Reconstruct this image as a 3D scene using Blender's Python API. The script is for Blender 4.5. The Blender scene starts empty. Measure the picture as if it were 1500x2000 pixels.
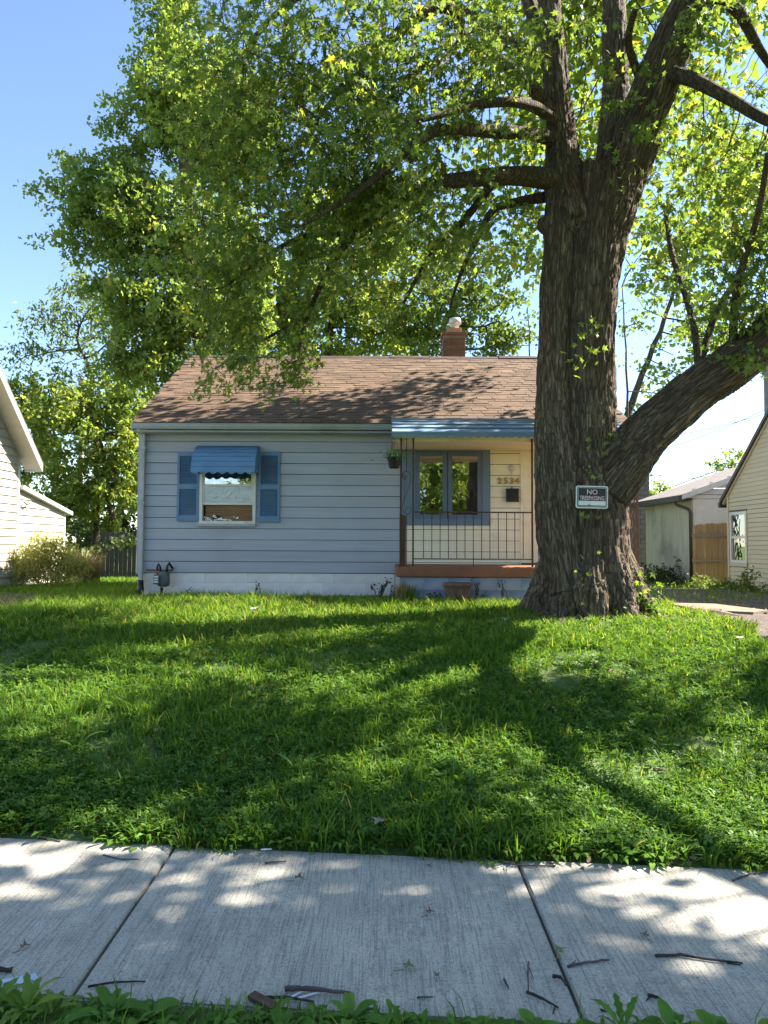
import bpy, bmesh, math, random
import numpy as np
from mathutils import Vector, Matrix, Euler, noise

random.seed(7)
rng = np.random.default_rng(7)
R = math.radians
scene = bpy.context.scene
COL = scene.collection

# ------------------------------------------------------------------ camera
F = 1400.0
TILT, ROLL = R(2.54), R(0.28)
CAMZ = 1.55
cam_d = bpy.data.cameras.new("camera")
cam_d.sensor_fit = 'HORIZONTAL'
cam_d.sensor_width = 36.0
cam_d.lens = F / 1500.0 * 36.0
cam_d.clip_start = 0.05
cam_d.clip_end = 3000
cam = bpy.data.objects.new("camera", cam_d)
CM = Matrix.Rotation(R(90) + TILT, 3, 'X') @ Matrix.Rotation(ROLL, 3, 'Z')
cam.location = (0, 0, CAMZ)
cam.rotation_euler = CM.to_euler()
COL.objects.link(cam)
scene.camera = cam

# ------------------------------------------------------------------ sky, sun, exposure
SUN_EL, SUN_AZ = R(44), R(18)          # azimuth measured from +X towards +Y
sun_vec = Vector((math.cos(SUN_EL) * math.cos(SUN_AZ), math.cos(SUN_EL) * math.sin(SUN_AZ), math.sin(SUN_EL)))
world = bpy.data.worlds.new("World")
scene.world = world
world.use_nodes = True
wn = world.node_tree
for n in list(wn.nodes):
    wn.nodes.remove(n)
sky = wn.nodes.new('ShaderNodeTexSky')
sky.sky_type = 'NISHITA'
sky.sun_disc = False
sky.sun_elevation = SUN_EL
sky.sun_rotation = R(90) - SUN_AZ
sky.air_density = 1.0
sky.dust_density = 0.25
sky.altitude = 600
sky.ozone_density = 2.2
bg = wn.nodes.new('ShaderNodeBackground')
bg.inputs['Strength'].default_value = 0.074
wo = wn.nodes.new('ShaderNodeOutputWorld')
wn.links.new(sky.outputs[0], bg.inputs[0])
wn.links.new(bg.outputs[0], wo.inputs[0])
sun_d = bpy.data.lights.new("sun", 'SUN')
sun_d.energy = 5.0
sun_d.angle = R(0.53)
sun_d.color = (1.0, 0.93, 0.82)
sun = bpy.data.objects.new("sun", sun_d)
sun.rotation_euler = sun_vec.to_track_quat('Z', 'Y').to_euler()
sun.location = (20, 5, 30)
COL.objects.link(sun)
vs = scene.view_settings
vs.view_transform = 'Standard'
vs.look = 'None'
vs.gamma = 1.0
vs.exposure = 2.25
vs.use_curve_mapping = False
scene.cycles.max_bounces = 8
scene.cycles.diffuse_bounces = 4
scene.cycles.transmission_bounces = 6
scene.cycles.transparent_max_bounces = 6

# ------------------------------------------------------------------ helpers
def ray(px, py):
    return CM @ Vector(((px - 750.0) / F, (1000.0 - py) / F, -1.0))

def P(px, py, D):
    d = ray(px, py)
    return Vector((0, 0, CAMZ)) + d * (D / d.y)

def XZ(px, py, D):
    p = P(px, py, D)
    return p.x, p.z

def text_mesh(name, cu, parent, loc, rot, scale):
    cu.resolution_u = 4
    o = bpy.data.objects.new('tmp_text', cu); COL.objects.link(o)
    me = bpy.data.meshes.new_from_object(o.evaluated_get(bpy.context.evaluated_depsgraph_get()))
    bpy.data.objects.remove(o)
    ob = bpy.data.objects.new(name, me); COL.objects.link(ob)
    ob.parent = parent; ob.location = loc; ob.rotation_euler = rot; ob.scale = scale
    return ob

def smooth(a, b, x):
    t = np.clip((np.asarray(x, float) - a) / (b - a), 0, 1)
    return t * t * (3 - 2 * t)

SW_N, SW_F = 2.44, 3.66       # near and far edge of the sidewalk at x = 0
SKEW = 0.045

def sw_z(x):
    return -0.018 * np.clip(x, -9, 9)

def gz(x, y):
    x = np.asarray(x, float); y = np.asarray(y, float)
    yy = y + SKEW * np.clip(x, -9, 9)
    p = 0.64 * smooth(3.3, 10.2, yy) ** 0.85 - 0.10 * smooth(10.2, 13, yy)
    p = p - 0.16 * smooth(15, 24, yy)
    z = p + sw_z(x) * (1 - smooth(4, 10, yy))
    z = z - 0.10 * smooth(4.6, 6.5, np.abs(x)) * smooth(5, 9, yy)
    z = z + 0.025 * np.sin(x * 1.3 + 0.7) * np.sin(y * 1.1 + x * 0.4) * smooth(4.2, 6, yy)
    z = z - 0.10 * smooth(-1.0, -2.2, yy)
    inside = smooth(SW_N - 0.03, SW_N + 0.02, yy) * (1 - smooth(SW_F - 0.02, SW_F + 0.03, yy))
    return z - 0.05 * inside

def S(px, py, h=0.0):
    """point on the sidewalk surface under a pixel"""
    d = ray(px, py)
    # z = -0.018 x
    t = -(CAMZ - h) / (d.z + 0.018 * d.x)
    return Vector((0, 0, CAMZ)) + d * t

def world_off(o):
    v = Vector((0, 0, 0))
    while o is not None:
        v = v + o.location
        o = o.parent
    return v

def tag(o, label=None, cat=None, group=None, kind=None):
    if label: o["label"] = label
    if cat: o["category"] = cat
    if group: o["group"] = group
    if kind: o["kind"] = kind
    return o

def thing(name, loc, label, cat, group=None):
    o = bpy.data.objects.new(name, None)
    o.empty_display_size = 0.1
    o.location = loc
    COL.objects.link(o)
    return tag(o, label, cat, group)

def link(name, me, mat, parent=None, loc=None):
    if mat is not None and len(me.materials) == 0:
        me.materials.append(mat)
    o = bpy.data.objects.new(name, me)
    COL.objects.link(o)
    if parent is not None:
        o.parent = parent
    if loc is not None:
        o.location = loc
    return o

class MB:
    """collects faces in world coordinates and links them as one mesh object"""
    def __init__(self):
        self.v = []; self.f = []; self.sm = False
    def add(self, vs_, fs_):
        b = len(self.v)
        self.v += [tuple(p) for p in vs_]
        self.f += [tuple(i + b for i in f) for f in fs_]
        return self
    def box(self, x0, x1, y0, y1, z0, z1):
        v = [(x0,y0,z0),(x1,y0,z0),(x1,y1,z0),(x0,y1,z0),(x0,y0,z1),(x1,y0,z1),(x1,y1,z1),(x0,y1,z1)]
        return self.add(v, [(0,3,2,1),(4,5,6,7),(0,1,5,4),(1,2,6,5),(2,3,7,6),(3,0,4,7)])
    def hexa(self, v):
        return self.add(v, [(0,3,2,1),(4,5,6,7),(0,1,5,4),(1,2,6,5),(2,3,7,6),(3,0,4,7)])
    def tube(self, pts, rad, n=8, cap=True):
        pts = [Vector(p) for p in pts]
        if not hasattr(rad, '__len__'):
            rad = [rad] * len(pts)
        b = len(self.v)
        prev = None
        for i, p in enumerate(pts):
            if i == 0: t = pts[1] - pts[0]
            elif i == len(pts) - 1: t = pts[-1] - pts[-2]
            else: t = (pts[i+1] - pts[i-1])
            t.normalize()
            if prev is None:
                a = Vector((0, 0, 1)) if abs(t.z) < 0.9 else Vector((1, 0, 0))
                u = t.cross(a).normalized()
            else:
                u = (prev - t * prev.dot(t)).normalized()
            prev = u
            w = t.cross(u)
            for k in range(n):
                a = 2 * math.pi * k / n
                self.v.append(tuple(p + (u * math.cos(a) + w * math.sin(a)) * rad[i]))
        for i in range(len(pts) - 1):
            for k in range(n):
                k2 = (k + 1) % n
                self.f.append((b + i*n + k, b + i*n + k2, b + (i+1)*n + k2, b + (i+1)*n + k))
        if cap:
            self.f.append(tuple(b + k for k in reversed(range(n))))
            self.f.append(tuple(b + (len(pts)-1)*n + k for k in range(n)))
        return self
    def lathe(self, c, prof, n=24, squash=1.0):
        """prof: list of (r, z) from c"""
        b = len(self.v)
        for r, z in prof:
            for k in range(n):
                a = 2 * math.pi * k / n
                self.v.append((c[0] + r * math.cos(a), c[1] + r * squash * math.sin(a), c[2] + z))
        for i in range(len(prof) - 1):
            for k in range(n):
                k2 = (k + 1) % n
                self.f.append((b + i*n + k, b + i*n + k2, b + (i+1)*n + k2, b + (i+1)*n + k))
        self.f.append(tuple(b + k for k in reversed(range(n))))
        self.f.append(tuple(b + (len(prof)-1)*n + k for k in range(n)))
        return self
    def build(self, name, mat, parent=None, smooth_=False, bevel=0.0, kind=None):
        off = world_off(parent)
        me = bpy.data.meshes.new(name)
        me.from_pydata([(p[0]-off.x, p[1]-off.y, p[2]-off.z) for p in self.v], [], self.f)
        if bevel > 0:
            bm = bmesh.new(); bm.from_mesh(me)
            bmesh.ops.recalc_face_normals(bm, faces=bm.faces)
            bmesh.ops.bevel(bm, geom=list(bm.edges), offset=bevel, segments=2, affect='EDGES', profile=0.5)
            bm.to_mesh(me); bm.free()
        if smooth_:
            me.polygons.foreach_set('use_smooth', [True] * len(me.polygons))
        o = link(name, me, mat, parent)
        if kind: o["kind"] = kind
        return o

def np_mesh(name, verts, tris, rnd=None, smooth_=False, vec=None):
    me = bpy.data.meshes.new(name)
    nv, nt = len(verts), len(tris)
    me.vertices.add(nv)
    me.vertices.foreach_set('co', np.ascontiguousarray(verts, dtype=np.float32).ravel())
    me.loops.add(nt * 3)
    me.loops.foreach_set('vertex_index', np.ascontiguousarray(tris, dtype=np.int32).ravel())
    me.polygons.add(nt)
    me.polygons.foreach_set('loop_start', np.arange(0, nt * 3, 3, dtype=np.int32))
    me.polygons.foreach_set('loop_total', np.full(nt, 3, dtype=np.int32))
    if smooth_:
        me.polygons.foreach_set('use_smooth', np.ones(nt, dtype=bool))
    if rnd is not None:
        a = me.attributes.new('rnd', 'FLOAT', 'POINT')
        a.data.foreach_set('value', np.ascontiguousarray(rnd, dtype=np.float32))
    if vec is not None:
        a = me.attributes.new('bark', 'FLOAT_VECTOR', 'POINT')
        a.data.foreach_set('vector', np.ascontiguousarray(vec, dtype=np.float32).ravel())
    me.update(calc_edges=True)
    return me

# ------------------------------------------------------------------ materials
class NT:
    def __init__(self, name):
        self.m = bpy.data.materials.new(name)
        self.m.use_nodes = True
        self.t = self.m.node_tree
        for n in list(self.t.nodes):
            self.t.nodes.remove(n)
        self.out = self.n('OutputMaterial')
    def n(self, typ, **kw):
        nd = self.t.nodes.new('ShaderNode' + typ)
        for k, v in kw.items():
            setattr(nd, k, v)
        return nd
    def l(self, a, b):
        self.t.links.new(a, b)
    def ramp(self, fac, stops):
        r = self.n('ValToRGB')
        cr = r.color_ramp
        while len(cr.elements) < len(stops):
            cr.elements.new(0.5)
        for e, (p, c) in zip(cr.elements, stops):
            e.position = p
            e.color = (*c, 1) if len(c) == 3 else c
        self.l(fac, r.inputs[0])
        return r.outputs[0]
    def math(self, op, a, b=None, clamp=False):
        m = self.n('Math', operation=op)
        m.use_clamp = clamp
        for i, v in enumerate((a, b)):
            if v is None: continue
            if isinstance(v, (int, float)): m.inputs[i].default_value = v
            else: self.l(v, m.inputs[i])
        return m.outputs[0]
    def mix(self, fac, a, b, mode='MIX'):
        m = self.n('Mix', data_type='RGBA', blend_type=mode)
        for sock, v in ((m.inputs[0], fac), (m.inputs[6], a), (m.inputs[7], b)):
            if isinstance(v, (int, float)): sock.default_value = v
            elif isinstance(v, tuple): sock.default_value = (*v, 1)
            else: self.l(v, sock)
        return m.outputs[2]
    def noise(self, vec, scale, detail=4, rough=0.55, out=0):
        x = self.n('TexNoise')
        x.inputs['Scale'].default_value = scale
        x.inputs['Detail'].default_value = detail
        x.inputs['Roughness'].default_value = rough
        if vec is not None: self.l(vec, x.inputs['Vector'])
        return x.outputs[out]
    def coord(self, scale=(1, 1, 1), out='Object', rot=(0, 0, 0)):
        tc = self.n('TexCoord')
        mp = self.n('Mapping')
        mp.inputs['Scale'].default_value = scale
        mp.inputs['Rotation'].default_value = rot
        self.l(tc.outputs[out], mp.inputs[0])
        return mp.outputs[0]

def surf(name, c1, c2=None, scale=3.0, rough=0.7, bump=0.0, bscale=40.0, stretch=(1, 1, 1), dirt=None, dscale=1.2,
         dlo=0.5, dhi=0.75, vary=0.0, metal=0.0, spec=0.4, detail=5):
    t = NT(name)
    co = t.coord(stretch)
    c2 = c2 or c1
    fac = t.noise(co, scale, detail)
    col = t.ramp(fac, [(0.35, c1), (0.65, c2)])
    if dirt is not None:
        d = t.noise(t.coord(), dscale, 6, 0.65)
        dm = t.ramp(d, [(dlo, (0, 0, 0)), (dhi, (1, 1, 1))])
        col = t.mix(dm, col, dirt)
    if vary > 0:
        oi = t.n('ObjectInfo')
        at = t.n('Attribute', attribute_name='rnd')
        s = t.math('FRACT', t.math('ADD', oi.outputs['Random'], at.outputs['Fac']))
        v = t.math('ADD', t.math('MULTIPLY', s, 2 * vary), 1 - vary)
        hs = t.n('HueSaturation')
        t.l(v, hs.inputs['Value']); t.l(col, hs.inputs['Color'])
        col = hs.outputs[0]
    b = t.n('BsdfPrincipled')
    t.l(col, b.inputs['Base Color'])
    b.inputs['Roughness'].default_value = rough
    b.inputs['Metallic'].default_value = metal
    b.inputs['Specular IOR Level'].default_value = spec
    if bump > 0:
        bn = t.n('Bump')
        bn.inputs['Strength'].default_value = bump
        bn.inputs['Distance'].default_value = 0.01
        t.l(t.noise(co, bscale, 6, 0.6), bn.inputs['Height'])
        t.l(bn.outputs[0], b.inputs['Normal'])
    t.l(b.outputs[0], t.out.inputs[0])
    return t.m

def leafy(name, stops, trans=0.35, rough=0.55, spec=0.3, tcol=(1.25, 1.2, 0.5)):
    t = NT(name)
    oi = t.n('ObjectInfo')
    at = t.n('Attribute', attribute_name='rnd')
    s = t.math('FRACT', t.math('ADD', t.math('MULTIPLY', oi.outputs['Random'], 0.999), at.outputs['Fac']))
    col = t.ramp(s, stops)
    b = t.n('BsdfPrincipled')
    t.l(col, b.inputs['Base Color'])
    b.inputs['Roughness'].default_value = rough
    b.inputs['Specular IOR Level'].default_value = spec
    tr = t.n('BsdfTranslucent')
    t.l(t.mix(1.0, col, tcol, 'MULTIPLY'), tr.inputs['Color'])
    mx = t.n('MixShader')
    mx.inputs[0].default_value = trans
    t.l(b.outputs[0], mx.inputs[1]); t.l(tr.outputs[0], mx.inputs[2])
    t.l(mx.outputs[0], t.out.inputs[0])
    return t.m

M = {}
M['siding_blue'] = surf('siding_blue', (0.345, 0.36, 0.405), (0.39, 0.403, 0.447), 2.0, 0.6, 0.15, 60, (0.25, 1, 6), dirt=(0.35, 0.342, 0.365), dscale=0.9, vary=0.05)
M['siding_cream'] = surf('siding_cream', (0.80, 0.69, 0.49), (0.85, 0.76, 0.58), 2.5, 0.6, 0.12, 60, (0.3, 1, 4), dirt=(0.55, 0.50, 0.42), dscale=1.6, dlo=0.56, dhi=0.8, vary=0.03)
M['trim_blue'] = surf('trim_blue', (0.125, 0.17, 0.235), (0.15, 0.20, 0.27), 3, 0.5, 0.08, 50, vary=0.03)
M['trim_slate'] = surf('trim_slate', (0.10, 0.135, 0.19), (0.125, 0.16, 0.22), 3, 0.45, 0.05, 50)
M['shutter'] = surf('shutter_blue', (0.10, 0.20, 0.33), (0.125, 0.23, 0.37), 4, 0.6, 0.1, 60, dirt=(0.16, 0.22, 0.29), dscale=4, vary=0.04)
M['awning'] = surf('awning_blue', (0.10, 0.21, 0.36), (0.13, 0.245, 0.40), 5, 0.6, 0.05, 40, (0.4, 1, 1), dirt=(0.12, 0.17, 0.22), dscale=2.2, dlo=0.55, dhi=0.85, vary=0.04)
M['porch_awning'] = surf('porch_awning_blue', (0.115, 0.19, 0.265), (0.145, 0.22, 0.295), 4, 0.65, 0.05, 40, (0.4, 1, 1), dirt=(0.2, 0.25, 0.28), dscale=1.5, vary=0.04)
M['gutter'] = surf('gutter_grey', (0.33, 0.36, 0.375), (0.38, 0.405, 0.42), 4, 0.45, 0.05, 40, (0.3, 1, 1), dirt=(0.2, 0.21, 0.2), dscale=1.4)
M['foundation'] = surf('painted_block', (0.76, 0.71, 0.68), (0.84, 0.79, 0.75), 4, 0.85, 0.5, 45, dirt=(0.40, 0.39, 0.42), dscale=1.1, dlo=0.50, dhi=0.78, vary=0.05)
M['foundation_blue'] = surf('painted_block_blue', (0.13, 0.205, 0.31), (0.18, 0.255, 0.35), 3, 0.8, 0.4, 45, dirt=(0.38, 0.37, 0.38), dscale=0.55, dlo=0.45, dhi=0.58, vary=0.05)
M['porch_slab'] = surf('brown_painted_concrete', (0.20, 0.075, 0.036), (0.25, 0.10, 0.05), 3, 0.6, 0.25, 50, dirt=(0.24, 0.13, 0.085), dscale=2, dlo=0.55, dhi=0.8)
M['iron'] = surf('rust_brown_iron', (0.05, 0.025, 0.018), (0.085, 0.038, 0.024), 12, 0.6, 0.2, 80)
M['iron_red'] = surf('red_brown_iron', (0.14, 0.045, 0.025), (0.19, 0.07, 0.035), 12, 0.55, 0.2, 80)
M['brown_board'] = surf('brown_board', (0.10, 0.04, 0.022), (0.14, 0.06, 0.03), 5, 0.6, 0.2, 50, (3, 3, 0.5))
M['white_vinyl'] = surf('white_vinyl', (0.62, 0.60, 0.55), (0.7, 0.68, 0.63), 5, 0.45, 0.05, 50, dirt=(0.4, 0.37, 0.32), dscale=3, dlo=0.55, dhi=0.8)
M['plywood'] = surf('plywood', (0.17, 0.085, 0.035), (0.24, 0.13, 0.055), 3, 0.7, 0.2, 40, (1, 1, 8))
M['foam'] = surf('white_foam', (0.75, 0.74, 0.72), (0.82, 0.81, 0.8), 8, 0.8, 0.3, 60)
M['blind'] = surf('cream_blind', (0.68, 0.64, 0.34), (0.76, 0.70, 0.42), 3, 0.6)
M['dark'] = surf('dark_interior', (0.02, 0.02, 0.022), None, 3, 0.8)
M['black_metal'] = surf('black_metal', (0.012, 0.012, 0.013), (0.02, 0.02, 0.02), 6, 0.4, 0.05, 60)
M['black_plastic'] = surf('black_plastic', (0.015, 0.014, 0.016), (0.022, 0.02, 0.022), 6, 0.5)
M['meter_grey'] = surf('meter_grey', (0.07, 0.085, 0.09), (0.1, 0.115, 0.12), 8, 0.5, 0.1, 60)
M['meter_label'] = surf('meter_label', (0.6, 0.6, 0.58), None, 5, 0.5)
M['pipe_brown'] = surf('rusty_pipe', (0.12, 0.08, 0.06), (0.2, 0.14, 0.1), 9, 0.6, 0.2, 70)
M['brass'] = surf('gold_numeral', (0.42, 0.27, 0.06), (0.5, 0.33, 0.08), 9, 0.35, metal=0.6)
M['shingle'] = surf('asphalt_shingle', (0.082, 0.047, 0.026), (0.14, 0.085, 0.048), 5, 0.9, 0.6, 120, (0.6, 1, 1), vary=0.22)
M['ridge'] = surf('dark_ridge_shingle', (0.035, 0.024, 0.02), (0.06, 0.04, 0.032), 6, 0.9, 0.4, 80, vary=0.2)
M['brick'] = surf('chimney_brick', (0.16, 0.07, 0.045), (0.22, 0.105, 0.07), 9, 0.85, 0.4, 60, vary=0.2)
M['mortar'] = surf('mortar', (0.22, 0.18, 0.15), (0.28, 0.24, 0.2), 12, 0.9, 0.3, 60)
M['clay'] = surf('clay_flue', (0.36, 0.19, 0.12), (0.42, 0.24, 0.16), 8, 0.8, 0.2, 50)
M['galv'] = surf('galvanised', (0.55, 0.53, 0.5), (0.65, 0.63, 0.6), 6, 0.4, 0.05, 40, metal=0.3)
M['white_siding'] = surf('cream_white_siding', (0.38, 0.35, 0.275), (0.43, 0.40, 0.32), 3, 0.5, 0.08, 50, (1, 0.3, 4), vary=0.03, dirt=(0.55, 0.52, 0.45), dscale=1.2, dlo=0.6, dhi=0.85)
M['tan_siding'] = surf('tan_siding', (0.42, 0.36, 0.235), (0.46, 0.40, 0.27), 3, 0.5, 0.08, 50, (1, 0.3, 4), vary=0.03)
M['stucco'] = surf('stained_stucco', (0.40, 0.355, 0.265), (0.48, 0.43, 0.33), 2.5, 0.9, 0.3, 50, (3, 3, 0.35), dirt=(0.12, 0.125, 0.10), dscale=0.7, dlo=0.5, dhi=0.8)
M['stucco_white'] = surf('white_stucco', (0.58, 0.54, 0.47), (0.63, 0.59, 0.52), 6, 0.9, 0.3, 50)
M['white_trim'] = surf('white_trim', (0.52, 0.51, 0.48), (0.58, 0.57, 0.54), 4, 0.5, vary=0.02)
M['dark_trim'] = surf('dark_brown_trim', (0.045, 0.036, 0.032), (0.065, 0.05, 0.045), 6, 0.5, 0.1, 50)
M['roof_grey'] = surf('weathered_shingle', (0.13, 0.11, 0.10), (0.19, 0.165, 0.15), 6, 0.9, 0.4, 60, vary=0.15)
M['picket'] = surf('cedar_picket', (0.36, 0.225, 0.10), (0.48, 0.31, 0.145), 3, 0.75, 0.3, 40, (8, 8, 0.6), vary=0.14)
M['rail_wood'] = surf('grey_wood_rail', (0.26, 0.2, 0.13), (0.33, 0.26, 0.18), 3, 0.8, 0.3, 40, (0.6, 8, 8))
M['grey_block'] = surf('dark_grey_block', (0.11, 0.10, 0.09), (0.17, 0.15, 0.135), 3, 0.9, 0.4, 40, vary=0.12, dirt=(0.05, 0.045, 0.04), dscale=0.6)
M['pole_wood'] = surf('utility_pole_wood', (0.20, 0.17, 0.14), (0.28, 0.24, 0.2), 4, 0.85, 0.3, 40, (6, 6, 0.4))
M['wire'] = surf('wire_black', (0.02, 0.02, 0.022), None, 4, 0.5)
M['wood_block'] = surf('weathered_wood_block', (0.075, 0.045, 0.025), (0.12, 0.075, 0.045), 6, 0.85, 0.4, 60, (1, 6, 1))
M['stick'] = surf('dead_stick', (0.075, 0.055, 0.05), (0.13, 0.1, 0.09), 18, 0.85, 0.4, 120)
M['stick_dark'] = surf('dark_stick', (0.025, 0.02, 0.018), (0.05, 0.04, 0.036), 18, 0.85, 0.4, 120)
M['plastic_white'] = surf('white_plastic', (0.72, 0.74, 0.76), None, 4, 0.4)
M['plastic_blue'] = surf('pale_blue_plastic', (0.42, 0.52, 0.62), (0.5, 0.58, 0.68), 4, 0.4)
M['sign_white'] = surf('sign_white', (0.66, 0.67, 0.65), (0.72, 0.72, 0.7), 9, 0.4, dirt=(0.5, 0.5, 0.46), dscale=9)
M['sign_black'] = surf('sign_black', (0.02, 0.018, 0.02), (0.03, 0.027, 0.03), 9, 0.45)
M['sign_pink'] = surf('faded_sign_letter', (0.66, 0.42, 0.42), (0.74, 0.66, 0.62), 7, 0.5)
M['pot_clay'] = surf('weathered_clay_pot', (0.11, 0.062, 0.042), (0.19, 0.115, 0.08), 7, 0.8, 0.2, 50, dirt=(0.26, 0.2, 0.15), dscale=5)
M['soil'] = surf('dark_soil', (0.022, 0.016, 0.011), (0.04, 0.028, 0.018), 18, 0.95, 0.5, 60)
M['mulch'] = surf('red_mulch', (0.28, 0.07, 0.05), (0.42, 0.16, 0.12), 8, 0.8, vary=0.4)
M['rubble'] = surf('broken_concrete', (0.15, 0.105, 0.072), (0.20, 0.148, 0.105), 7, 0.9, 0.5, 40, dirt=(0.2, 0.14, 0.1), dscale=3)
M['road'] = surf('asphalt', (0.17, 0.165, 0.155), (0.21, 0.205, 0.195), 8, 0.9, 0.4, 80)

def soil_mat():
    t = NT('lawn_soil')
    co = t.coord()
    a = t.ramp(t.noise(co, 3.0, 6), [(0.35, (0.07, 0.105, 0.025)), (0.55, (0.095, 0.15, 0.035)), (0.75, (0.10, 0.085, 0.04))])
    b = t.n('BsdfPrincipled'); b.inputs['Roughness'].default_value = 0.95
    t.l(a, b.inputs['Base Color'])
    bn = t.n('Bump'); bn.inputs['Strength'].default_value = 0.8; bn.inputs['Distance'].default_value = 0.03
    t.l(t.noise(co, 25, 6), bn.inputs['Height']); t.l(bn.outputs[0], b.inputs['Normal'])
    t.l(b.outputs[0], t.out.inputs[0])
    return t.m
M['lawn'] = soil_mat()

def dirt_mat():
    t = NT('driveway_dirt')
    co = t.coord()
    a = t.ramp(t.noise(co, 2.2, 8, 0.7), [(0.3, (0.038, 0.028, 0.02)), (0.55, (0.075, 0.055, 0.039)), (0.75, (0.115, 0.086, 0.063))])
    sp = t.ramp(t.noise(co, 45, 3), [(0.58, (0, 0, 0)), (0.66, (1, 1, 1))])
    a = t.mix(sp, a, (0.30, 0.25, 0.2))
    sp2 = t.ramp(t.noise(co, 30, 3), [(0.6, (0, 0, 0)), (0.66, (1, 1, 1))])
    a = t.mix(sp2, a, (0.06, 0.035, 0.02))
    b = t.n('BsdfPrincipled'); b.inputs['Roughness'].default_value = 0.95
    t.l(a, b.inputs['Base Color'])
    bn = t.n('Bump'); bn.inputs['Strength'].default_value = 0.8; bn.inputs['Distance'].default_value = 0.03
    t.l(t.noise(co, 30, 6), bn.inputs['Height']); t.l(bn.outputs[0], b.inputs['Normal'])
    t.l(b.outputs[0], t.out.inputs[0])
    return t.m
M['dirt'] = dirt_mat()

def concrete_mat(half):
    t = NT('broomed_concrete')
    tc = t.n('TexCoord')
    sx = t.n('SeparateXYZ'); t.l(tc.outputs['Object'], sx.inputs[0])
    edge = t.math('SUBTRACT', half, t.math('ABSOLUTE', sx.outputs[0]))        # distance to the joint
    margin = t.ramp(edge, [(0.06, (1, 1, 1)), (0.066, (0, 0, 0))])
    mp = t.n('Mapping'); mp.inputs['Scale'].default_value = (1, 0.035, 1); t.l(tc.outputs['Object'], mp.inputs[0])
    broom = t.noise(mp.outputs[0], 170, 2, 0.5)
    mp2 = t.n('Mapping'); mp2.inputs['Scale'].default_value = (1, 0.05, 1); t.l(tc.outputs['Object'], mp2.inputs[0])
    broad = t.noise(mp2.outputs[0], 28, 4, 0.6)
    cloud = t.noise(tc.outputs['Object'], 2.6, 6, 0.6)
    col = t.ramp(cloud, [(0.3, (0.37, 0.34, 0.28)), (0.5, (0.46, 0.425, 0.355)), (0.72, (0.53, 0.49, 0.41))])
    lines = t.ramp(broom, [(0.36, (0.70, 0.71, 0.73)), (0.52, (1.02, 1.02, 1.02))])
    lines2 = t.ramp(broad, [(0.3, (0.91, 0.91, 0.92)), (0.6, (1.03, 1.03, 1.02))])
    col_b = t.mix(1.0, t.mix(1.0, col, lines, 'MULTIPLY'), lines2, 'MULTIPLY')
    col = t.mix(margin, col_b, t.mix(1.0, col, (0.93, 0.94, 0.95), 'MULTIPLY'))
    pits = t.ramp(t.noise(tc.outputs['Object'], 60, 3, 0.6), [(0.655, (1, 1, 1)), (0.70, (0.45, 0.46, 0.48))])
    col = t.mix(1.0, col, pits, 'MULTIPLY')
    grit = t.ramp(t.noise(tc.outputs['Object'], 190, 2, 0.6), [(0.3, (0.74, 0.75, 0.77)), (0.7, (1.14, 1.13, 1.12))])
    col = t.mix(1.0, col, grit, 'MULTIPLY')
    agg = t.ramp(t.noise(tc.outputs['Object'], 85, 3, 0.7), [(0.52, (1, 1, 1)), (0.66, (0.62, 0.64, 0.66))])
    col = t.mix(1.0, col, agg, 'MULTIPLY')
    mp3 = t.n('Mapping'); mp3.inputs['Scale'].default_value = (0.12, 1, 1); t.l(tc.outputs['Object'], mp3.inputs[0])
    trow = t.ramp(t.noise(mp3.outputs[0], 60, 3, 0.6), [(0.35, (0.96, 0.96, 0.96)), (0.6, (1.01, 1.01, 1.01))])
    col = t.mix(1.0, col, trow, 'MULTIPLY')
    stain = t.ramp(t.noise(tc.outputs['Object'], 5.5, 6, 0.7), [(0.55, (1, 1, 1)), (0.72, (0.76, 0.75, 0.72))])
    col = t.mix(1.0, col, stain, 'MULTIPLY')
    rust = t.ramp(t.noise(tc.outputs['Object'], 3.1, 5, 0.65), [(0.62, (0, 0, 0)), (0.75, (0.45, 0.45, 0.45))])
    col = t.mix(rust, col, (0.34, 0.26, 0.20))
    groove = t.math('SUBTRACT', 1.0, t.math('MULTIPLY', t.math('ABSOLUTE', t.math('SUBTRACT', edge, 0.063)), 350.0), clamp=True)
    col = t.mix(t.math('MULTIPLY', groove, 0.55), col, (0.12, 0.12, 0.12))
    b = t.n('BsdfPrincipled'); b.inputs['Roughness'].default_value = 0.85; b.inputs['Specular IOR Level'].default_value = 0.3
    t.l(col, b.inputs['Base Color'])
    bn = t.n('Bump'); bn.inputs['Strength'].default_value = 0.5; bn.inputs['Distance'].default_value = 0.004
    t.l(t.math('SUBTRACT', broom, t.math('MULTIPLY', groove, 0.8)), bn.inputs['Height']); t.l(bn.outputs[0], b.inputs['Normal'])
    t.l(b.outputs[0], t.out.inputs[0])
    return t.m

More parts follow.
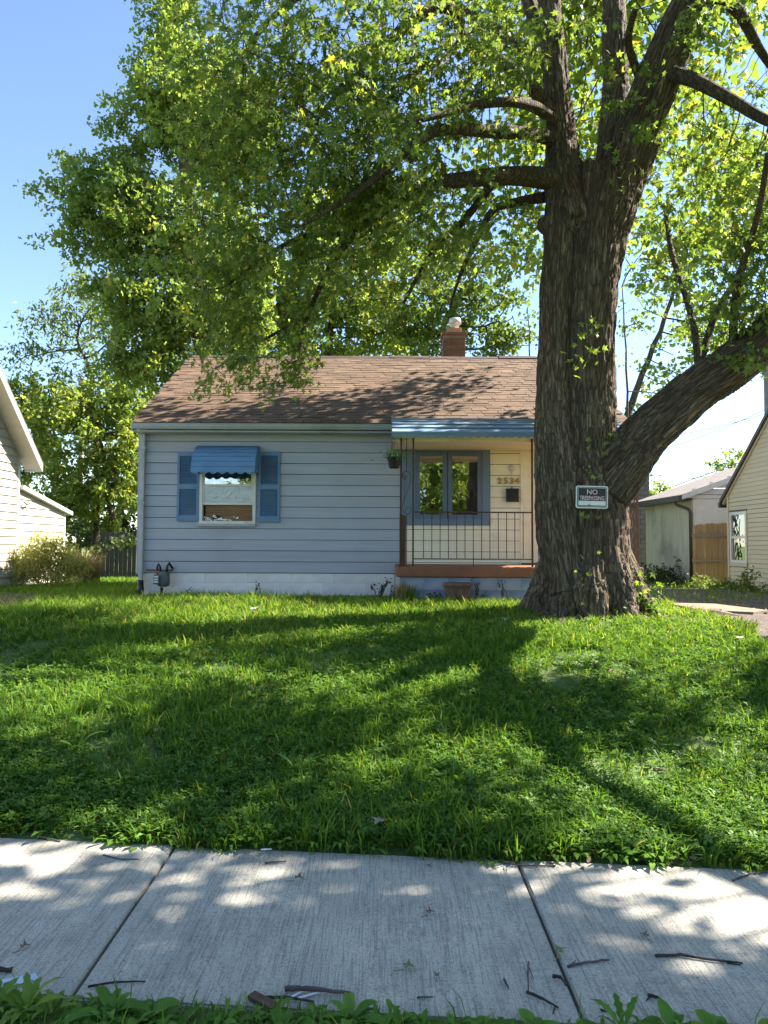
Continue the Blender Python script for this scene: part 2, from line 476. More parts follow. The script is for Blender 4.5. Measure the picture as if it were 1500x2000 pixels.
def bark_mat(name, attr=True):
    t = NT(name)
    if attr:
        a = t.n('Attribute', attribute_name='bark'); vec = a.outputs['Vector']
    else:
        vec = t.coord((1, 1, 0.25))
    k_ = 1.0 if attr else 1.3
    warp = t.n('Mix', data_type='VECTOR'); warp.inputs[0].default_value = 0.05
    t.l(vec, warp.inputs[4]); t.l(t.noise(vec, 12, 4, 0.6, out=1), warp.inputs[5])
    f1 = t.math('ABSOLUTE', t.math('SUBTRACT', t.noise(warp.outputs[1], 22 * k_, 2, 0.5), 0.5))
    f2 = t.math('ABSOLUTE', t.math('SUBTRACT', t.noise(warp.outputs[1], 45 * k_, 3, 0.55), 0.5))
    h1 = t.math('MULTIPLY', f1, 11.0, clamp=True)
    h2 = t.math('MULTIPLY', f2, 10.0, clamp=True)
    crack = t.math('MULTIPLY', h1, t.math('ADD', t.math('MULTIPLY', h2, 0.6), 0.4))
    base = t.ramp(t.noise(vec, 5, 6, 0.65), [(0.3, (0.13, 0.092, 0.06)), (0.5, (0.20, 0.15, 0.102)), (0.72, (0.29, 0.23, 0.165))])
    moss = t.ramp(t.noise(t.coord(), 1.3, 5, 0.6), [(0.5, (0, 0, 0)), (0.72, (0.6, 0.6, 0.6))])
    base = t.mix(moss, base, (0.17, 0.16, 0.08))
    red = t.ramp(t.noise(t.coord((1, 1, 0.4)), 2.1, 5, 0.6), [(0.56, (0, 0, 0)), (0.7, (0.7, 0.7, 0.7))])
    base = t.mix(red, base, (0.20, 0.11, 0.07))
    col = t.mix(crack, (0.045, 0.033, 0.024), base)
    b = t.n('BsdfPrincipled'); b.inputs['Roughness'].default_value = 0.9; b.inputs['Specular IOR Level'].default_value = 0.2
    t.l(col, b.inputs['Base Color'])
    bn = t.n('Bump'); bn.inputs['Strength'].default_value = 0.9; bn.inputs['Distance'].default_value = 0.03
    t.l(t.math('ADD', crack, t.math('MULTIPLY', t.noise(vec, 40, 5, 0.65), 0.5)), bn.inputs['Height'])
    t.l(bn.outputs[0], b.inputs['Normal'])
    t.l(b.outputs[0], t.out.inputs[0])
    return t.m
M['bark'] = bark_mat('furrowed_bark')
M['bark_twig'] = bark_mat('branch_bark', False)

def glass_mat(name, tint=(1, 1, 1), ior=1.9, wob=0.0, wscale=2.0):
    t = NT(name)
    fr = t.n('Fresnel'); fr.inputs['IOR'].default_value = ior
    gl = t.n('BsdfGlossy'); gl.inputs['Roughness'].default_value = 0.015
    gl.inputs['Color'].default_value = (*tint, 1)
    tp = t.n('BsdfTransparent')
    tp.inputs['Color'].default_value = (0.92, 0.93, 0.92, 1)
    if wob > 0:
        bn = t.n('Bump'); bn.inputs['Strength'].default_value = wob; bn.inputs['Distance'].default_value = 0.02
        t.l(t.noise(t.coord(), wscale, 3), bn.inputs['Height'])
        t.l(bn.outputs[0], gl.inputs['Normal'])
    mx = t.n('MixShader'); t.l(fr.outputs[0], mx.inputs[0]); t.l(tp.outputs[0], mx.inputs[1]); t.l(gl.outputs[0], mx.inputs[2])
    t.l(mx.outputs[0], t.out.inputs[0])
    return t.m
M['glass'] = glass_mat('window_glass', ior=4.6, wob=0.3, wscale=1.5)
M['glass_film'] = glass_mat('crinkled_window_film', ior=3.2, wob=0.9, wscale=22)

M['leaf'] = leafy('maple_leaf', [(0.0, (0.098, 0.155, 0.040)), (0.35, (0.142, 0.212, 0.056)), (0.7, (0.195, 0.268, 0.072)), (0.93, (0.255, 0.315, 0.08)), (1.0, (0.40, 0.34, 0.055))], 0.55, tcol=(1.3, 1.3, 0.55))
M['leaf_yellow'] = leafy('yellow_green_leaf', [(0.0, (0.11, 0.17, 0.042)), (0.4, (0.17, 0.24, 0.06)), (0.8, (0.24, 0.30, 0.08)), (1.0, (0.42, 0.37, 0.075))], 0.64, tcol=(1.3, 1.3, 0.65))
M['leaf_mid'] = leafy('mid_green_leaf', [(0.0, (0.075, 0.12, 0.03)), (0.5, (0.12, 0.18, 0.045)), (1.0, (0.20, 0.245, 0.06))], 0.5)
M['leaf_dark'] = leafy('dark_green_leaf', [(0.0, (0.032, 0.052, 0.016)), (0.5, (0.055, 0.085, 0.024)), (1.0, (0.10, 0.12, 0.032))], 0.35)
M['grass'] = leafy('grass_blade', [(0.0, (0.075, 0.165, 0.022)), (0.45, (0.125, 0.24, 0.032)), (0.85, (0.195, 0.31, 0.048)), (0.96, (0.28, 0.34, 0.07)), (1.0, (0.38, 0.33, 0.15))], 0.5, spec=0.12, tcol=(1.4, 1.25, 0.45))
M['clover'] = leafy('clover_leaf', [(0.0, (0.06, 0.145, 0.026)), (0.6, (0.10, 0.205, 0.038)), (1.0, (0.155, 0.26, 0.055))], 0.42, spec=0.15)
M['weed'] = leafy('weed_leaf', [(0.0, (0.085, 0.19, 0.028)), (0.6, (0.125, 0.255, 0.038)), (1.0, (0.18, 0.32, 0.055))], 0.42, spec=0.2)
M['weed_sunlit'] = leafy('sunlit_weed_leaf', [(0.0, (0.13, 0.23, 0.03)), (1.0, (0.22, 0.32, 0.05))], 0.4)  # paler copy of the weed leaf, with sunlight put into its colour
M['straw'] = leafy('dry_stalk', [(0.0, (0.20, 0.13, 0.07)), (0.6, (0.34, 0.24, 0.12)), (1.0, (0.42, 0.34, 0.18))], 0.3)
M['golden'] = leafy('golden_weed', [(0.0, (0.25, 0.29, 0.08)), (0.6, (0.38, 0.39, 0.13)), (1.0, (0.52, 0.45, 0.19))], 0.35)
M['dry_leaf'] = surf('dry_brown_leaf', (0.13, 0.075, 0.045), (0.2, 0.125, 0.075), 20, 0.8)
M['tan_leaf'] = surf('tan_leaf', (0.42, 0.27, 0.13), (0.5, 0.34, 0.18), 20, 0.8)
M['red_leaf'] = surf('red_leaf', (0.38, 0.08, 0.03), (0.45, 0.13, 0.05), 20, 0.8)
M['pale_leaf'] = surf('pale_dry_leaf', (0.27, 0.22, 0.15), (0.36, 0.30, 0.21), 20, 0.8)
M['green_leaf'] = surf('fallen_green_leaf', (0.12, 0.14, 0.05), (0.18, 0.19, 0.07), 20, 0.7)
M['silver_leaf'] = surf('silvery_leaf', (0.22, 0.24, 0.20), (0.3, 0.31, 0.26), 20, 0.7)

# ------------------------------------------------------------------ ground
def axis(dense0, dense1, step, far):
    a = list(np.arange(dense0, dense1 + 1e-6, step))
    k, d = dense0, step
    lo = []
    while k > -far:
        d *= 1.6; k -= d; lo.append(k)
    k, d = dense1, step
    hi = []
    while k < far:
        d *= 1.6; k += d; hi.append(k)
    return np.array(lo[::-1] + a + hi)
gx = axis(-12, 12, 0.3, 900)
gy = axis(-6, 26, 0.2, 1200)
GX, GY = np.meshgrid(gx, gy)
GZ = gz(GX, GY)
gv = np.stack([GX, GY, GZ], -1).reshape(-1, 3)
nx, ny = len(gx), len(gy)
gi = np.arange(nx * ny).reshape(ny, nx)
q = np.stack([gi[:-1, :-1], gi[:-1, 1:], gi[1:, 1:], gi[1:, :-1]], -1).reshape(-1, 4)
gt = np.concatenate([q[:, [0, 1, 2]], q[:, [0, 2, 3]]])
tag(link('ground', np_mesh('ground', gv, gt, smooth_=True), M['lawn']), 'dark soil and turf of the yard', kind='structure')

def sheet(name, outline_fn, y0, y1, n, mat, lift, label):
    """irregular ground sheet: outline_fn(y) -> (x0, x1)"""
    v, f = [], []
    cols = 14
    for i in range(n + 1):
        y = y0 + (y1 - y0) * i / n
        xa, xb = outline_fn(y)
        for j in range(cols + 1):
            x = xa + (xb - xa) * j / cols
            v.append((x, y, float(gz(x, y)) + lift))
    for i in range(n):
        for j in range(cols):
            a = i * (cols + 1) + j
            f.append((a, a + 1, a + cols + 2, a + cols + 1))
    mb = MB(); mb.add(v, f)
    return tag(mb.build(name, mat, None, True), label, kind='structure')

def drive_r(y):
    w = 0.12 * math.sin(y * 2.3) + 0.08 * math.sin(y * 5.1 + 1)
    return (4.25 + 0.05 * (y - 8) + w + (0.35 if y > 12 else 0.0), 9.4)
def drive_l(y):
    w = 0.14 * math.sin(y * 2.1) + 0.08 * math.sin(y * 5.7 + 2)
    return (-8.9, -5.0 - 0.25 * max(0, y - 10.2) + w)
sheet('driveway', drive_r, 3.7, 22, 80, M['dirt'], 0.012, 'brown dirt driveway running past the right of the tree')
sheet('driveway', drive_l, 3.7, 15.5, 60, M['dirt'], 0.012, 'bare dirt driveway at the left edge beside the white house')

# road and kerb behind the viewer (seen in the window glass)
MB().box(-60, 60, -12, -3.2, -0.26, -0.17).build('road', M['road'], None)["kind"] = 'structure'
MB().box(-60, 60, -3.2, -3.0, -0.25, -0.03).build('kerb', M['rubble'], None)["kind"] = 'structure'

# sidewalk: one slab per panel
sw = bpy.data.objects.new('sidewalk', None); COL.objects.link(sw)
tag(sw, 'light grey broomed concrete sidewalk across the foreground', kind='structure')
JX = [-6.18, -4.47, -2.76, -1.05, 0.667, 2.38, 4.09, 5.8]
M['concrete'] = concrete_mat(0.855 - 0.006)
for a, b in zip(JX[:-1], JX[1:]):
    c = (a + b) / 2
    h = (b - a) / 2 - 0.006
    tz = random.uniform(-0.004, 0.004)
    v = []
    for z in (-0.10, 0.0):
        for x, e in ((-h, SW_N), (h, SW_N), (h, SW_F), (-h, SW_F)):
            v.append((x, e - SKEW * (c + x) - 3.05, z - 0.018 * (c + x) + tz))
    me = bpy.data.meshes.new('concrete_slab')
    me.from_pydata(v, [], [(0,3,2,1),(4,5,6,7),(0,1,5,4),(1,2,6,5),(2,3,7,6),(3,0,4,7)])
    bm = bmesh.new(); bm.from_mesh(me)
    bmesh.ops.bevel(bm, geom=[e for e in bm.edges if all(w.co.z > -0.06 for w in e.verts) or True], offset=0.007, segments=2, affect='EDGES')
    bm.to_mesh(me); bm.free()
    link('concrete_slab', me, M['concrete'], sw, (c, 3.05, 0))

# ------------------------------------------------------------------ lawn: grass, clover, broad leaves (nobody could count them)
def on_drive(x, y):
    dr = 4.25 + 0.05 * (y - 8) + 0.12 * np.sin(y * 2.3) + 0.08 * np.sin(y * 5.1 + 1) + np.where(y > 12, 0.35, 0)
    dl = -5.0 - 0.25 * np.maximum(0, y - 10.2) + 0.14 * np.sin(y * 2.1) + 0.08 * np.sin(y * 5.7 + 2)
    return ((x > dr) & (x < 9.4)) | ((x < dl) & (x > -8.9) & (y < 15.5))

def vnoise(x, y, s, seed=0):
    """cheap smooth value noise"""
    r = np.random.default_rng(100 + seed).random((64, 64))
    u, v = x * s + 200, y * s + 200
    i, j = np.floor(u).astype(int), np.floor(v).astype(int)
    fu, fv = u - i, v - j
    fu, fv = fu * fu * (3 - 2 * fu), fv * fv * (3 - 2 * fv)
    g = lambda a, b: r[a % 64, b % 64]
    return (g(i, j) * (1-fu) + g(i+1, j) * fu) * (1-fv) + (g(i, j+1) * (1-fu) + g(i+1, j+1) * fu) * fv

def lawn_points(n, y0, y1, wpow=1.0, far_bias=1.0, margin=1.35):
    y = y0 + (y1 - y0) * rng.random(n * 3) ** far_bias
    x = (rng.random(n * 3) - 0.5) * 2 * 0.54 * margin * y
    yy = y + SKEW * x
    edge = SW_F - 0.055 + 0.07 * vnoise(x, y * 0, 2.3, 3) + 0.05 * vnoise(x, y * 0, 9, 4)
    ok = (yy > edge) & ~on_drive(x, y)
    ok &= ~((x > -4.62) & (x < 4.3) & (y > 13.42)) & ~((x > 0.2) & (x < 4.3) & (y > 11.9))
    ok &= ~((x - 2.78) ** 2 + (y - 9.75) ** 2 < (0.66 + 0.42 * rng.random(len(x))) ** 2)
    ok &= ~((vnoise(x, y, 1.9, 21) < 0.24) & (rng.random(len(x)) < 0.7))
    ok &= ~((y > 13.0) & (x > -4.6) & (x < 0.3) & (rng.random(len(x)) < 0.75))
    x, y = x[ok][:n], y[ok][:n]
    return x, y

def blades(name, x, y, L, W, lean, rnd, mat, label, lift=0.0, cat='grass', ang=None):
    n = len(x)
    yy_ = y + SKEW * x
    z = np.where((yy_ > SW_N) & (yy_ < SW_F + 0.03), sw_z(x), gz(x, y)) + lift
    a = rng.random(n) * 2 * np.pi if ang is None else ang
    d = np.stack([np.cos(a), np.sin(a), np.zeros(n)], -1)
    b = a + np.pi / 2 + rng.normal(0, 0.7, n)
    s = np.stack([np.cos(b), np.sin(b), np.zeros(n)], -1)
    base = np.stack([x, y, z - 0.005], -1)
    up = np.array([0, 0, 1.0])
    L = L[:, None]; W = W[:, None]; lean = lean[:, None]
    m = base + up * L * 0.55 * np.sqrt(np.maximum(0.1, 1 - (lean * 0.55) ** 2)) + d * L * lean * 0.30
    tip = base + up * L * np.sqrt(np.maximum(0.05, 1 - lean ** 2)) + d * L * lean
    V = np.stack([base - s * W * 0.7, base + s * W * 0.7, m - s * W, m + s * W, tip], 1).reshape(-1, 3)
    k = (np.arange(n) * 5)[:, None]
    T = np.concatenate([k + np.array([0, 1, 3]), k + np.array([0, 3, 2]), k + np.array([2, 3, 4])])
    me = np_mesh(name, V, T, np.repeat(rnd, 5))
    return tag(link(name, me, mat), label, cat, kind='stuff')

def tufts(x, y, per, r):
    n = len(x)
    k = rng.integers(0, len(x) // per, n)
    cx, cy = x[k], y[k]
    a = rng.random(n) * 2 * np.pi
    d = np.abs(rng.normal(0, r, n))
    return cx + d * np.cos(a), cy + d * np.sin(a), a + rng.normal(0, 0.5, n), k
x0_, y0_ = lawn_points(165000, 3.45, 8.0, far_bias=1.15)
x, y, ang, kk = tufts(x0_, y0_, 11, 0.028)
tl = rng.random(len(x0_))[kk]
patch = vnoise(x, y, 1.1, 1)
L = (0.03 + 0.06 * rng.random(len(x))) * (0.6 + 0.8 * patch) * (0.7 + 1.3 * tl ** 2)
blades('lawn_grass', x, y, L, 0.0024 + 0.0032 * rng.random(len(x)), 0.2 + 0.75 * rng.random(len(x)),
       np.clip(rng.normal(0.42, 0.16, len(x)) + 0.25 * (patch - 0.5) + 0.3 * (tl - 0.5), 0, 0.97) + (rng.random(len(x)) < 0.015) * 0.03, M['grass'], 'short green lawn grass between the sidewalk and the tree', ang=ang)
N2 = 120000
x0_, y0_ = lawn_points(N2, 7.6, 13.6, far_bias=0.9, margin=1.25)
x, y, ang, kk = tufts(x0_, y0_, 10, 0.04)
tl = rng.random(len(x0_))[kk]
patch = vnoise(x, y, 1.1, 1)
left = smooth(0.5, -2.5, x)
L = (0.04 + 0.08 * rng.random(len(x))) * (0.7 + 0.6 * patch) * (0.75 + 0.7 * tl ** 2) * (1 + 0.45 * left) * (1 - 0.4 * smooth(11.5, 13.2, y))
blades('far_lawn_grass', x, y, L, 0.004 + 0.0035 * rng.random(len(x)), 0.3 + 0.6 * rng.random(len(x)),
       np.clip(rng.normal(0.5, 0.2, len(x)) + 0.25 * (patch - 0.5), 0, 0.97), M['grass'], 'longer lawn grass in front of the blue house', cat='lawn', ang=ang)
N3 = 30000
y = 13.4 + 14 * rng.random(N3 * 2); x = np.where(rng.random(N3 * 2) < 0.6, -4.9 - 7 * rng.random(N3 * 2), 4.9 + 7 * rng.random(N3 * 2))
ok = ~on_drive(x, y) | (rng.random(len(x)) < 0.12); x, y = x[ok], y[ok]
blades('side_yard_grass', x, y, 0.08 + 0.12 * rng.random(len(x)), 0.006 + 0.006 * rng.random(len(x)), 0.3 + 0.6 * rng.random(len(x)),
       np.clip(rng.normal(0.55, 0.2, len(x)), 0, 0.99), M['grass'], 'rough grass in the side yards beyond the blue house', cat='side grass')
# verge at the viewer's feet
n = 7000
x = (rng.random(n) - 0.5) * 3.6; y = 1.95 + 0.52 * rng.random(n)
ok = (y + SKEW * x) < SW_N + 0.012 - 0.03 * vnoise(x, y * 0, 5, 8); x, y = x[ok], y[ok]
blades('verge_grass', x, y, 0.02 + 0.035 * rng.random(len(x)) + 0.09 * (rng.random(len(x)) < 0.04), 0.0018 + 0.0018 * rng.random(len(x)), 0.25 + 0.6 * rng.random(len(x)),
       np.clip(rng.normal(0.5, 0.22, len(x)), 0, 1), M['grass'], 'grass on the near verge at the bottom edge', cat='verge grass')

def clover(name, x, y, size, h, rnd, mat, label, cat):
    n = len(x)
    z = gz(x, y) + h
    c = np.stack([x, y, z], -1)
    V, T, Rn = [], [], []
    a0 = rng.random(n) * 2 * np.pi
    tiltx = rng.normal(0, 0.35, n); tilty = rng.normal(-0.15, 0.35, n)
    for k in range(3):
        a = a0 + k * 2.094
        d = np.stack([np.cos(a), np.sin(a), np.cos(a) * tiltx + np.sin(a) * tilty + 0.15], -1)
        b = a + np.pi / 2
        s = np.stack([np.cos(b), np.sin(b), np.cos(b) * tiltx + np.sin(b) * tilty], -1)
        sz = size[:, None]
        v = np.stack([c, c + d * sz * 0.65 - s * sz * 0.42, c + d * sz, c + d * sz * 0.65 + s * sz * 0.42], 1).reshape(-1, 3)
        i = (np.arange(n) * 4 + k * n * 4)[:, None]
        V.append(v); T += [i + np.array([0, 1, 2]), i + np.array([0, 2, 3])]
        Rn.append(np.repeat(rnd, 4))
    me = np_mesh(name, np.concatenate(V), np.concatenate(T), np.concatenate(Rn))
    return tag(link(name, me, mat), label, cat, kind='stuff')

x, y = lawn_points(80000, 3.45, 9.0, far_bias=1.5)
keep = rng.random(len(x)) < np.clip(1.5 * vnoise(x, y, 0.9, 5) - 0.12 + 0.25 * smooth(5, 3.6, y), 0.1, 1)
x, y = x[keep], y[keep]
clover('lawn_clover', x, y, 0.010 + 0.017 * rng.random(len(x)), 0.03 + 0.055 * rng.random(len(x)), rng.random(len(x)), M['clover'],
       'low clover mixed through the near lawn', 'clover')

def broad(name, cx, cy, nl, length, width, mat, label, cat, up=(0.2, 0.7)):
    """rosettes of broad leaves: arrays of plant centres"""
    n = len(cx)
    V, T, Rn = [], [], []
    base = 0
    for k in range(nl):
        a = rng.random(n) * 2 * np.pi
        e = up[0] + (up[1] - up[0]) * rng.random(n)
        l = length * (0.5 + 0.7 * rng.random(n)); w = width * (0.6 + 0.7 * rng.random(n))
        c = np.stack([cx, cy, gz(cx, cy) + 0.005], -1)
        h = np.stack([np.cos(a), np.sin(a), np.zeros(n)], -1)
        u = np.array([0, 0, 1.0])
        s = np.stack([-np.sin(a), np.cos(a), np.zeros(n)], -1)
        ce, se = np.cos(e)[:, None], np.sin(e)[:, None]
        l = l[:, None]; w = w[:, None]
        q1 = c + (h * ce + u * se) * l * 0.30
        q2 = c + (h * ce + u * se) * l * 0.68
        q3 = q2 + (h * np.cos(e - 0.7)[:, None] + u * np.sin(e - 0.7)[:, None]) * l * 0.34
        v = np.stack([c, q1 - s * w * 0.55, q1 + s * w * 0.55, q2 - s * w, q2 + s * w, q3], 1).reshape(-1, 3)
        i = (np.arange(n) * 6 + base)[:, None]
        base += n * 6
        V.append(v)
        T += [i + np.array(t) for t in ((0, 2, 1), (1, 2, 4), (1, 4, 3), (3, 4, 5))]
        Rn.append(np.repeat(rng.random(n), 6))
    me = np_mesh(name, np.concatenate(V), np.concatenate(T), np.concatenate(Rn))
    return tag(link(name, me, mat), label, cat, kind='stuff')

x, y = lawn_points(4200, 3.5, 9.5, far_bias=1.35)
keep = rng.random(len(x)) < np.clip(1.7 * vnoise(x, y, 0.8, 9) - 0.25, 0.05, 1)
broad('lawn_weeds', x[keep], y[keep], 7, 0.125, 0.013, M['weed'], 'broad plantain and dandelion leaves scattered in the lawn', 'lawn weeds')
x, y = lawn_points(5200, 3.5, 7.5, far_bias=1.7)
keep = rng.random(len(x)) < np.clip(1.6 * vnoise(x, y, 1.3, 12) - 0.2, 0.08, 1)
broad('lawn_dandelions', x[keep], y[keep], 6, 0.085, 0.015, M['clover'], 'low round weed leaves filling the near lawn', 'lawn dandelions', (0.35, 0.95))
n = 330
x = (rng.random(n) - 0.5) * 3.0; y = 2.05 + 0.36 * rng.random(n) - SKEW * x
broad('verge_weeds', x, y, 6, 0.07, 0.010, M['weed'], 'small leafy ground cover on the near verge', 'ground cover')

# ------------------------------------------------------------------ siding helper
def board(parent, p0, p1, nrm, z0, z1, mat, name='siding_board', proud=0.020, lap=-0.009):  # negative lap opens a dark slot standing in for the shadow line
    """lap siding board between plan points p0, p1; nrm = outward plan normal"""
    n = Vector((nrm[0], nrm[1], 0))
    a, b = Vector((p0[0], p0[1], 0)), Vector((p1[0], p1[1], 0))
    j = random.uniform(-0.0015, 0.0015)
    v = []
    for base in (a, b):
        for z, o in ((z0 - lap + j, 0.0), (z0 - lap + j, proud), (z1, 0.004), (z1, 0.0)):
            v.append(base + n * o + Vector((0, 0, z)))
    f = [(0, 1, 5, 4), (1, 2, 6, 5), (2, 3, 7, 6), (3, 0, 4, 7), (0, 3, 2, 1), (4, 5, 6, 7)]
    return MB().add(v, f).build(name, mat, parent)

# ------------------------------------------------------------------ the blue house
HY = 13.5
HX0, HX1 = -4.62, 4.36
gzh = 0.60
house = thing('house', (0, HY, gzh), 'small blue-sided one-storey house with brown shingle roof and front porch', 'house')
Z_SB = XZ(500, 1119, HY)[1]          # siding bottom
Z_ST = XZ(500, 838, HY)[1]           # siding top
EXPO = 0.2062
W1 = dict(x0=XZ(392, 900, HY)[0], x1=XZ(501, 900, HY)[0], z0=XZ(446, 1023, HY)[1], z1=XZ(446, 880, HY)[1])
W2 = dict(x0=XZ(784, 900, HY)[0], x1=XZ(957, 900, HY)[0], z0=XZ(870, 1026, HY)[1], z1=XZ(870, 877, HY)[1])
D1 = dict(x0=XZ(1016, 900, HY)[0], x1=XZ(1120, 900, HY)[0], z0=1.15, z1=XZ(1060, 862, HY)[1])
XM = XZ(781, 1000, HY)[0]            # blue / cream change
MB().box(HX0 + 0.02, HX1 - 0.02, HY + 0.13, HY + 7.2, gzh - 0.3, 3.7).build('inner_wall', M['dark'], house)  # near-black, so the slots between boards read as shadow lines
nrows = int(math.ceil((Z_ST - Z_SB) / EXPO)) + 1
for i in range(nrows):
    z0 = Z_SB + i * EXPO; z1 = min(z0 + EXPO, Z_ST + 0.10)
    if z1 - z0 < 0.03: continue
    def spans(xa, xb, holes):
        segs = [(xa, xb)]
        for h in holes:
            if z1 > h['z0'] + 0.02 and z0 < h['z1'] - 0.02:
                new = []
                for s in segs:
                    if h['x1'] <= s[0] or h['x0'] >= s[1]: new.append(s); continue
                    if h['x0'] - s[0] > 0.03: new.append((s[0], h['x0'] + 0.02))
                    if s[1] - h['x1'] > 0.03: new.append((h['x1'] - 0.02, s[1]))
                segs = new
        return segs
    for h_, mt_ in ((W1, M['siding_blue']), (W2, M['siding_cream']), (D1, M['siding_cream'])):
        if z1 > h_['z0'] + 0.02 and z0 < h_['z1'] - 0.02:
            if h_['z0'] - z0 > 0.012: board(house, (h_['x0'] + 0.022, HY), (h_['x1'] - 0.022, HY), (0, -1), z0, h_['z0'] + 0.005, mt_)
            if z1 - h_['z1'] > 0.012: board(house, (h_['x0'] + 0.022, HY), (h_['x1'] - 0.022, HY), (0, -1), h_['z1'] - 0.005, z1, mt_)
    for s in spans(HX0 + 0.06, XM, [W1]):
        if i in (3, 8) and s[1] - s[0] > 4:       # a butt joint in the long boards
            m = s[0] + (1.55 if i == 3 else 2.9)
            board(house, (s[0], HY), (m, HY), (0, -1), z0, z1, M['siding_blue'])
            board(house, (m + 0.003, HY), (s[1], HY), (0, -1), z0 - 0.002, z1, M['siding_blue'])
        else:
            board(house, (s[0], HY), (s[1], HY), (0, -1), z0, z1, M['siding_blue'])
    for s in spans(XM + 0.004, HX1 - 0.05, [W2, D1]):
        board(house, (s[0], HY), (s[1], HY), (0, -1), z0, z1, M['siding_cream'])
    board(house, (HX0, HY + 7.2), (HX0, HY + 0.06), (-1, 0), z0, z1, M['siding_blue'])
    board(house, (HX1, HY + 0.06), (HX1, HY + 7.2), (1, 0), z0, z1, M['siding_blue'])
for x0, x1 in ((HX0 - 0.022, HX0 + 0.075), (HX1 - 0.075, HX1 + 0.022)):
    MB().box(x0, x1, HY - 0.032, HY + 0.07, Z_SB - 0.03, Z_ST + 0.02).build('corner_board', M['siding_blue'], house, bevel=0.004)
# gable end walls and back
for xg in (HX0 + 0.005, HX1 - 0.045):
    v = [(xg, HY, 3.6), (xg, HY + 7.2, 3.6), (xg, HY + 3.6, 5.78), (xg + 0.04, HY, 3.6), (xg + 0.04, HY + 7.2, 3.6), (xg + 0.04, HY + 3.6, 5.78)]
    MB().add(v, [(0, 1, 2), (5, 4, 3), (0, 3, 4, 1), (1, 4, 5, 2), (2, 5, 3, 0)]).build('gable_wall', M['siding_blue'], house)
# foundation blocks
fd = MB().box(HX0 + 0.06, HX1 - 0.06, HY + 0.045, HY + 7.1, 0.2, Z_SB - 0.01).build('foundation', M['foundation'], house)
BL = 0.405
blk = {}
def block_mesh(w, h, d, mat, key):
    if key not in blk:
        me = bpy.data.meshes.new('block')
        bm = bmesh.new(); bmesh.ops.create_cube(bm, size=1.0)
        bmesh.ops.scale(bm, vec=(w, d, h), verts=bm.verts)
        bmesh.ops.bevel(bm, geom=list(bm.edges), offset=0.0025, segments=1, affect='EDGES')
        bm.to_mesh(me); bm.free(); me.materials.append(mat)
        blk[key] = me
    return blk[key]
def blocks(parent, x0, x1, y, z_list, mat, key):
    off = world_off(parent)
    for r_, (za, zb) in enumerate(z_list):
        k = -1 if r_ % 2 else 0
        xx = x0 + (k * BL / 2)
        while xx < x1:
            a, b = max(xx, x0), min(xx + BL, x1)
            if b - a > 0.05:
                w = round(b - a - 0.002, 3)
                me = block_mesh(w, zb - za - 0.002, 0.10, mat, (key, w, r_))
                o = link('block', me, None, parent, Vector(((a+b)/2, y + random.uniform(-0.002, 0.002), (za+zb)/2)) - off)
            xx += BL
blocks(fd, HX0 + 0.03, 0.20, HY + 0.07, [(0.42, 0.615), (0.615, 0.81), (0.81, Z_SB - 0.005)], M['foundation'], 'f')

# roof
RE = (HY - 0.36, XZ(500, 827, HY - 0.36)[1])      # eave y, z
RR = (17.1, XZ(750, 699, 17.1)[1])                # ridge
RX0, RX1 = HX0 - 0.045, HX1 + 0.20
run, rise = RR[0] - RE[0], RR[1] - RE[1]
pitch = math.atan2(rise, run); slope = math.hypot(run, rise)
rb = MB()
t_ = 0.06
for s in (1, -1):
    ye = RR[0] - s * run
    v = [(RX0, ye, RE[1] - t_), (RX1, ye, RE[1] - t_), (RX1, RR[0], RR[1] - t_), (RX0, RR[0], RR[1] - t_),
         (RX0, ye, RE[1] - 0.004), (RX1, ye, RE[1] - 0.004), (RX1, RR[0], RR[1] - 0.004), (RX0, RR[0], RR[1] - 0.004)]
    if s == -1:
        v = [v[i] for i in (1, 0, 3, 2, 5, 4, 7, 6)]
    rb.hexa(v)
roof = rb.build('roof', M['shingle'], house)
off = world_off(roof)
SH_W, SH_E = 0.315, 0.142
ncourse = int(slope / SH_E) + 1
up_v = Vector((0, run, rise)).normalized(); nr_v = Vector((0, -rise, run)).normalized()
shm = []
for k in range(3):
    w = SH_W - 0.006 - 0.004 * k
    me = bpy.data.meshes.new('shingle')
    v = [(-w/2, -0.004, 0.002), (w/2, -0.004, 0.002), (w/2, 0.24, 0.0), (-w/2, 0.24, 0.0),
         (-w/2, -0.002, 0.016 + 0.004 * k), (w/2, -0.002 - 0.003 * k, 0.016 + 0.004 * k), (w/2, 0.24, 0.004), (-w/2, 0.24, 0.004)]
    me.from_pydata(v, [], [(0,3,2,1),(4,5,6,7),(0,1,5,4),(1,2,6,5),(2,3,7,6),(3,0,4,7)])
    me.materials.append(M['shingle'])
    shm.append(me)
count = 0
sv, sf, srn = [], [], []
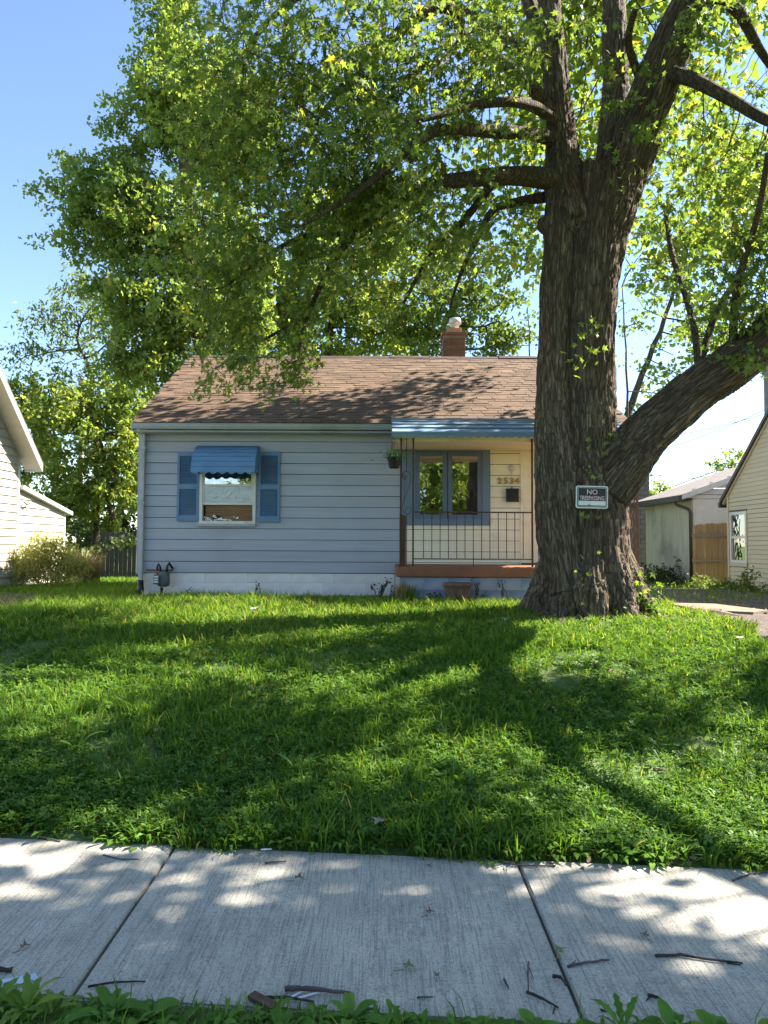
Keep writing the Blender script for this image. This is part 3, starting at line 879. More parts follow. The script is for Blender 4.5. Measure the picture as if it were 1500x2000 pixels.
for c in range(ncourse):
    s0 = c * SH_E - 0.02
    x = RX0 + 0.02 - (c % 3) * SH_W / 3 - (0.07 if c % 2 else 0)
    while x < RX1:
        cx = x + SH_W / 2
        x += SH_W
        if cx - SH_W/2 < RX0 - 0.02 or cx + SH_W / 2 > RX1 + 0.03: 
            if cx < RX0 or cx > RX1: continue
            cx = min(max(cx, RX0 + SH_W/2 - 0.015), RX1 - SH_W/2 + 0.015)
        if s0 + 0.24 > slope + 0.02: s1 = slope - 0.22
        else: s1 = s0 + random.uniform(-0.006, 0.006)
        org = Vector((cx, RE[0], RE[1])) + up_v * s1 + nr_v * 0.012
        me = random.choice(shm)
        if count < 300 and c < 12:
            o = link('shingle', me, None, roof, org - off)
            o.rotation_euler = (pitch + 0.030, random.uniform(-0.006, 0.006), 0)
            count += 1
        else:
            rot = Euler((pitch + 0.030, random.uniform(-0.006, 0.006), 0)).to_matrix()
            b = len(sv)
            sv += [rot @ v.co + org - off for v in me.vertices]
            sf += [tuple(i + b for i in p.vertices) for p in me.polygons]
            srn += [random.random()] * 8
me = bpy.data.meshes.new('upper_shingles'); me.from_pydata([tuple(v) for v in sv], [], sf)
a = me.attributes.new('rnd', 'FLOAT', 'POINT'); a.data.foreach_set('value', srn)
o = link('upper_shingles', me, M['shingle'], roof); o["kind"] = 'stuff'
x = RX0
while x < RX1 - 0.1:
    w = random.uniform(0.7, 1.3); w = min(w, RX1 - x)
    h = random.choice((0.0, 0.0, 0.012, 0.02))
    c = (RR[0], RR[1] + 0.018 + h)
    v = []
    for xx in (x, x + w - 0.01):
        v += [(xx, c[0] - 0.15, c[1] - 0.083), (xx, c[0], c[1]), (xx, c[0] + 0.15, c[1] - 0.083),
              (xx, c[0] - 0.15, c[1] - 0.06), (xx, c[0], c[1] + 0.024), (xx, c[0] + 0.15, c[1] - 0.06)]
    MB().add(v, [(0,1,4,3),(1,2,5,4),(6,9,10,7),(7,10,11,8),(0,3,9,6),(3,4,10,9),(4,5,11,10),(5,2,8,11),(0,6,7,1),(1,7,8,2)]).build('ridge_cap', M['ridge'], roof)
    x += w
# rake boards, fascia, soffit, gutter
for xr in (RX0 - 0.005, RX1 - 0.025):
    for s in (1, -1):
        ye = RR[0] - s * run
        v = []
        for (yy, zz) in ((ye, RE[1] - 0.16), (RR[0], RR[1] - 0.16), (RR[0], RR[1] - 0.03), (ye, RE[1] - 0.03)):
            v.append((xr, yy, zz))
        v += [(p[0] + 0.03, p[1], p[2]) for p in v]
        MB().hexa(v).build('rake_board', M['gutter'], house)
MB().box(RX0 + 0.03, RX1 - 0.03, RE[0] + 0.02, HY + 0.02, RE[1] - 0.16, RE[1] - 0.13).build('soffit', M['gutter'], house)
ga, gb = RX0 + 0.02, XZ(768, 830, HY)[0]
g0, g1 = RE[0] - 0.10, RE[0] + 0.015
zt = RE[1] - 0.015
prof = [(g1, zt - 0.10), (g0 + 0.03, zt - 0.10), (g0, zt - 0.05), (g0 + 0.012, zt - 0.03), (g0 - 0.004, zt), (g0 + 0.008, zt), (g0 + 0.02, zt - 0.03), (g0 + 0.012, zt - 0.05), (g0 + 0.036, zt - 0.092), (g1, zt - 0.092)]
gm = MB()
for xx in (ga, HX1 + 0.2):
    gm.v += [(xx, p[0], p[1]) for p in prof]
k = len(prof)
gm.f += [(i, (i+1) % k, (i+1) % k + k, i + k) for i in range(k)] + [tuple(range(k))[::-1], tuple(range(k, 2*k))]
gm.build('gutter', M['gutter'], house)
# frieze board under the gutter
MB().box(HX0 - 0.02, HX1 + 0.02, HY - 0.03, HY - 0.004, Z_ST + 0.0, RE[1] - 0.13).build('frieze_board', M['siding_blue'], house)
# downspout
dx = XZ(280, 1000, HY)[0]
ds = thing('downspout', (dx, HY - 0.08, gzh), 'pale grey downspout on the left corner of the blue house', 'downspout')
MB().box(dx - 0.038, dx + 0.038, HY - 0.115, HY - 0.045, 0.78, RE[1] - 0.115).build('pipe', M['gutter'], ds, bevel=0.010)
for zz in (XZ(280, 876, HY)[1], XZ(280, 983, HY)[1]):
    MB().box(dx - 0.06, dx + 0.06, HY - 0.122, HY - 0.038, zz - 0.02, zz + 0.02).build('strap', M['gutter'], ds, bevel=0.004)
MB().tube([(dx, HY - 0.08, 0.85), (dx, HY - 0.09, 0.76), (dx + 0.02, HY - 0.13, 0.68), (dx + 0.03, HY - 0.2, 0.63)], [0.055, 0.06, 0.065, 0.06], 12).build('elbow', M['black_plastic'], ds, True)
dx2 = XZ(270, 1000, HY)[0]

# gas meter
mx, mz = XZ(316, 1128, HY - 0.18)
gm_ = thing('gas_meter', (mx, HY - 0.18, gzh), 'dark grey gas meter with looped pipes beside the downspout', 'gas meter')
w = 0.115
body = MB().lathe((mx + 0.03, HY - 0.18, mz - 0.17), [(0.06, 0.0), (0.105, 0.02), (0.118, 0.06), (0.118, 0.22), (0.10, 0.27), (0.06, 0.29)], 20, 0.75).build('meter_body', M['meter_grey'], gm_, True)
MB().box(mx - 0.12, mx - 0.01, HY - 0.30, HY - 0.22, mz - 0.12, mz + 0.06).build('index_box', M['meter_grey'], gm_, bevel=0.012)
for dz in (0.02, -0.03, -0.075):
    MB().box(mx - 0.105, mx - 0.03, HY - 0.305, HY - 0.298, mz + dz - 0.014, mz + dz + 0.014).build('label_plate', M['meter_label'], gm_)
MB().tube([(mx - 0.07, HY - 0.2, mz + 0.06), (mx - 0.08, HY - 0.2, mz + 0.2), (mx - 0.06, HY - 0.2, mz + 0.26), (mx - 0.03, HY - 0.19, mz + 0.2), (mx - 0.02, HY - 0.17, mz + 0.06)], 0.02, 10).build('pipe', M['black_metal'], gm_, True)
MB().tube([(mx + 0.10, HY - 0.2, mz + 0.08), (mx + 0.10, HY - 0.2, mz + 0.2), (mx + 0.13, HY - 0.17, mz + 0.27), (mx + 0.15, HY - 0.1, mz + 0.2), (mx + 0.15, HY + 0.02, mz + 0.15)], 0.022, 10).build('pipe', M['black_metal'], gm_, True)
MB().tube([(mx - 0.34, HY - 0.03, mz + 0.135), (mx - 0.05, HY - 0.05, mz + 0.125), (mx + 0.16, HY - 0.05, mz + 0.13)], 0.016, 8).build('pipe', M['pipe_brown'], gm_, True)
MB().box(mx - 0.105, mx - 0.015, HY - 0.25, HY - 0.16, mz + 0.075, mz + 0.125).build('regulator', M['pipe_brown'], gm_, bevel=0.01)
MB().tube([(mx, HY - 0.18, mz - 0.18), (mx, HY - 0.18, 0.5)], 0.03, 10).build('riser', M['black_metal'], gm_, True)

# ---- left window
wy = HY - 0.02
win = MB()
x0, x1, z0, z1 = W1['x0'], W1['x1'], W1['z0'], W1['z1']
fr = MB()
fr.box(x0, x0 + 0.055, wy - 0.035, wy + 0.10, z0, z1); fr.box(x1 - 0.055, x1, wy - 0.035, wy + 0.10, z0, z1)
fr.box(x0 + 0.055, x1 - 0.055, wy - 0.033, wy + 0.10, z0, z0 + 0.05); fr.box(x0 + 0.055, x1 - 0.055, wy - 0.033, wy + 0.10, z1 - 0.05, z1)
window1 = fr.build('window', M['white_vinyl'], house)
MB().box(x0 - 0.03, x1 + 0.01, wy - 0.06, wy - 0.0, z0 - 0.055, z0 - 0.002).build('sill', M['gutter'], window1, bevel=0.006)
MB().box(x0 - 0.055, x0 - 0.003, wy - 0.03, wy + 0.01, z0 - 0.05, z1).build('casing', M['gutter'], window1)
za = XZ(446, 948, HY)[1]; zb = XZ(446, 984, HY)[1]
for zc, hh in ((za, 0.020), (zb, 0.022)):
    MB().box(x0 + 0.056, x1 - 0.056, wy - 0.018, wy + 0.02, zc - hh, zc + hh).build('sash_rail', M['white_vinyl'], window1, bevel=0.003)
for xx in (x0 + 0.056, x1 - 0.09):
    MB().box(xx, xx + 0.034, wy - 0.014, wy + 0.018, zb + 0.023, za - 0.021).build('sash_stile', M['white_vinyl'], window1)
    MB().box(xx, xx + 0.034, wy - 0.014, wy + 0.018, za + 0.021, z1 - 0.052).build('sash_stile', M['white_vinyl'], window1)
MB().box(x0 + 0.088, x1 - 0.088, wy - 0.003, wy + 0.001, zb + 0.02, za - 0.018).build('pane', M['glass_film'], window1)
MB().box(x0 + 0.088, x1 - 0.088, wy - 0.003, wy + 0.001, za + 0.02, z1 - 0.05).build('pane', M['glass'], window1)
MB().box(x0 + 0.088, x1 - 0.088, wy + 0.03, wy + 0.035, zb + 0.02, za - 0.018).build('window_film', M['plastic_white'], window1)
MB().box(x0 + 0.10, x1 - 0.075, wy + 0.045, wy + 0.06, z0 + 0.04, zb - 0.02).build('plywood_board', M['plywood'], window1)
for i in range(26):                                   # torn foam along the open sash
    u = random.random() ** 1.2
    cx = x0 + 0.07 + u * (x1 - x0 - 0.30)
    s = random.uniform(0.012, 0.034)
    zz = z0 + 0.05 + s + (random.random() ** 2) * (0.09 if u < 0.35 or 0.75 < u < 0.9 else 0.025)
    pts = [Vector((random.uniform(-1, 1), random.uniform(-0.5, 0.5), random.uniform(-0.8, 0.8))).normalized() * s + Vector((cx, wy + 0.022, zz)) for _ in range(8)]
    bm = bmesh.new()
    for p in pts: bm.verts.new(p - world_off(window1))
    bmesh.ops.convex_hull(bm, input=bm.verts)
    me = bpy.data.meshes.new('foam_scrap'); bm.to_mesh(me); bm.free()
    link('foam_scrap', me, M['foam'], window1)
hole = MB().lathe((x0 + 0.33, wy + 0.04, z0 + 0.115), [(0.001, 0)] + [(0.0, 0)] , 3)
hv = [(x0 + 0.33 + 0.085 * math.cos(a), wy + 0.040, z0 + 0.11 + 0.05 * math.sin(a)) for a in np.linspace(0, 2 * math.pi, 14)[:-1]]
MB().add(hv + [(p[0], p[1] + 0.004, p[2]) for p in hv], [tuple(range(13)), tuple(range(25, 12, -1))] + [(i, (i+1) % 13, (i+1) % 13 + 13, i + 13) for i in range(13)]).build('hole', M['dark'], window1)

# shutters
for (pa, pb, pt, pbm, nm) in ((348, 388, 883, 1018, 'a'), (506, 546, 882.5, 1020, 'b')):
    xa, zt_ = XZ(pa, pt, HY - 0.03); xb, zb_ = XZ(pb, pbm, HY - 0.03)
    y0, y1 = HY - 0.06, HY - 0.022
    m = MB()
    st = 0.042
    zm = zt_ + (zb_ - zt_) * 0.50
    m.box(xa, xa + st, y0, y1, zb_, zt_); m.box(xb - st, xb, y0, y1, zb_, zt_)
    m.box(xa + st, xb - st, y0 + 0.001, y1, zb_, zb_ + 0.11); m.box(xa + st, xb - st, y0 + 0.001, y1, zm - 0.045, zm + 0.045)
    m.box(xa + st, xb - st, y0 + 0.001, y1, zt_ - 0.075, zt_)
    sh = m.build('shutter', M['shutter'], house)
    sl = MB()
    for lo, hi in ((zb_ + 0.11, zm - 0.045), (zm + 0.045, zt_ - 0.075)):
        n_ = int((hi - lo) / 0.029)
        for i in range(n_):
            zc = lo + (i + 0.5) * (hi - lo) / n_
            v = []
            for xx in (xa + st, xb - st):
                v += [(xx, y0 + 0.006, zc - 0.013), (xx, y0 + 0.009, zc - 0.015), (xx, y1 - 0.002, zc + 0.008), (xx, y1 - 0.005, zc + 0.010)]
            sl.add(v, [(0,1,5,4),(1,2,6,5),(2,3,7,6),(3,0,4,7),(3,2,1,0),(4,5,6,7)])
    sl.build('slats', M['shutter'], sh, kind='stuff')
    MB().box(xa + st, xb - st, y1 - 0.004, y1 - 0.001, zb_ + 0.1, zt_ - 0.07).build('backing', M['trim_slate'], sh)

# window awning: overlapping curved slats
ax0, _ = XZ(388, 870, HY); ax1, _ = XZ(508, 870, HY)
zt_ = XZ(446, 871, HY - 0.1)[1]; zb_ = XZ(446, 921, HY - 0.52)[1]
aw = bpy.data.objects.new('window_awning', None); COL.objects.link(aw); aw.parent = house
nsl = 8
prof = []
for i in range(nsl + 1):
    t = i / nsl
    ang = t * R(72)
    prof.append((HY - 0.04 - 0.50 * math.sin(ang) / math.sin(R(72)), zt_ - (zt_ - zb_) * (1 - math.cos(ang)) / (1 - math.cos(R(72))) * 0.92 - 0.08 * t * (zt_ - zb_)))
for i in range(nsl):
    (ya, zA), (yb, zB) = prof[i], prof[i + 1]
    d = Vector((0, yb - ya, zB - zA)).normalized(); nn = Vector((0, d.z, -d.y))
    if nn.z < 0: nn = -nn
    v = []
    for xx in (ax0, ax1):
        A = Vector((xx, ya, zA)) - d * 0.01; B = Vector((xx, yb, zB)) + d * 0.018
        v += [A, B + nn * 0.012, B + nn * 0.018, A + nn * 0.006]
    MB().add(v, [(0,1,5,4),(1,2,6,5),(2,3,7,6),(3,0,4,7),(3,2,1,0),(4,5,6,7)]).build('awning_slat', M['awning'], aw)
def scallop(x0, x1, y, zt, h, step, depth, mat, parent, name='valance'):
    v, f = [], []
    n_ = max(4, int((x1 - x0) / step * 6))
    for i in range(n_ + 1):
        x = x0 + (x1 - x0) * i / n_
        ph = ((x - x0) / step) % 1.0
        zz = zt - h - depth * abs(math.sin(math.pi * ph))
        v += [(x, y, zt), (x, y, zz), (x, y + 0.006, zz), (x, y + 0.006, zt)]
    for i in range(n_):
        a = i * 4
        f += [(a, a+1, a+5, a+4), (a+1, a+2, a+6, a+5), (a+2, a+3, a+7, a+6), (a+3, a, a+4, a+7)]
    return MB().add(v, f).build(name, mat, parent)
scallop(ax0 + 0.003, ax1 - 0.003, prof[-1][0] - 0.012, prof[-1][1] + 0.012, 0.018, 0.165, 0.042, M['awning'], aw)
for xx in (ax0 + 0.004, ax1 - 0.012):                 # stepped side panels
    for i in range(6):
        t0, t1 = i / 6, (i + 1) / 6
        zA = prof[0][1] + (prof[-1][1] - prof[0][1]) * t0; zB = prof[0][1] + (prof[-1][1] - prof[0][1]) * t1
        def yat(z):
            for k in range(nsl):
                if prof[k][1] >= z >= prof[k + 1][1]:
                    u = (prof[k][1] - z) / max(1e-6, prof[k][1] - prof[k + 1][1])
                    return prof[k][0] + (prof[k + 1][0] - prof[k][0]) * u
            return prof[-1][0]
        ya, yb = yat(zA - 1e-5), yat(zB + 1e-5)
        b = 0.006
        v = [(xx, HY - 0.022, zB), (xx + 0.008 + b, HY - 0.022, zB), (xx + 0.008, HY - 0.022, zA), (xx, HY - 0.022, zA),
             (xx, yb + 0.006, zB), (xx + 0.008 + b, yb + 0.006, zB), (xx + 0.008, ya + 0.006, zA), (xx, ya + 0.006, zA)]
        MB().hexa(v).build('side_panel', M['awning'], aw)

# ---- porch window
x0, x1, z0, z1 = W2['x0'], W2['x1'], W2['z0'], W2['z1']
m = MB()
iw = [XZ(p, 950, HY)[0] for p in (811, 942)]
iz = XZ(870, 882, HY)[1], XZ(870, 1014, HY)[1]
m.box(x0, iw[0], HY - 0.035, HY + 0.06, z0, z1); m.box(iw[1], x1, HY - 0.035, HY + 0.06, z0, z1)
m.box(iw[0], iw[1], HY - 0.034, HY + 0.06, iz[0], z1); m.box(iw[0], iw[1], HY - 0.034, HY + 0.06, z0, iz[1])
window2 = m.build('window', M['trim_blue'], house)
xm = XZ(874, 950, HY)[0]
for (a_, b_) in ((iw[0], xm - 0.006), (xm + 0.006, iw[1])):
    sw_ = 0.085
    s_ = MB()
    y0, y1 = HY - 0.02, HY + 0.03
    s_.box(a_, a_ + sw_, y0, y1, iz[1], iz[0] - 0.003); s_.box(b_ - sw_, b_, y0, y1, iz[1], iz[0] - 0.003)
    s_.box(a_ + sw_, b_ - sw_, y0 + 0.001, y1, iz[1], iz[1] + 0.085); s_.box(a_ + sw_, b_ - sw_, y0 + 0.001, y1, iz[0] - 0.085, iz[0] - 0.003)
    s_.build('sash', M['trim_slate'], window2)
    MB().box(a_ + sw_ - 0.005, b_ - sw_ + 0.005, HY + 0.002, HY + 0.007, iz[1] + 0.08, iz[0] - 0.08).build('pane', M['glass'], window2)
    bl = MB()
    k = 0
    zz = iz[0] - 0.09
    while zz > iz[1] + 0.09:
        v = []
        for xx in (a_ + sw_ + 0.004, b_ - sw_ - 0.004):
            v += [(xx, HY + 0.050, zz - 0.012), (xx, HY + 0.053, zz - 0.014), (xx, HY + 0.072, zz + 0.012), (xx, HY + 0.069, zz + 0.014)]
        bl.add(v, [(0,1,5,4),(1,2,6,5),(2,3,7,6),(3,0,4,7),(3,2,1,0),(4,5,6,7)])
        zz -= 0.028
    bl.build('blind', M['blind'], window2, kind='stuff')
# ---- front door (mostly behind the trunk)
x0, x1, z1 = D1['x0'], D1['x1'], D1['z1']
zf = 1.18
m = MB()
m.box(x0, x0 + 0.14, HY - 0.03, HY + 0.06, zf, z1); m.box(x1 - 0.14, x1, HY - 0.03, HY + 0.06, zf, z1); m.box(x0 + 0.14, x1 - 0.14, HY - 0.029, HY + 0.06, z1 - 0.12, z1)
door = m.build('door', M['siding_cream'], house)
MB().box(x0 + 0.145, x1 - 0.145, HY + 0.005, HY + 0.05, zf + 0.02, z1 - 0.125).build('door_panel', M['siding_cream'], door, bevel=0.004)
zg = XZ(1050, 960, HY)[1], XZ(1050, 1029, HY)[1]
MB().box(x0 + 0.36, x1 - 0.32, HY - 0.002, HY + 0.008, zg[1], zg[0] + 0.5).build('pane', M['glass'], door)
for i in range(5):
    zz = zg[1] - 0.10 - i * 0.135
    MB().box(x0 + 0.365, x0 + 0.378, HY - 0.004, HY + 0.007, zz - 0.045, zz + 0.045).build('vent_slot', M['dark'], door)
MB().box(x0 + 0.01, x1 - 0.01, HY - 0.05, HY + 0.02, zf - 0.02, zf + 0.025).build('threshold', M['brown_board'], door)

# house number digits
for ch, px in zip("2534", (976, 988, 999.5, 1010)):
    cu = bpy.data.curves.new('house_number', 'FONT')
    cu.body = ch; cu.size = 0.155; cu.extrude = 0.006; cu.offset = 0.006; cu.align_x = 'CENTER'
    cu.materials.append(M['brass'])
    p = P(px, 944.5, HY - 0.03)
    o = text_mesh('house_number', cu, house, p - world_off(house), (R(90), 0, 0), (1.12, 1, 1))
    o["label"] = 'gold numeral ' + ch + ' on the cream porch wall'

# mailbox
bx = [XZ(989, 954, HY - 0.09), XZ(1013, 980, HY - 0.09)]
mb_ = thing('mailbox', ((bx[0][0] + bx[1][0]) / 2, HY - 0.02, bx[1][1]), 'square black metal mailbox below the gold house number', 'mailbox')
MB().box(bx[0][0], bx[1][0], HY - 0.12, HY - 0.02, bx[1][1], bx[0][1] - 0.03).build('box', M['black_metal'], mb_, bevel=0.006)
MB().box(bx[0][0] - 0.006, bx[1][0] + 0.006, HY - 0.128, HY - 0.018, bx[0][1] - 0.032, bx[0][1]).build('lid', M['black_metal'], mb_, bevel=0.006)
MB().tube([((bx[0][0]+bx[1][0])/2, HY - 0.03, bx[0][1]), ((bx[0][0]+bx[1][0])/2, HY - 0.03, bx[0][1] + 0.035)], 0.012, 8).build('hanger', M['black_metal'], mb_)
# porch lamp
lx, lz = XZ(1000, 913, HY - 0.06)
la = thing('wall_lamp', (lx, HY - 0.02, lz), 'small round metal wall lamp above the house number', 'lamp')
MB().lathe((lx, HY - 0.03, lz - 0.03), [(0.06, 0), (0.065, 0.02), (0.05, 0.06), (0.02, 0.075)], 16, 0.5).build('cap', M['galv'], la, True)
MB().tube([(lx, HY - 0.03, lz - 0.03), (lx + 0.012, HY - 0.035, lz - 0.07), (lx - 0.008, HY - 0.035, lz - 0.10), (lx + 0.008, HY - 0.035, lz - 0.13)], 0.009, 8).build('arm', M['galv'], la, True)
MB().lathe((lx, HY - 0.045, lz - 0.075), [(0.012, 0), (0.03, 0.012), (0.034, 0.03), (0.022, 0.045)], 14, 0.8).build('bulb', M['meter_label'], la, True)

# ---- porch
PY = 11.9
PX0, PX1 = XZ(774, 1107, PY)[0], XZ(1258, 1107, PY)[0]
PZ = XZ(900, 1107, PY)[1]
porch = MB().box(PX0, PX1, PY, HY + 0.01, PZ - 0.175, PZ).build('porch', M['porch_slab'], house, bevel=0.02)
porch["label"] = 'brown painted concrete porch slab'
base = MB().box(PX0 + 0.10, PX1 - 0.10, PY + 0.10, HY, 0.2, PZ - 0.176).build('porch_base', M['foundation_blue'], house)
zb0 = PZ - 0.178
blocks(base, PX0 + 0.06, PX1 - 0.05, PY + 0.10, [(0.40, 0.59), (0.59, 0.785), (0.785, zb0)], M['foundation_blue'], 'p')
# right end of the porch base (white block)
MB().box(PX1 - 0.049, PX1 - 0.03, PY + 0.06, HY, 0.35, zb0).build('end_wall', M['foundation'], base)

def bar(parent, name, px, pyb, pyt, D, r, mat, sq=True):
    a, b = P(px, pyb, D), P(px, pyt, D)
    b.x = a.x
    m = MB()
    if sq: m.box(a.x - r, a.x + r, D - r, D + r, a.z, b.z)
    else: m.tube([a, b], r, 8)
    return m.build(name, mat, parent)
def scroll(parent, pts, D, r=0.006, mat=None):
    """smooth curve through pixel points"""
    ps = [P(x, y, D) for x, y in pts]
    out = []
    for i in range(len(ps) - 1):
        p0, p1, p2, p3 = ps[max(i-1, 0)], ps[i], ps[i+1], ps[min(i+2, len(ps)-1)]
        for k in range(5):
            t = k / 5
            out.append(0.5 * ((2*p1) + (p2-p0)*t + (2*p0-5*p1+4*p2-p3)*t*t + (3*p1-p0-3*p2+p3)*t**3))
    out.append(ps[-1])
    return MB().tube(out, r, 6).build('scroll', mat or M['iron'], parent, True)
RD = PY + 0.10
def column(xa, xb, label, mat, twisted=False):
    c = bpy.data.objects.new('porch_column', None); COL.objects.link(c); c.parent = house
    c["label"] = label
    zt0 = 852
    bar(c, 'upright', xa, 1108, zt0, RD, 0.014, mat); bar(c, 'upright', xb, 1108, zt0, RD, 0.014, mat)
    xm_ = (xa + xb) / 2
    w = (xb - xa) / 2
    if not twisted:
        bar(c, 'stem', xm_ - 0.5, 920, zt0, RD, 0.006, mat, False)
        bar(c, 'stem', xm_ - 0.5, 1104, 1004, RD, 0.006, mat, False)
        S_ = [(xm_ - 4, 934), (xm_ - 6, 930), (xm_ - 8, 926), (xm_ - 4, 921), (xm_ + 4, 922), (xm_ + 8, 930), (xm_ + 6, 945), (xm_, 962), (xm_ - 6, 978), (xm_ - 8, 990),
              (xm_ - 5, 1001), (xm_ + 3, 1004), (xm_ + 8, 999), (xm_ + 7, 992), (xm_ + 2, 990), (xm_ - 1, 995)]
        scroll(c, S_, RD)
        scroll(c, [(xm_ - 9, 924), (xm_ - 8, 934), (xm_ - 3, 936), (xm_ - 1, 931), (xm_ - 3, 928)], RD)
        scroll(c, [(xm_ - 3, 1000), (xm_ - 4.5, 970), (xm_ - 4, 930)], RD, 0.004)
    else:
        for xx in (xa + (xb - xa) * 0.36, xa + (xb - xa) * 0.68):
            a, b = P(xx, 1100, RD), P(xx, zt0, RD)
            pts = []
            n_ = 60
            for i in range(n_ + 1):
                z = a.z + (b.z - a.z) * i / n_
                pts.append((a.x + 0.012 * math.sin(i * 1.1), RD + 0.012 * math.cos(i * 1.1), z))
            MB().tube(pts, 0.011, 6).build('twisted_bar', mat, c, True)
        for yy in (1092, 900):
            a, b = P(xa, yy, RD), P(xb, yy, RD)
            MB().box(a.x, b.x, RD - 0.01, RD + 0.01, a.z - 0.008, a.z + 0.008).build('cross_bar', mat, c)
    return c
column(782.5, 806.5, 'left scrolled iron porch column', M['iron'])
column(1040, 1064, 'middle iron porch column partly hidden by the trunk', M['iron'])
column(1226, 1246, 'right red-brown iron porch column with twisted bars', M['iron_red'], True)
# brown board at the foot of the left column
a, b = P(780, 1106, RD + 0.06), P(793, 1008, RD + 0.06)
v = [(a.x, RD + 0.04, a.z), (b.x, RD + 0.04, a.z), (b.x, RD + 0.09, a.z), (a.x, RD + 0.09, a.z),
     (a.x, RD + 0.04, b.z + 0.04), (b.x, RD + 0.04, b.z), (b.x, RD + 0.09, b.z), (a.x, RD + 0.09, b.z + 0.04)]
MB().hexa(v).build('side_board', M['brown_board'], house)
rail = bpy.data.objects.new('porch_railing', None); COL.objects.link(rail); rail.parent = house
for yy, r_ in ((1000, 0.011), (1091.5, 0.009)):
    a, b = P(806.5, yy, RD), P(1040, yy, RD)
    MB().box(a.x + 0.014, b.x - 0.014, RD - r_, RD + r_, a.z - r_, a.z + r_).build('rail', M['iron'], rail)
for i in range(13):
    px = 827 + i * 16.25
    bar(rail, 'baluster', px, 1108 if i == 6 else 1091, 1000, RD, 0.006, M['iron'])
# right railing, mostly behind the trunk
rail2 = bpy.data.objects.new('porch_railing', None); COL.objects.link(rail2); rail2.parent = house
for yy in (1000, 1091.5):
    a, b = P(1180, yy, RD), P(1226, yy, RD)
    MB().box(a.x, b.x - 0.014, RD - 0.01, RD + 0.01, a.z - 0.01, a.z + 0.01).build('rail', M['iron_red'], rail2)
for px in (1184, 1198, 1212):
    bar(rail2, 'baluster', px, 1091, 1000, RD, 0.006, M['iron_red'])
# porch ceiling and awning
AX0, AX1 = XZ(766, 850, PY - 0.18)[0], XZ(1236, 850, PY - 0.18)[0]
ztop = XZ(900, 822, HY - 0.30)[1]
zfr = XZ(900, 846, PY - 0.18)[1]
pa = bpy.data.objects.new('porch_awning', None); COL.objects.link(pa); pa.parent = house
ystart, yend = HY - 0.36, PY - 0.18
np_ = 7
for i in range(np_):
    t0, t1 = i / np_, (i + 1) / np_
    ya, yb = ystart + (yend - ystart) * t0, ystart + (yend - ystart) * t1
    cz = lambda t: ztop + (zfr - ztop) * (0.35 * t + 0.65 * t ** 2.2)
    A, B = Vector((0, ya, cz(t0))), Vector((0, yb, cz(t1)))
    v = []
    for xx in (AX0, AX1):
        X_ = Vector((xx, 0, 0))
        v += [A + X_ + Vector((0, 0, -0.012)), B + X_ + Vector((0, -0.025, 0.006)), B + X_ + Vector((0, -0.025, 0.022)), A + X_ + Vector((0, 0, 0.004))]
    MB().add(v, [(0,1,5,4),(1,2,6,5),(2,3,7,6),(3,0,4,7),(3,2,1,0),(4,5,6,7)]).build('awning_panel', M['porch_awning'], pa)
scallop(AX0, AX1, yend - 0.024, zfr + 0.006, 0.055, 0.135, 0.028, M['porch_awning'], pa)
MB().box(AX0, AX1, yend - 0.034, yend - 0.026, zfr - 0.012, zfr + 0.012).build('trim_strip', M['porch_awning'], pa)
for xx in (AX0 + 0.002, AX1 - 0.01):
    v = [(xx, HY - 0.05, zfr - 0.07), (xx + 0.008, HY - 0.05, zfr - 0.07), (xx + 0.008, yend, zfr - 0.07), (xx, yend, zfr - 0.07),
         (xx, HY - 0.36, ztop - 0.02), (xx + 0.008, HY - 0.36, ztop - 0.02), (xx + 0.008, yend, zfr), (xx, yend, zfr)]
    MB().hexa(v).build('end_panel', M['porch_awning'], pa)
MB().box(AX0 + 0.02, AX1 - 0.02, PY + 0.0, HY - 0.035, zfr - 0.045, zfr - 0.025).build('porch_ceiling', M['siding_cream'], house)
MB().box(AX0 + 0.015, AX1 - 0.015, RD + 0.02, RD + 0.06, zfr - 0.10, zfr - 0.046).build('header_beam', M['siding_cream'], house)

# chimney
CX0, CX1 = XZ(864, 690, 17.75)[0], XZ(907, 690, 17.75)[0]
zc0 = RR[1] - 0.5
ztop_c = XZ(885, 660, 17.75)[1]
chim = MB().box(CX0 + 0.012, CX1 - 0.012, 17.512, 18.0 - 0.012, zc0, ztop_c).build('chimney', M['mortar'], house)
offc = world_off(chim)
bh = 0.066
def brick_me(w, d, key):
    return block_mesh(w, bh - 0.010, d, M['brick'], ('brick', round(w, 3), round(d, 3)))
nb = int((ztop_c - zc0) / bh)
cw = CX1 - CX0
for i in range(nb):
    z = zc0 + (i + 0.5) * bh
    k = 2
    segs = [(0, 0.5), (0.5, 1.0)] if i % 2 else [(0, 0.25), (0.25, 0.75), (0.75, 1.0)]
    for a_, b_ in segs:
        w = cw * (b_ - a_) - 0.008
        for yy in (17.53, 17.98):
            o = link('brick', brick_me(w, 0.06, 0), None, chim, Vector((CX0 + cw * (a_ + b_) / 2, yy + random.uniform(-0.003, 0.003), z)) - offc)
    for a_, b_ in segs:
        w = 0.40 * (b_ - a_) - 0.008
        for xx in (CX0 + 0.03, CX1 - 0.03):
            o = link('brick', block_mesh(0.06, bh - 0.010, w, M['brick'], ('bricks', round(w, 3))), None, chim, Vector((xx, 17.56 + 0.40 * (a_ + b_) / 2, z)) - offc)
MB().box(CX0 - 0.035, CX1 + 0.035, 17.46, 18.05, ztop_c + 0.001, ztop_c + 0.075).build('crown_course', M['brick'], chim, bevel=0.006)
cxm = (CX0 + CX1) / 2 + 0.01
zq = XZ(885, 645, 17.75)[1]
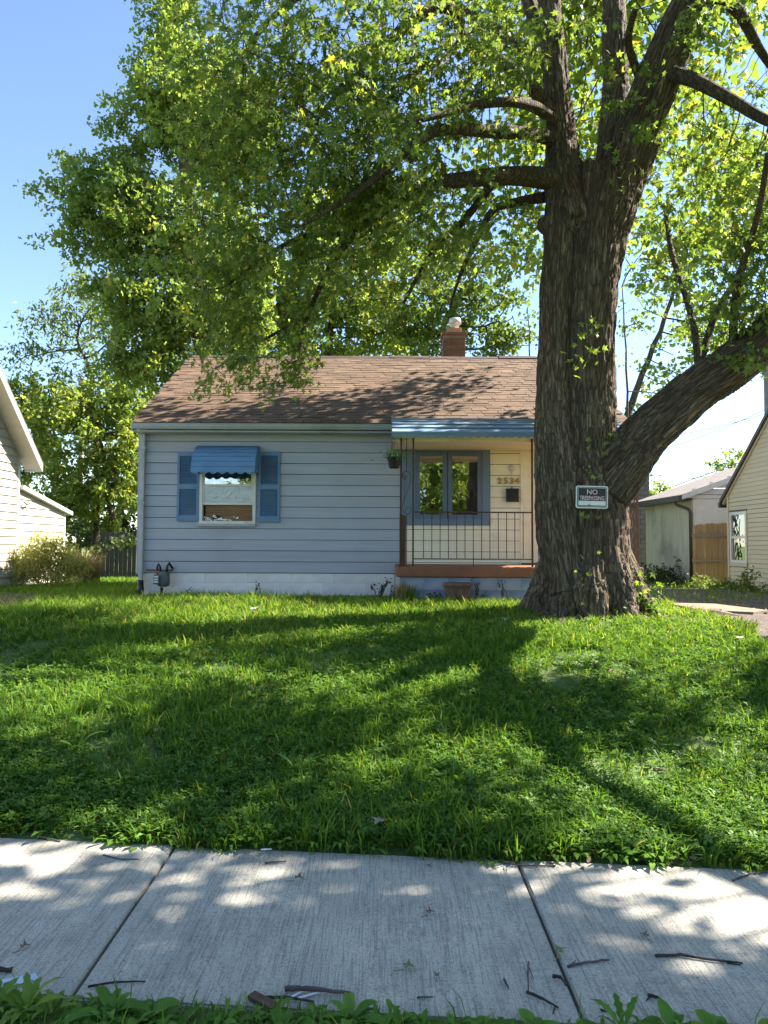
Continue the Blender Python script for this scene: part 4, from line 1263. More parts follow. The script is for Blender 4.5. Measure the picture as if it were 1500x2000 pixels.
MB().box(cxm - 0.17, cxm + 0.17, 17.60, 17.94, ztop_c + 0.076, zq + 0.02).build('flue_tile', M['clay'], chim, bevel=0.012)
MB().lathe((cxm + 0.03, 17.77, zq + 0.02), [(0.10, 0), (0.10, 0.10), (0.135, 0.14), (0.16, 0.15), (0.145, 0.27), (0.0001 + 0.11, 0.275)], 20).build('flue_cap', M['galv'], chim, True)

# hanging pot
hp = P(770, 903, RD - 0.15)
pot = thing('hanging_pot', (hp.x, hp.y, hp.z - 0.10), 'black plastic hanging pot of small green plants under the porch awning', 'hanging pot')
MB().lathe((hp.x, hp.y, hp.z - 0.10), [(0.075, 0), (0.085, 0.02), (0.115, 0.15), (0.13, 0.17), (0.13, 0.185), (0.115, 0.185), (0.10, 0.16)], 20).build('pot', M['black_plastic'], pot, True)
apex = P(771, 856, RD - 0.15)
for k in range(3):
    a = k * 2.1 + 0.4
    MB().tube([(hp.x + 0.12 * math.cos(a), hp.y + 0.12 * math.sin(a), hp.z + 0.08), apex], 0.003, 5).build('hanger_wire', M['wire'], pot)

# planter on the ground by the porch
pp = P(893, 1168, PY - 0.25)
gp = float(gz(pp.x, pp.y))
pl = thing('planter_pot', (pp.x, pp.y, gp), 'round weathered clay planter pot on the ground before the porch', 'pot')
hgt = XZ(893, 1137, PY - 0.25)[1] - gp
MB().lathe((pp.x, pp.y, gp - 0.01), [(0.13, 0), (0.16, 0.02), (0.21, hgt * 0.6), (0.225, hgt * 0.86), (0.24, hgt * 0.88), (0.24, hgt), (0.215, hgt), (0.2, hgt * 0.8)], 28).build('pot', M['pot_clay'], pl, True)
MB().lathe((pp.x, pp.y, gp + hgt * 0.8), [(0.20, -0.02), (0.205, 0.01), (0.1, 0.03)], 20).build('soil', M['soil'], pl, True)

# ------------------------------------------------------------------ plant helpers
MAPLE = np.array([(0.0, 0, 0), (0.0, 0.05, 0), (0.10, 0.34, -.03), (0.27, 0.17, 0), (0.55, 0.52, -.06), (0.52, 0.15, 0),
                  (1.0, 0.0, -.12), (0.52, -0.15, 0), (0.55, -0.52, -.06), (0.27, -0.17, 0), (0.10, -0.34, -.03), (0.0, -0.05, 0)])
MAPLE_C = np.array([[0.3, 0, 0.04]])
MAPLE_V = np.concatenate([MAPLE_C, MAPLE[1:]])
MAPLE_T = np.array([(0, i, i + 1) for i in range(1, 11)])
DIAM_V = np.array([(0, 0, 0), (0.5, 0.36, -0.05), (1.0, 0, -0.12), (0.5, -0.36, -0.05)])
DIAM_T = np.array([(0, 1, 2), (0, 2, 3)])
LONG_V = np.array([(0, 0, 0), (0.45, 0.17, -0.03), (1.0, 0, -0.1), (0.45, -0.17, -0.03)])
TRI5_V = np.array([(0, 0, 0), (0.22, 0.30, -.02), (0.42, 0.12, 0.02), (0.70, 0.30, -.06), (1.0, 0, -.12), (0.70, -0.30, -.06), (0.42, -0.12, 0.02), (0.22, -0.30, -.02)])
TRI5_T = np.array([(0, 1, 2), (0, 2, 6), (0, 6, 7), (2, 3, 4), (2, 4, 6), (6, 4, 5)])

def place_leaves(pos, size, dirs, tv, tt, updir=0.6, rnd=None):
    """vectorised leaf cards: dirs = tip directions"""
    n = len(pos)
    t = dirs / np.linalg.norm(dirs, axis=1, keepdims=True)
    nrm = rng.normal(0, 0.55, (n, 3)); nrm[:, 2] += updir
    nrm -= t * np.sum(nrm * t, 1, keepdims=True)
    nrm /= np.maximum(1e-6, np.linalg.norm(nrm, axis=1, keepdims=True))
    s = np.cross(nrm, t)
    k = len(tv)
    V = pos[:, None, :] + size[:, None, None] * (tv[None, :, 0:1] * t[:, None, :] + tv[None, :, 1:2] * s[:, None, :] + tv[None, :, 2:3] * nrm[:, None, :])
    T = (np.arange(n) * k)[:, None, None] + tt[None]
    r = rnd if rnd is not None else rng.random(n)
    return V.reshape(-1, 3), T.reshape(-1, 3), np.repeat(r, k)

def colonize(seeds, seed_r, attr, step, kill, iters=90, droop=0.0):
    """space colonisation from seeds towards attractors; returns nodes, parents, terminal node of each attractor"""
    nodes = [np.array(p, float) for p in seeds]
    parent = [-1] * len(nodes)
    A = np.asarray(attr, float)
    N = len(A)
    S0 = np.array(nodes)
    best_d = np.full(N, 1e9); best_i = np.zeros(N, int)
    for c in range(0, len(S0), 200):
        d = np.linalg.norm(A[:, None] - S0[None, c:c+200], axis=2)
        i = d.argmin(1); dm = d[np.arange(N), i]
        m = dm < best_d; best_d[m] = dm[m]; best_i[m] = i[m] + c
    alive = best_d > kill
    for it in range(iters):
        idx = np.where(alive)[0]
        if len(idx) == 0: break
        acc = {}
        NP = np.array(nodes)
        dv = A[idx] - NP[best_i[idx]]
        dv /= np.maximum(1e-9, np.linalg.norm(dv, axis=1, keepdims=True))
        u, inv = np.unique(best_i[idx], return_inverse=True)
        sm = np.zeros((len(u), 3)); np.add.at(sm, inv, dv)
        sm += rng.normal(0, 0.12, sm.shape); sm[:, 2] -= droop
        L = np.linalg.norm(sm, axis=1, keepdims=True)
        sm /= np.maximum(1e-9, L)
        new = NP[u] + sm * step
        d2 = np.linalg.norm(new - NP[u], axis=1)
        base = len(nodes)
        for k_ in range(len(u)):
            nodes.append(new[k_]); parent.append(int(u[k_]))
        d = np.linalg.norm(A[idx][:, None] - new[None], axis=2)
        i = d.argmin(1); dm = d[np.arange(len(idx)), i]
        imp = dm < best_d[idx]
        stuck = ~imp
        ii = idx[imp]
        best_d[ii] = dm[imp]; best_i[ii] = i[imp] + base
        if it > 6:      # attractors that stopped getting closer
            sidx = idx[stuck & (best_d[idx] < kill * 2.2)]
            alive[sidx] = False
        alive &= best_d > kill
        if len(nodes) > 26000: break
    return np.array(nodes), np.array(parent), best_i

def branch_mesh(nodes, parent, term, tip_r, nseeds, expo=2.4, sides=4, rmax=0.1, keep=None):
    """pipe-model tubes for the grown nodes; prunes unused stubs"""
    n = len(nodes)
    load = np.zeros(n)
    np.add.at(load, term, 1.0)
    for i in range(n - 1, nseeds - 1, -1):
        load[parent[i]] += load[i]
    r = np.minimum(tip_r * np.maximum(load, 0.5) ** (1 / expo), rmax)
    V, T = [], []
    e = [i for i in range(nseeds, n) if load[i] > 0]
    if not e: return np.zeros((0, 3)), np.zeros((0, 3), int)
    e = np.array(e)
    a = nodes[parent[e]]; b = nodes[e]
    ra = np.where(parent[e] < nseeds, np.minimum(r[e] * 1.15, rmax), r[parent[e]]); rb_ = r[e]
    t = b - a; t /= np.maximum(1e-9, np.linalg.norm(t, axis=1, keepdims=True))
    ref = np.where(np.abs(t[:, 2:3]) < 0.9, np.array([[0, 0, 1.0]]), np.array([[1.0, 0, 0]]))
    u = np.cross(t, ref); u /= np.linalg.norm(u, axis=1, keepdims=True)
    w = np.cross(t, u)
    rings = []
    for (c, rr) in ((a - t * rb_[:, None] * 0.5, ra), (b + t * rb_[:, None] * 0.3, rb_)):
        for k in range(sides):
            an = 2 * math.pi * k / sides
            rings.append(c + (u * math.cos(an) + w * math.sin(an)) * rr[:, None])
    V = np.stack(rings, 1).reshape(-1, 3)
    k0 = (np.arange(len(e)) * 2 * sides)[:, None]
    T = []
    for k in range(sides):
        k2 = (k + 1) % sides
        T += [k0 + np.array([k, k2, sides + k2]), k0 + np.array([k, sides + k2, sides + k])]
    return V, np.concatenate(T)

def blob_points(blobs, density):
    out = []
    for b in blobs:
        if len(b) == 6: c = P(b[0], b[1], b[2]); rx, ry, rz = b[3:6]; k = 1.0
        elif len(b) == 7 and b[6] != 'w': c = P(b[0], b[1], b[2]); rx, ry, rz = b[3:6]; k = b[6]
        else: c = Vector(b[0:3]); rx, ry, rz = b[3:6]; k = 0.95
        n = int(4.19 * rx * ry * rz * density * k)
        p = rng.normal(0, 1, (n, 3)); p /= np.linalg.norm(p, axis=1, keepdims=True)
        p *= rng.random((n, 1)) ** (1 / 2.4)
        out.append(p * np.array([rx, ry, rz]) + np.array(c))
    return np.concatenate(out)

def spline(pts, n=6):
    """pts: (px, py, D, r) -> list of (Vector, r)"""
    ps = [(P(a, b, c), r) for a, b, c, r in pts]
    out = []
    for i in range(len(ps) - 1):
        p0, p1, p2, p3 = [ps[min(max(i + k, 0), len(ps) - 1)] for k in (-1, 0, 1, 2)]
        for k in range(n):
            t = k / n
            q_ = 0.5 * ((2*p1[0]) + (p2[0]-p0[0])*t + (2*p0[0]-5*p1[0]+4*p2[0]-p3[0])*t*t + (3*p1[0]-p0[0]-3*p2[0]+p3[0])*t**3)
            out.append((q_, p1[1] + (p2[1] - p1[1]) * t))
    out.append(ps[-1])
    return out

# ------------------------------------------------------------------ the big silver maple
TD = 9.75
tb = P(1150, 1195, TD)
tree = thing('maple_tree', (tb.x, tb.y, float(gz(tb.x, tb.y))), 'large old maple with thick furrowed forked trunk in the front lawn', 'tree')
trunk_s = spline([(1150, 1215, TD, 0.66), (1150, 1180, TD, 0.61), (1149, 1140, TD, 0.57), (1147, 1060, TD, 0.55), (1146, 980, TD, 0.52), (1143, 900, TD, 0.42), (1142, 780, TD, 0.365),
                  (1147, 600, TD, 0.375), (1157, 460, TD + 0.02, 0.40), (1168, 385, TD + 0.03, 0.42), (1168, 335, TD + 0.03, 0.36)], 5)
limbs = [
    spline([(1112, 1130, TD - 0.18, 0.36), (1100, 1040, TD - 0.16, 0.36), (1092, 940, TD - 0.12, 0.325), (1086, 860, TD - 0.10, 0.275), (1084, 760, TD - 0.08, 0.235), (1087, 600, TD - 0.06, 0.225), (1094, 480, TD - 0.05, 0.24), (1100, 400, TD - 0.04, 0.25), (1102, 330, TD - 0.02, 0.22)]),
    spline([(1118, 440, TD, 0.36), (1103, 350, TD, 0.27), (1094, 240, TD - 0.05, 0.185), (1084, 120, TD - 0.1, 0.165), (1075, 20, TD - 0.15, 0.15), (1068, -120, TD - 0.3, 0.13), (1040, -320, TD - 0.5, 0.09), (1020, -520, TD - 0.6, 0.05)]),
    spline([(1090, 200, TD - 0.05, 0.14), (1072, 120, TD, 0.125), (1046, 45, TD + 0.1, 0.115), (1022, -30, TD + 0.2, 0.10), (960, -200, TD + 0.5, 0.08), (900, -400, TD + 0.8, 0.04)]),
    spline([(1160, 520, TD + 0.08, 0.28), (1175, 420, TD + 0.1, 0.28), (1192, 320, TD + 0.2, 0.22), (1200, 200, TD + 0.3, 0.185), (1201, 80, TD + 0.4, 0.17), (1198, -40, TD + 0.6, 0.15), (1210, -250, TD + 1.0, 0.11), (1230, -480, TD + 1.4, 0.05)]),
    spline([(1160, 600, TD, 0.30), (1170, 500, TD, 0.33), (1190, 410, TD, 0.345), (1228, 310, TD - 0.05, 0.33), (1265, 205, TD - 0.1, 0.30), (1305, 100, TD - 0.2, 0.28), (1355, 0, TD - 0.3, 0.26), (1430, -130, TD - 0.5, 0.2), (1520, -330, TD - 0.8, 0.12), (1600, -520, TD - 1.0, 0.06)]),
    spline([(1150, 985, TD - 0.05, 0.42), (1205, 915, TD - 0.12, 0.40), (1262, 850, TD - 0.2, 0.325), (1340, 780, TD - 0.35, 0.30), (1430, 716, TD - 0.55, 0.285), (1520, 640, TD - 0.75, 0.27), (1620, 520, TD - 1.0, 0.22), (1760, 300, TD - 1.2, 0.15), (1900, 80, TD - 1.3, 0.08)]),
]
mb = MB()
mb.tube([p for p, r in trunk_s], [r for p, r in trunk_s], 28)
for l in limbs:
    mb.tube([p for p, r in l], [r for p, r in l], 20)
# root flare, burl and knots
z_g = float(gz(tb.x, tb.y))
for ang, ln, r0 in ((2.85, 0.92, 0.28), (3.9, 0.82, 0.28), (4.55, 0.78, 0.26), (5.2, 0.84, 0.25), (5.9, 0.92, 0.25), (0.3, 0.85, 0.24), (1.3, 0.9, 0.26), (2.0, 0.9, 0.25)):
    d = Vector((math.cos(ang), math.sin(ang), 0))
    base_c = Vector((tb.x, tb.y, 0))
    pts = [base_c + d * 0.30 + Vector((0, 0, z_g + 1.05)), base_c + d * 0.44 + Vector((0, 0, z_g + 0.55)), base_c + d * 0.56 + Vector((0, 0, z_g + 0.20)), base_c + d * (ln * 0.92) + Vector((0, 0, z_g - 0.10))]
    mb.tube(pts, [0.16, r0 * 0.8, r0 * 0.78, r0 * 0.4], 14)
def ball(c, r, s=(1, 1, 1)):
    bm = bmesh.new(); bmesh.ops.create_icosphere(bm, subdivisions=3, radius=r)
    b = len(mb.v)
    mb.v += [tuple(Vector((v.co.x * s[0], v.co.y * s[1], v.co.z * s[2])) + c) for v in bm.verts]
    mb.f += [tuple(v.index + b for v in f.verts) for f in bm.faces]
    bm.free()
ball(P(1150, 1150, TD - 0.52), 0.26, (0.9, 0.8, 1.35))
ball(P(1064, 440, TD - 0.1), 0.11)
ball(P(1192, 1120, TD - 0.42), 0.2, (0.8, 0.8, 2.2))
tmp_me = bpy.data.meshes.new('tmp'); tmp_me.from_pydata(mb.v, [], mb.f)
tmp = bpy.data.objects.new('tmp', tmp_me); COL.objects.link(tmp)
md = tmp.modifiers.new('remesh', 'REMESH'); md.mode = 'VOXEL'; md.voxel_size = 0.021
sm_ = tmp.modifiers.new('smooth', 'SMOOTH'); sm_.factor = 0.5; sm_.iterations = 9
dg = bpy.context.evaluated_depsgraph_get()
ev = tmp.evaluated_get(dg).to_mesh()
nv = len(ev.vertices)
TV = np.zeros(nv * 3); ev.vertices.foreach_get('co', TV); TV = TV.reshape(-1, 3)
TN = np.zeros(nv * 3); ev.vertices.foreach_get('normal', TN); TN = TN.reshape(-1, 3)
ev.calc_loop_triangles()
TT = np.zeros(len(ev.loop_triangles) * 3, dtype=np.int32); ev.loop_triangles.foreach_get('vertices', TT); TT = TT.reshape(-1, 3)
tmp.evaluated_get(dg).to_mesh_clear()
bpy.data.objects.remove(tmp)
# bark coordinates: nearest limb axis
segs = []
for li, l in enumerate([trunk_s] + limbs):
    s_acc = li * 7.3
    for (p, r), (q_, r2) in zip(l[:-1], l[1:]):
        segs.append((np.array(p), np.array(q_), s_acc, (r + r2) / 2)); s_acc += (q_ - p).length
best = np.full(nv, 1e9); BC = np.zeros((nv, 3)); BR = np.ones(nv)
for a, b, s0, r in segs:
    ab = b - a; ll = ab @ ab
    t = np.clip((TV - a) @ ab / ll, 0, 1)
    c = a + t[:, None] * ab
    rad = TV - c
    d = np.linalg.norm(rad, axis=1)
    dd = d / r
    m = dd < best
    best[m] = dd[m]
    tn = ab / math.sqrt(ll)
    ref = np.array([0.0, 1.0, 0.0]); u = np.cross(tn, ref); u /= np.linalg.norm(u); w = np.cross(tn, u)
    ru = rad[m] / np.maximum(d[m][:, None], 1e-6)
    BC[m, 0] = (ru @ u) * min(r, 0.62); BC[m, 1] = (ru @ w) * min(r, 0.62); BC[m, 2] = (s0 + t[m] * math.sqrt(ll)) * 0.115
    BR[m] = r
disp = np.zeros(nv)
for i in range(nv):
    v = Vector(BC[i])
    n1 = noise.noise(v * 9.0) * 0.05
    ridge = min(1.0, abs(noise.noise(Vector((v.x + n1, v.y + n1, v.z)) * 22.0)) * 3.2) * 0.8 + 0.35 * noise.noise(v * 44.0)
    big = noise.noise(Vector(TV[i]) * 2.2)
    flute = noise.noise(Vector((BC[i][0] * 4.5, BC[i][1] * 4.5, BC[i][2] * 1.5)))
    k = min(1.0, BR[i] / 0.35)
    disp[i] = k * (0.036 * ridge - 0.016 + 0.03 * big + 0.06 * flute)
TV = TV + TN * disp[:, None]
off = np.array(world_off(tree))
trunk = link('trunk', np_mesh('trunk', TV - off, TT, smooth_=True, vec=BC), M['bark'], tree)

# visible side branches, each its own part
sidebr = [
    spline([(1085, 352, TD - 0.1, 0.16), (1030, 345, TD - 0.2, 0.135), (970, 345, TD - 0.4, 0.115), (900, 352, TD - 0.6, 0.10), (836, 362, TD - 0.6, 0.09), (780, 390, TD - 0.4, 0.08), (736, 420, TD - 0.1, 0.07), (690, 458, TD + 0.3, 0.06), (640, 530, TD + 0.8, 0.045), (600, 620, TD + 1.2, 0.035), (582, 690, TD + 1.4, 0.02)]),
    spline([(1085, 272, TD - 0.1, 0.11), (1040, 262, TD - 0.4, 0.09), (960, 257, TD - 0.9, 0.08), (860, 254, TD - 1.3, 0.07), (800, 290, TD - 1.4, 0.055), (730, 352, TD - 1.4, 0.04), (660, 400, TD - 1.3, 0.03), (590, 440, TD - 1.2, 0.02)]),
    spline([(1092, 245, TD - 0.1, 0.085), (1050, 212, TD - 0.4, 0.075), (1000, 199, TD - 0.8, 0.065), (930, 205, TD - 1.1, 0.055), (870, 222, TD - 1.4, 0.04), (800, 240, TD - 1.6, 0.025)]),
    spline([(1090, 240, TD - 0.1, 0.105), (1035, 165, TD - 0.3, 0.09), (980, 122, TD - 0.5, 0.085), (930, 95, TD - 0.7, 0.08), (903, 70, TD - 0.8, 0.08), (893, 30, TD - 0.9, 0.075), (862, 15, TD - 1.0, 0.07), (810, 38, TD - 1.1, 0.065), (745, 92, TD - 1.2, 0.055), (695, 122, TD - 1.2, 0.045), (672, 162, TD - 1.2, 0.03), (600, 260, TD - 1.0, 0.02)]),
    spline([(903, 78, TD - 0.8, 0.05), (860, 118, TD - 1.0, 0.04), (810, 140, TD - 1.2, 0.03), (760, 180, TD - 1.3, 0.02)]),
    spline([(1065, 385, TD + 0.1, 0.08), (1010, 395, TD + 0.3, 0.065), (962, 412, TD + 0.5, 0.055), (930, 470, TD + 0.8, 0.045), (897, 542, TD + 1.0, 0.03), (880, 600, TD + 1.2, 0.015)]),
    spline([(970, 346, TD - 0.4, 0.06), (930, 400, TD - 0.1, 0.055), (896, 442, TD + 0.1, 0.05), (856, 478, TD + 0.3, 0.045), (822, 530, TD + 0.5, 0.035), (788, 592, TD + 0.8, 0.02)]),
    spline([(1060, 120, TD + 0.1, 0.08), (960, 50, TD + 0.4, 0.065), (820, -20, TD + 0.6, 0.055), (680, -40, TD + 0.6, 0.05), (560, 10, TD + 0.4, 0.045), (470, 110, TD + 0.2, 0.035), (400, 230, TD + 0.2, 0.02)]),
    spline([(690, 458, TD + 0.3, 0.045), (600, 460, TD + 0.4, 0.04), (520, 500, TD + 0.7, 0.03), (440, 560, TD + 1.0, 0.02)]),
    spline([(560, 10, TD + 0.4, 0.04), (545, 170, TD, 0.03), (480, 172, TD - 0.1, 0.025), (420, 210, TD - 0.2, 0.018)]),
    spline([(600, 620, TD + 1.2, 0.03), (540, 650, TD + 1.6, 0.025), (470, 690, TD + 1.9, 0.018), (420, 720, TD + 2.0, 0.012)]),
    spline([(1290, 140, TD - 0.2, 0.12), (1350, 155, TD - 0.6, 0.09), (1420, 190, TD - 1.0, 0.075), (1510, 240, TD - 1.4, 0.06), (1620, 260, TD - 1.8, 0.04)]),
    spline([(1366, 735, TD - 0.35, 0.06), (1357, 650, TD - 0.2, 0.045), (1336, 570, TD, 0.038), (1312, 495, TD + 0.3, 0.04), (1300, 420, TD + 0.5, 0.025)]),
    spline([(1366, 720, TD - 0.3, 0.05), (1395, 620, TD - 0.1, 0.045), (1440, 540, TD + 0.1, 0.035), (1470, 470, TD + 0.2, 0.02)]),
    spline([(1430, 700, TD - 0.5, 0.06), (1440, 560, TD - 1.0, 0.045), (1480, 420, TD - 1.5, 0.035), (1500, 300, TD - 2.0, 0.03)]),
    spline([(1380, -20, TD - 0.3, 0.10), (1440, 20, TD - 0.4, 0.08), (1480, 90, TD - 0.3, 0.06), (1520, 150, TD, 0.04)]),
    spline([(1262, 180, TD + 0.0, 0.07), (1228, 90, TD - 0.4, 0.05), (1240, 20, TD - 0.8, 0.04)]),
    # limbs that carry the added shade foliage over the lawn and the viewer, above and beside the frame
    spline([(1355, 0, TD - 0.3, 0.16), (1480, -180, TD - 1.6, 0.13), (1600, -420, TD - 3.0, 0.09), (1700, -800, TD - 4.5, 0.05)]),
    spline([(1068, -120, TD - 0.3, 0.10), (960, -280, TD - 1.4, 0.08), (800, -500, TD - 2.6, 0.06), (700, -800, TD - 3.8, 0.035)]),
    spline([(1620, 520, TD - 1.0, 0.15), (1860, 380, TD - 2.4, 0.12), (2300, 180, TD - 3.9, 0.08), (3000, -100, TD - 5.2, 0.05)]),
    spline([(1198, -40, TD + 0.6, 0.12), (1180, -150, TD + 2.2, 0.10), (1200, -180, TD + 4.0, 0.07), (1230, -200, TD + 5.6, 0.04)]),
    spline([(1430, -130, TD - 0.5, 0.13), (1650, -250, TD - 0.2, 0.10), (1900, -300, TD + 0.3, 0.06)]),
]
allb = []
for l in sidebr:
    m = MB(); m.tube([p for p, r in l], [r for p, r in l], 9); m.build('branch', M['bark_twig'], tree, True)
    allb += l
for l in limbs:
    allb += l[6:] if l[0][1] != 0.36 else []

blobs = [
    (560, 120, 9.2, 1.5, 1.6, 1.2), (470, 260, 9.6, 1.0, 1.4, 1.0), (690, 270, 8.7, 1.5, 1.4, 1.2), (860, 110, 8.7, 1.4, 1.5, 1.1, 0.8), (600, 430, 9.9, 1.5, 1.3, 1.0),
    (450, 450, 10.4, 0.9, 1.1, 0.9), (440, 580, 10.9, 0.9, 1.0, 0.8), (760, 460, 9.6, 1.2, 1.0, 0.8), (510, 650, 11.3, 1.1, 0.9, 0.75), (450, 715, 11.6, 0.7, 0.6, 0.34), (575, 705, 11.4, 0.5, 0.5, 0.45), (400, 735, 11.6, 0.25, 0.3, 0.15), (480, 770, 11.6, 0.22, 0.3, 0.16),
    (590, 725, 11.5, 0.28, 0.3, 0.22), (920, 430, 9.8, 0.7, 0.8, 0.7), (860, 520, 10.4, 0.7, 0.7, 0.5, 0.7), (680, 590, 10.8, 0.9, 0.8, 0.6), (990, 180, 9.1, 0.6, 1.0, 1.0, 0.8), (770, 360, 9.0, 0.9, 1.0, 0.8),
    (980, 50, 9.0, 0.8, 1.0, 0.7, 0.7), (420, 60, 9.6, 0.5, 0.9, 0.9, 0.6), (1000, 330, 9.4, 0.5, 0.6, 0.6, 0.7), (1020, 450, 9.9, 0.35, 0.5, 0.7, 0.7), (745, 90, 8.5, 1.0, 1.0, 0.8),
    (1330, 260, 9.6, 0.8, 0.9, 1.0, 0.8), (1420, 120, 9.0, 0.9, 1.2, 1.0, 0.8), (1430, 370, 9.0, 0.7, 1.0, 0.9, 0.9), (1290, 420, 10.1, 0.5, 0.8, 0.7, 0.7), (1340, 540, 9.8, 0.6, 0.8, 0.6, 0.9),
    (1460, 560, 8.9, 0.45, 0.8, 0.7), (1490, 650, 8.6, 0.35, 0.4, 0.4), (1270, 120, 9.8, 0.5, 0.7, 0.8, 0.6), (1150, 60, 9.6, 0.6, 0.8, 0.7, 0.5), (1230, 250, 8.95, 0.25, 0.25, 0.55, 1.2), (1160, 200, 9.4, 0.25, 0.4, 0.5, 0.6),
    (1330, 660, 9.6, 0.35, 0.4, 0.35, 0.8), (1360, 600, 9.3, 0.5, 0.5, 0.5, 0.8), (1440, 600, 8.9, 0.4, 0.5, 0.5), (1420, 520, 8.8, 0.5, 0.5, 0.5, 0.9), (1300, 500, 9.6, 0.4, 0.5, 0.5, 0.8), (1400, 40, 8.7, 0.8, 0.8, 0.6, 0.9), (1350, 170, 8.9, 0.5, 0.5, 0.5), (1460, 250, 8.6, 0.5, 0.6, 0.6), (1255, 340, 9.2, 0.25, 0.3, 0.4, 1.2), (1480, 120, 8.4, 0.4, 0.6, 0.7), (1440, 480, 9.0, 0.6, 0.7, 0.6), (1380, 400, 9.6, 0.6, 0.7, 0.7),
    (1395, 800, 9.1, 0.30, 0.3, 0.22, 0.9), (1345, 875, 9.3, 0.28, 0.3, 0.16, 0.7), (1440, 790, 8.9, 0.22, 0.3, 0.16, 0.8), (1470, 690, 8.6, 0.35, 0.3, 0.22), (1400, 690, 8.9, 0.4, 0.25, 0.15, 1.4),
    (1150, 130, 9.2, 0.3, 0.4, 0.5, 0.8), (1215, 170, 9.1, 0.3, 0.3, 0.5, 1.0),
]
shade_blobs = [  # foliage added mostly out of view to shade lawn, sidewalk, awning and roof
    (6.5, 6.0, 7.6, 2.8, 2.6, 2.2, 'w'), (8.2, 9.0, 8.0, 2.8, 2.6, 2.4, 'w'), (3.0, 5.2, 10.6, 2.8, 2.4, 1.6, 'w'), (6.5, 3.0, 9.0, 2.8, 2.4, 2.0, 'w'), (4.0, 12.6, 11.0, 2.8, 2.2, 2.0, 'w'),
    (-1.0, 9.6, 11.6, 1.7, 1.6, 1.1, 'w'), (3.0, 9.4, 13.2, 2.0, 2.0, 1.3, 'w'), (7.4, 9.5, 11.6, 1.8, 2.0, 1.3, 'w'), (5.2, 15.2, 10.4, 2.2, 1.8, 1.4, 'w'), (5.8, 13.5, 7.0, 1.1, 0.8, 0.7, 'w'), (6.8, 14.3, 8.0, 1.2, 0.8, 0.8, 'w'), (9.5, 8.2, 6.8, 1.5, 1.4, 1.1, 'w'), (8.2, 6.8, 6.2, 1.3, 1.1, 0.9, 'w'), (10.6, 9.8, 7.6, 1.4, 1.3, 1.1, 'w'), (-1.2, 6.2, 9.6, 1.9, 1.6, 1.2, 'w'),
    (7.8, 1.8, 7.6, 2.0, 1.5, 1.5, 'w'), (4.6, 2.6, 8.2, 1.7, 1.5, 1.2, 'w'), (9.0, 4.6, 5.8, 1.6, 1.7, 1.2, 'w'), (10.4, 3.2, 8.2, 1.6, 1.6, 1.4, 'w'), (10.6, 7.6, 7.6, 1.8, 2.0, 1.5, 'w'), (3.0, 14.2, 9.0, 1.7, 1.3, 1.0, 'w'), (0.4, 13.6, 8.2, 1.6, 1.1, 0.9, 'w'), (8.0, 13.4, 8.6, 2.0, 1.1, 1.2, 'w'), (5.8, 4.6, 6.6, 1.6, 1.2, 1.1, 'w'), (8.0, 4.8, 7.4, 1.6, 1.3, 1.2, 'w'), (10.0, 5.2, 8.0, 1.5, 1.3, 1.2, 'w'), (6.6, 4.4, 8.4, 1.5, 1.2, 1.0, 'w'), (11.6, 5.6, 9.4, 1.4, 1.3, 1.2, 'w'), (4.3, 5.0, 6.2, 1.4, 1.0, 0.8, 'w'), (6.2, 5.6, 7.6, 1.5, 1.0, 0.9, 'w'), (8.6, 5.9, 8.6, 1.5, 1.0, 0.9, 'w'), (7.4, 5.2, 6.0, 1.4, 0.9, 0.8, 'w'),
    (1.5, 15.6, 7.8, 1.3, 0.7, 0.6, 'w'), (3.4, 15.9, 9.0, 1.4, 0.8, 0.7, 'w'), (5.2, 16.2, 8.8, 1.2, 0.8, 0.6, 'w'), (-0.4, 15.2, 8.8, 1.2, 0.7, 0.6, 'w'), (-0.3, 14.5, 7.2, 1.2, 0.6, 0.55, 'w'), (1.5, 14.5, 7.4, 1.0, 0.6, 0.55, 'w'), (3.2, 14.8, 7.6, 1.0, 0.6, 0.5, 'w'),
]
in_at = blob_points(blobs, 13.0)
off_at = blob_points(shade_blobs, 5.4)
# crown openings cut along sun rays to place sun patches on the ground
def ground_at(px, py):
    d = ray(px, py)
    best_t = None
    for t in np.arange(1.5, 16, 0.04):
        p = Vector((0, 0, CAMZ)) + d * (t / d.y)
        if p.z <= float(gz(p.x, p.y)) + 0.05: return p
    return None
OPEN = [(60,1325,.5),(200,1330,.45),(330,1318,.4),(20,1385,.4),(270,1262,.35),(560,1236,.45),(660,1228,.4),(600,1330,.3),(720,1348,.35),(890,1300,.3),(960,1290,.3),(1090,1228,.45),(1190,1238,.5),(1310,1240,.5),(1400,1262,.4),
        (1300,1318,.35),(800,1470,.28),(1190,1560,.35),(1340,1556,.3),(1480,1585,.35),(1110,1480,.22),(1450,1420,.25),(1270,1735,.22),(1400,1770,.25),(1480,1835,.25),(1150,1705,.15),(400,1728,.12),(20,1700,.12),
        (130,1185,.5),(230,1160,.5),(450,1195,.45),(1000,1185,.3),(780,1195,.35),(1250,1200,.5)]
sv_ = np.array(sun_vec)
def open_crown(a, extra, p_keep):
    keep = np.ones(len(a), bool)
    for px, py, r_ in OPEN:
        g = ground_at(px, py)
        if g is None: continue
        w_ = a - np.array(g)
        t = w_ @ sv_
        dist = np.linalg.norm(w_ - t[:, None] * sv_, axis=1)
        keep &= ~((dist < r_ * 0.7 + extra) & (t > 0) & (rng.random(len(a)) > p_keep))
    return a[keep]
off_at = open_crown(off_at, 0.36, 0.0)
in_at = open_crown(in_at, 0.12, 0.12)
attr = np.concatenate([in_at, off_at])
seeds = [tuple(p) for p, r in allb]
nodes, par, term = colonize(seeds, None, attr, 0.21, 0.20, 80, droop=0.05)
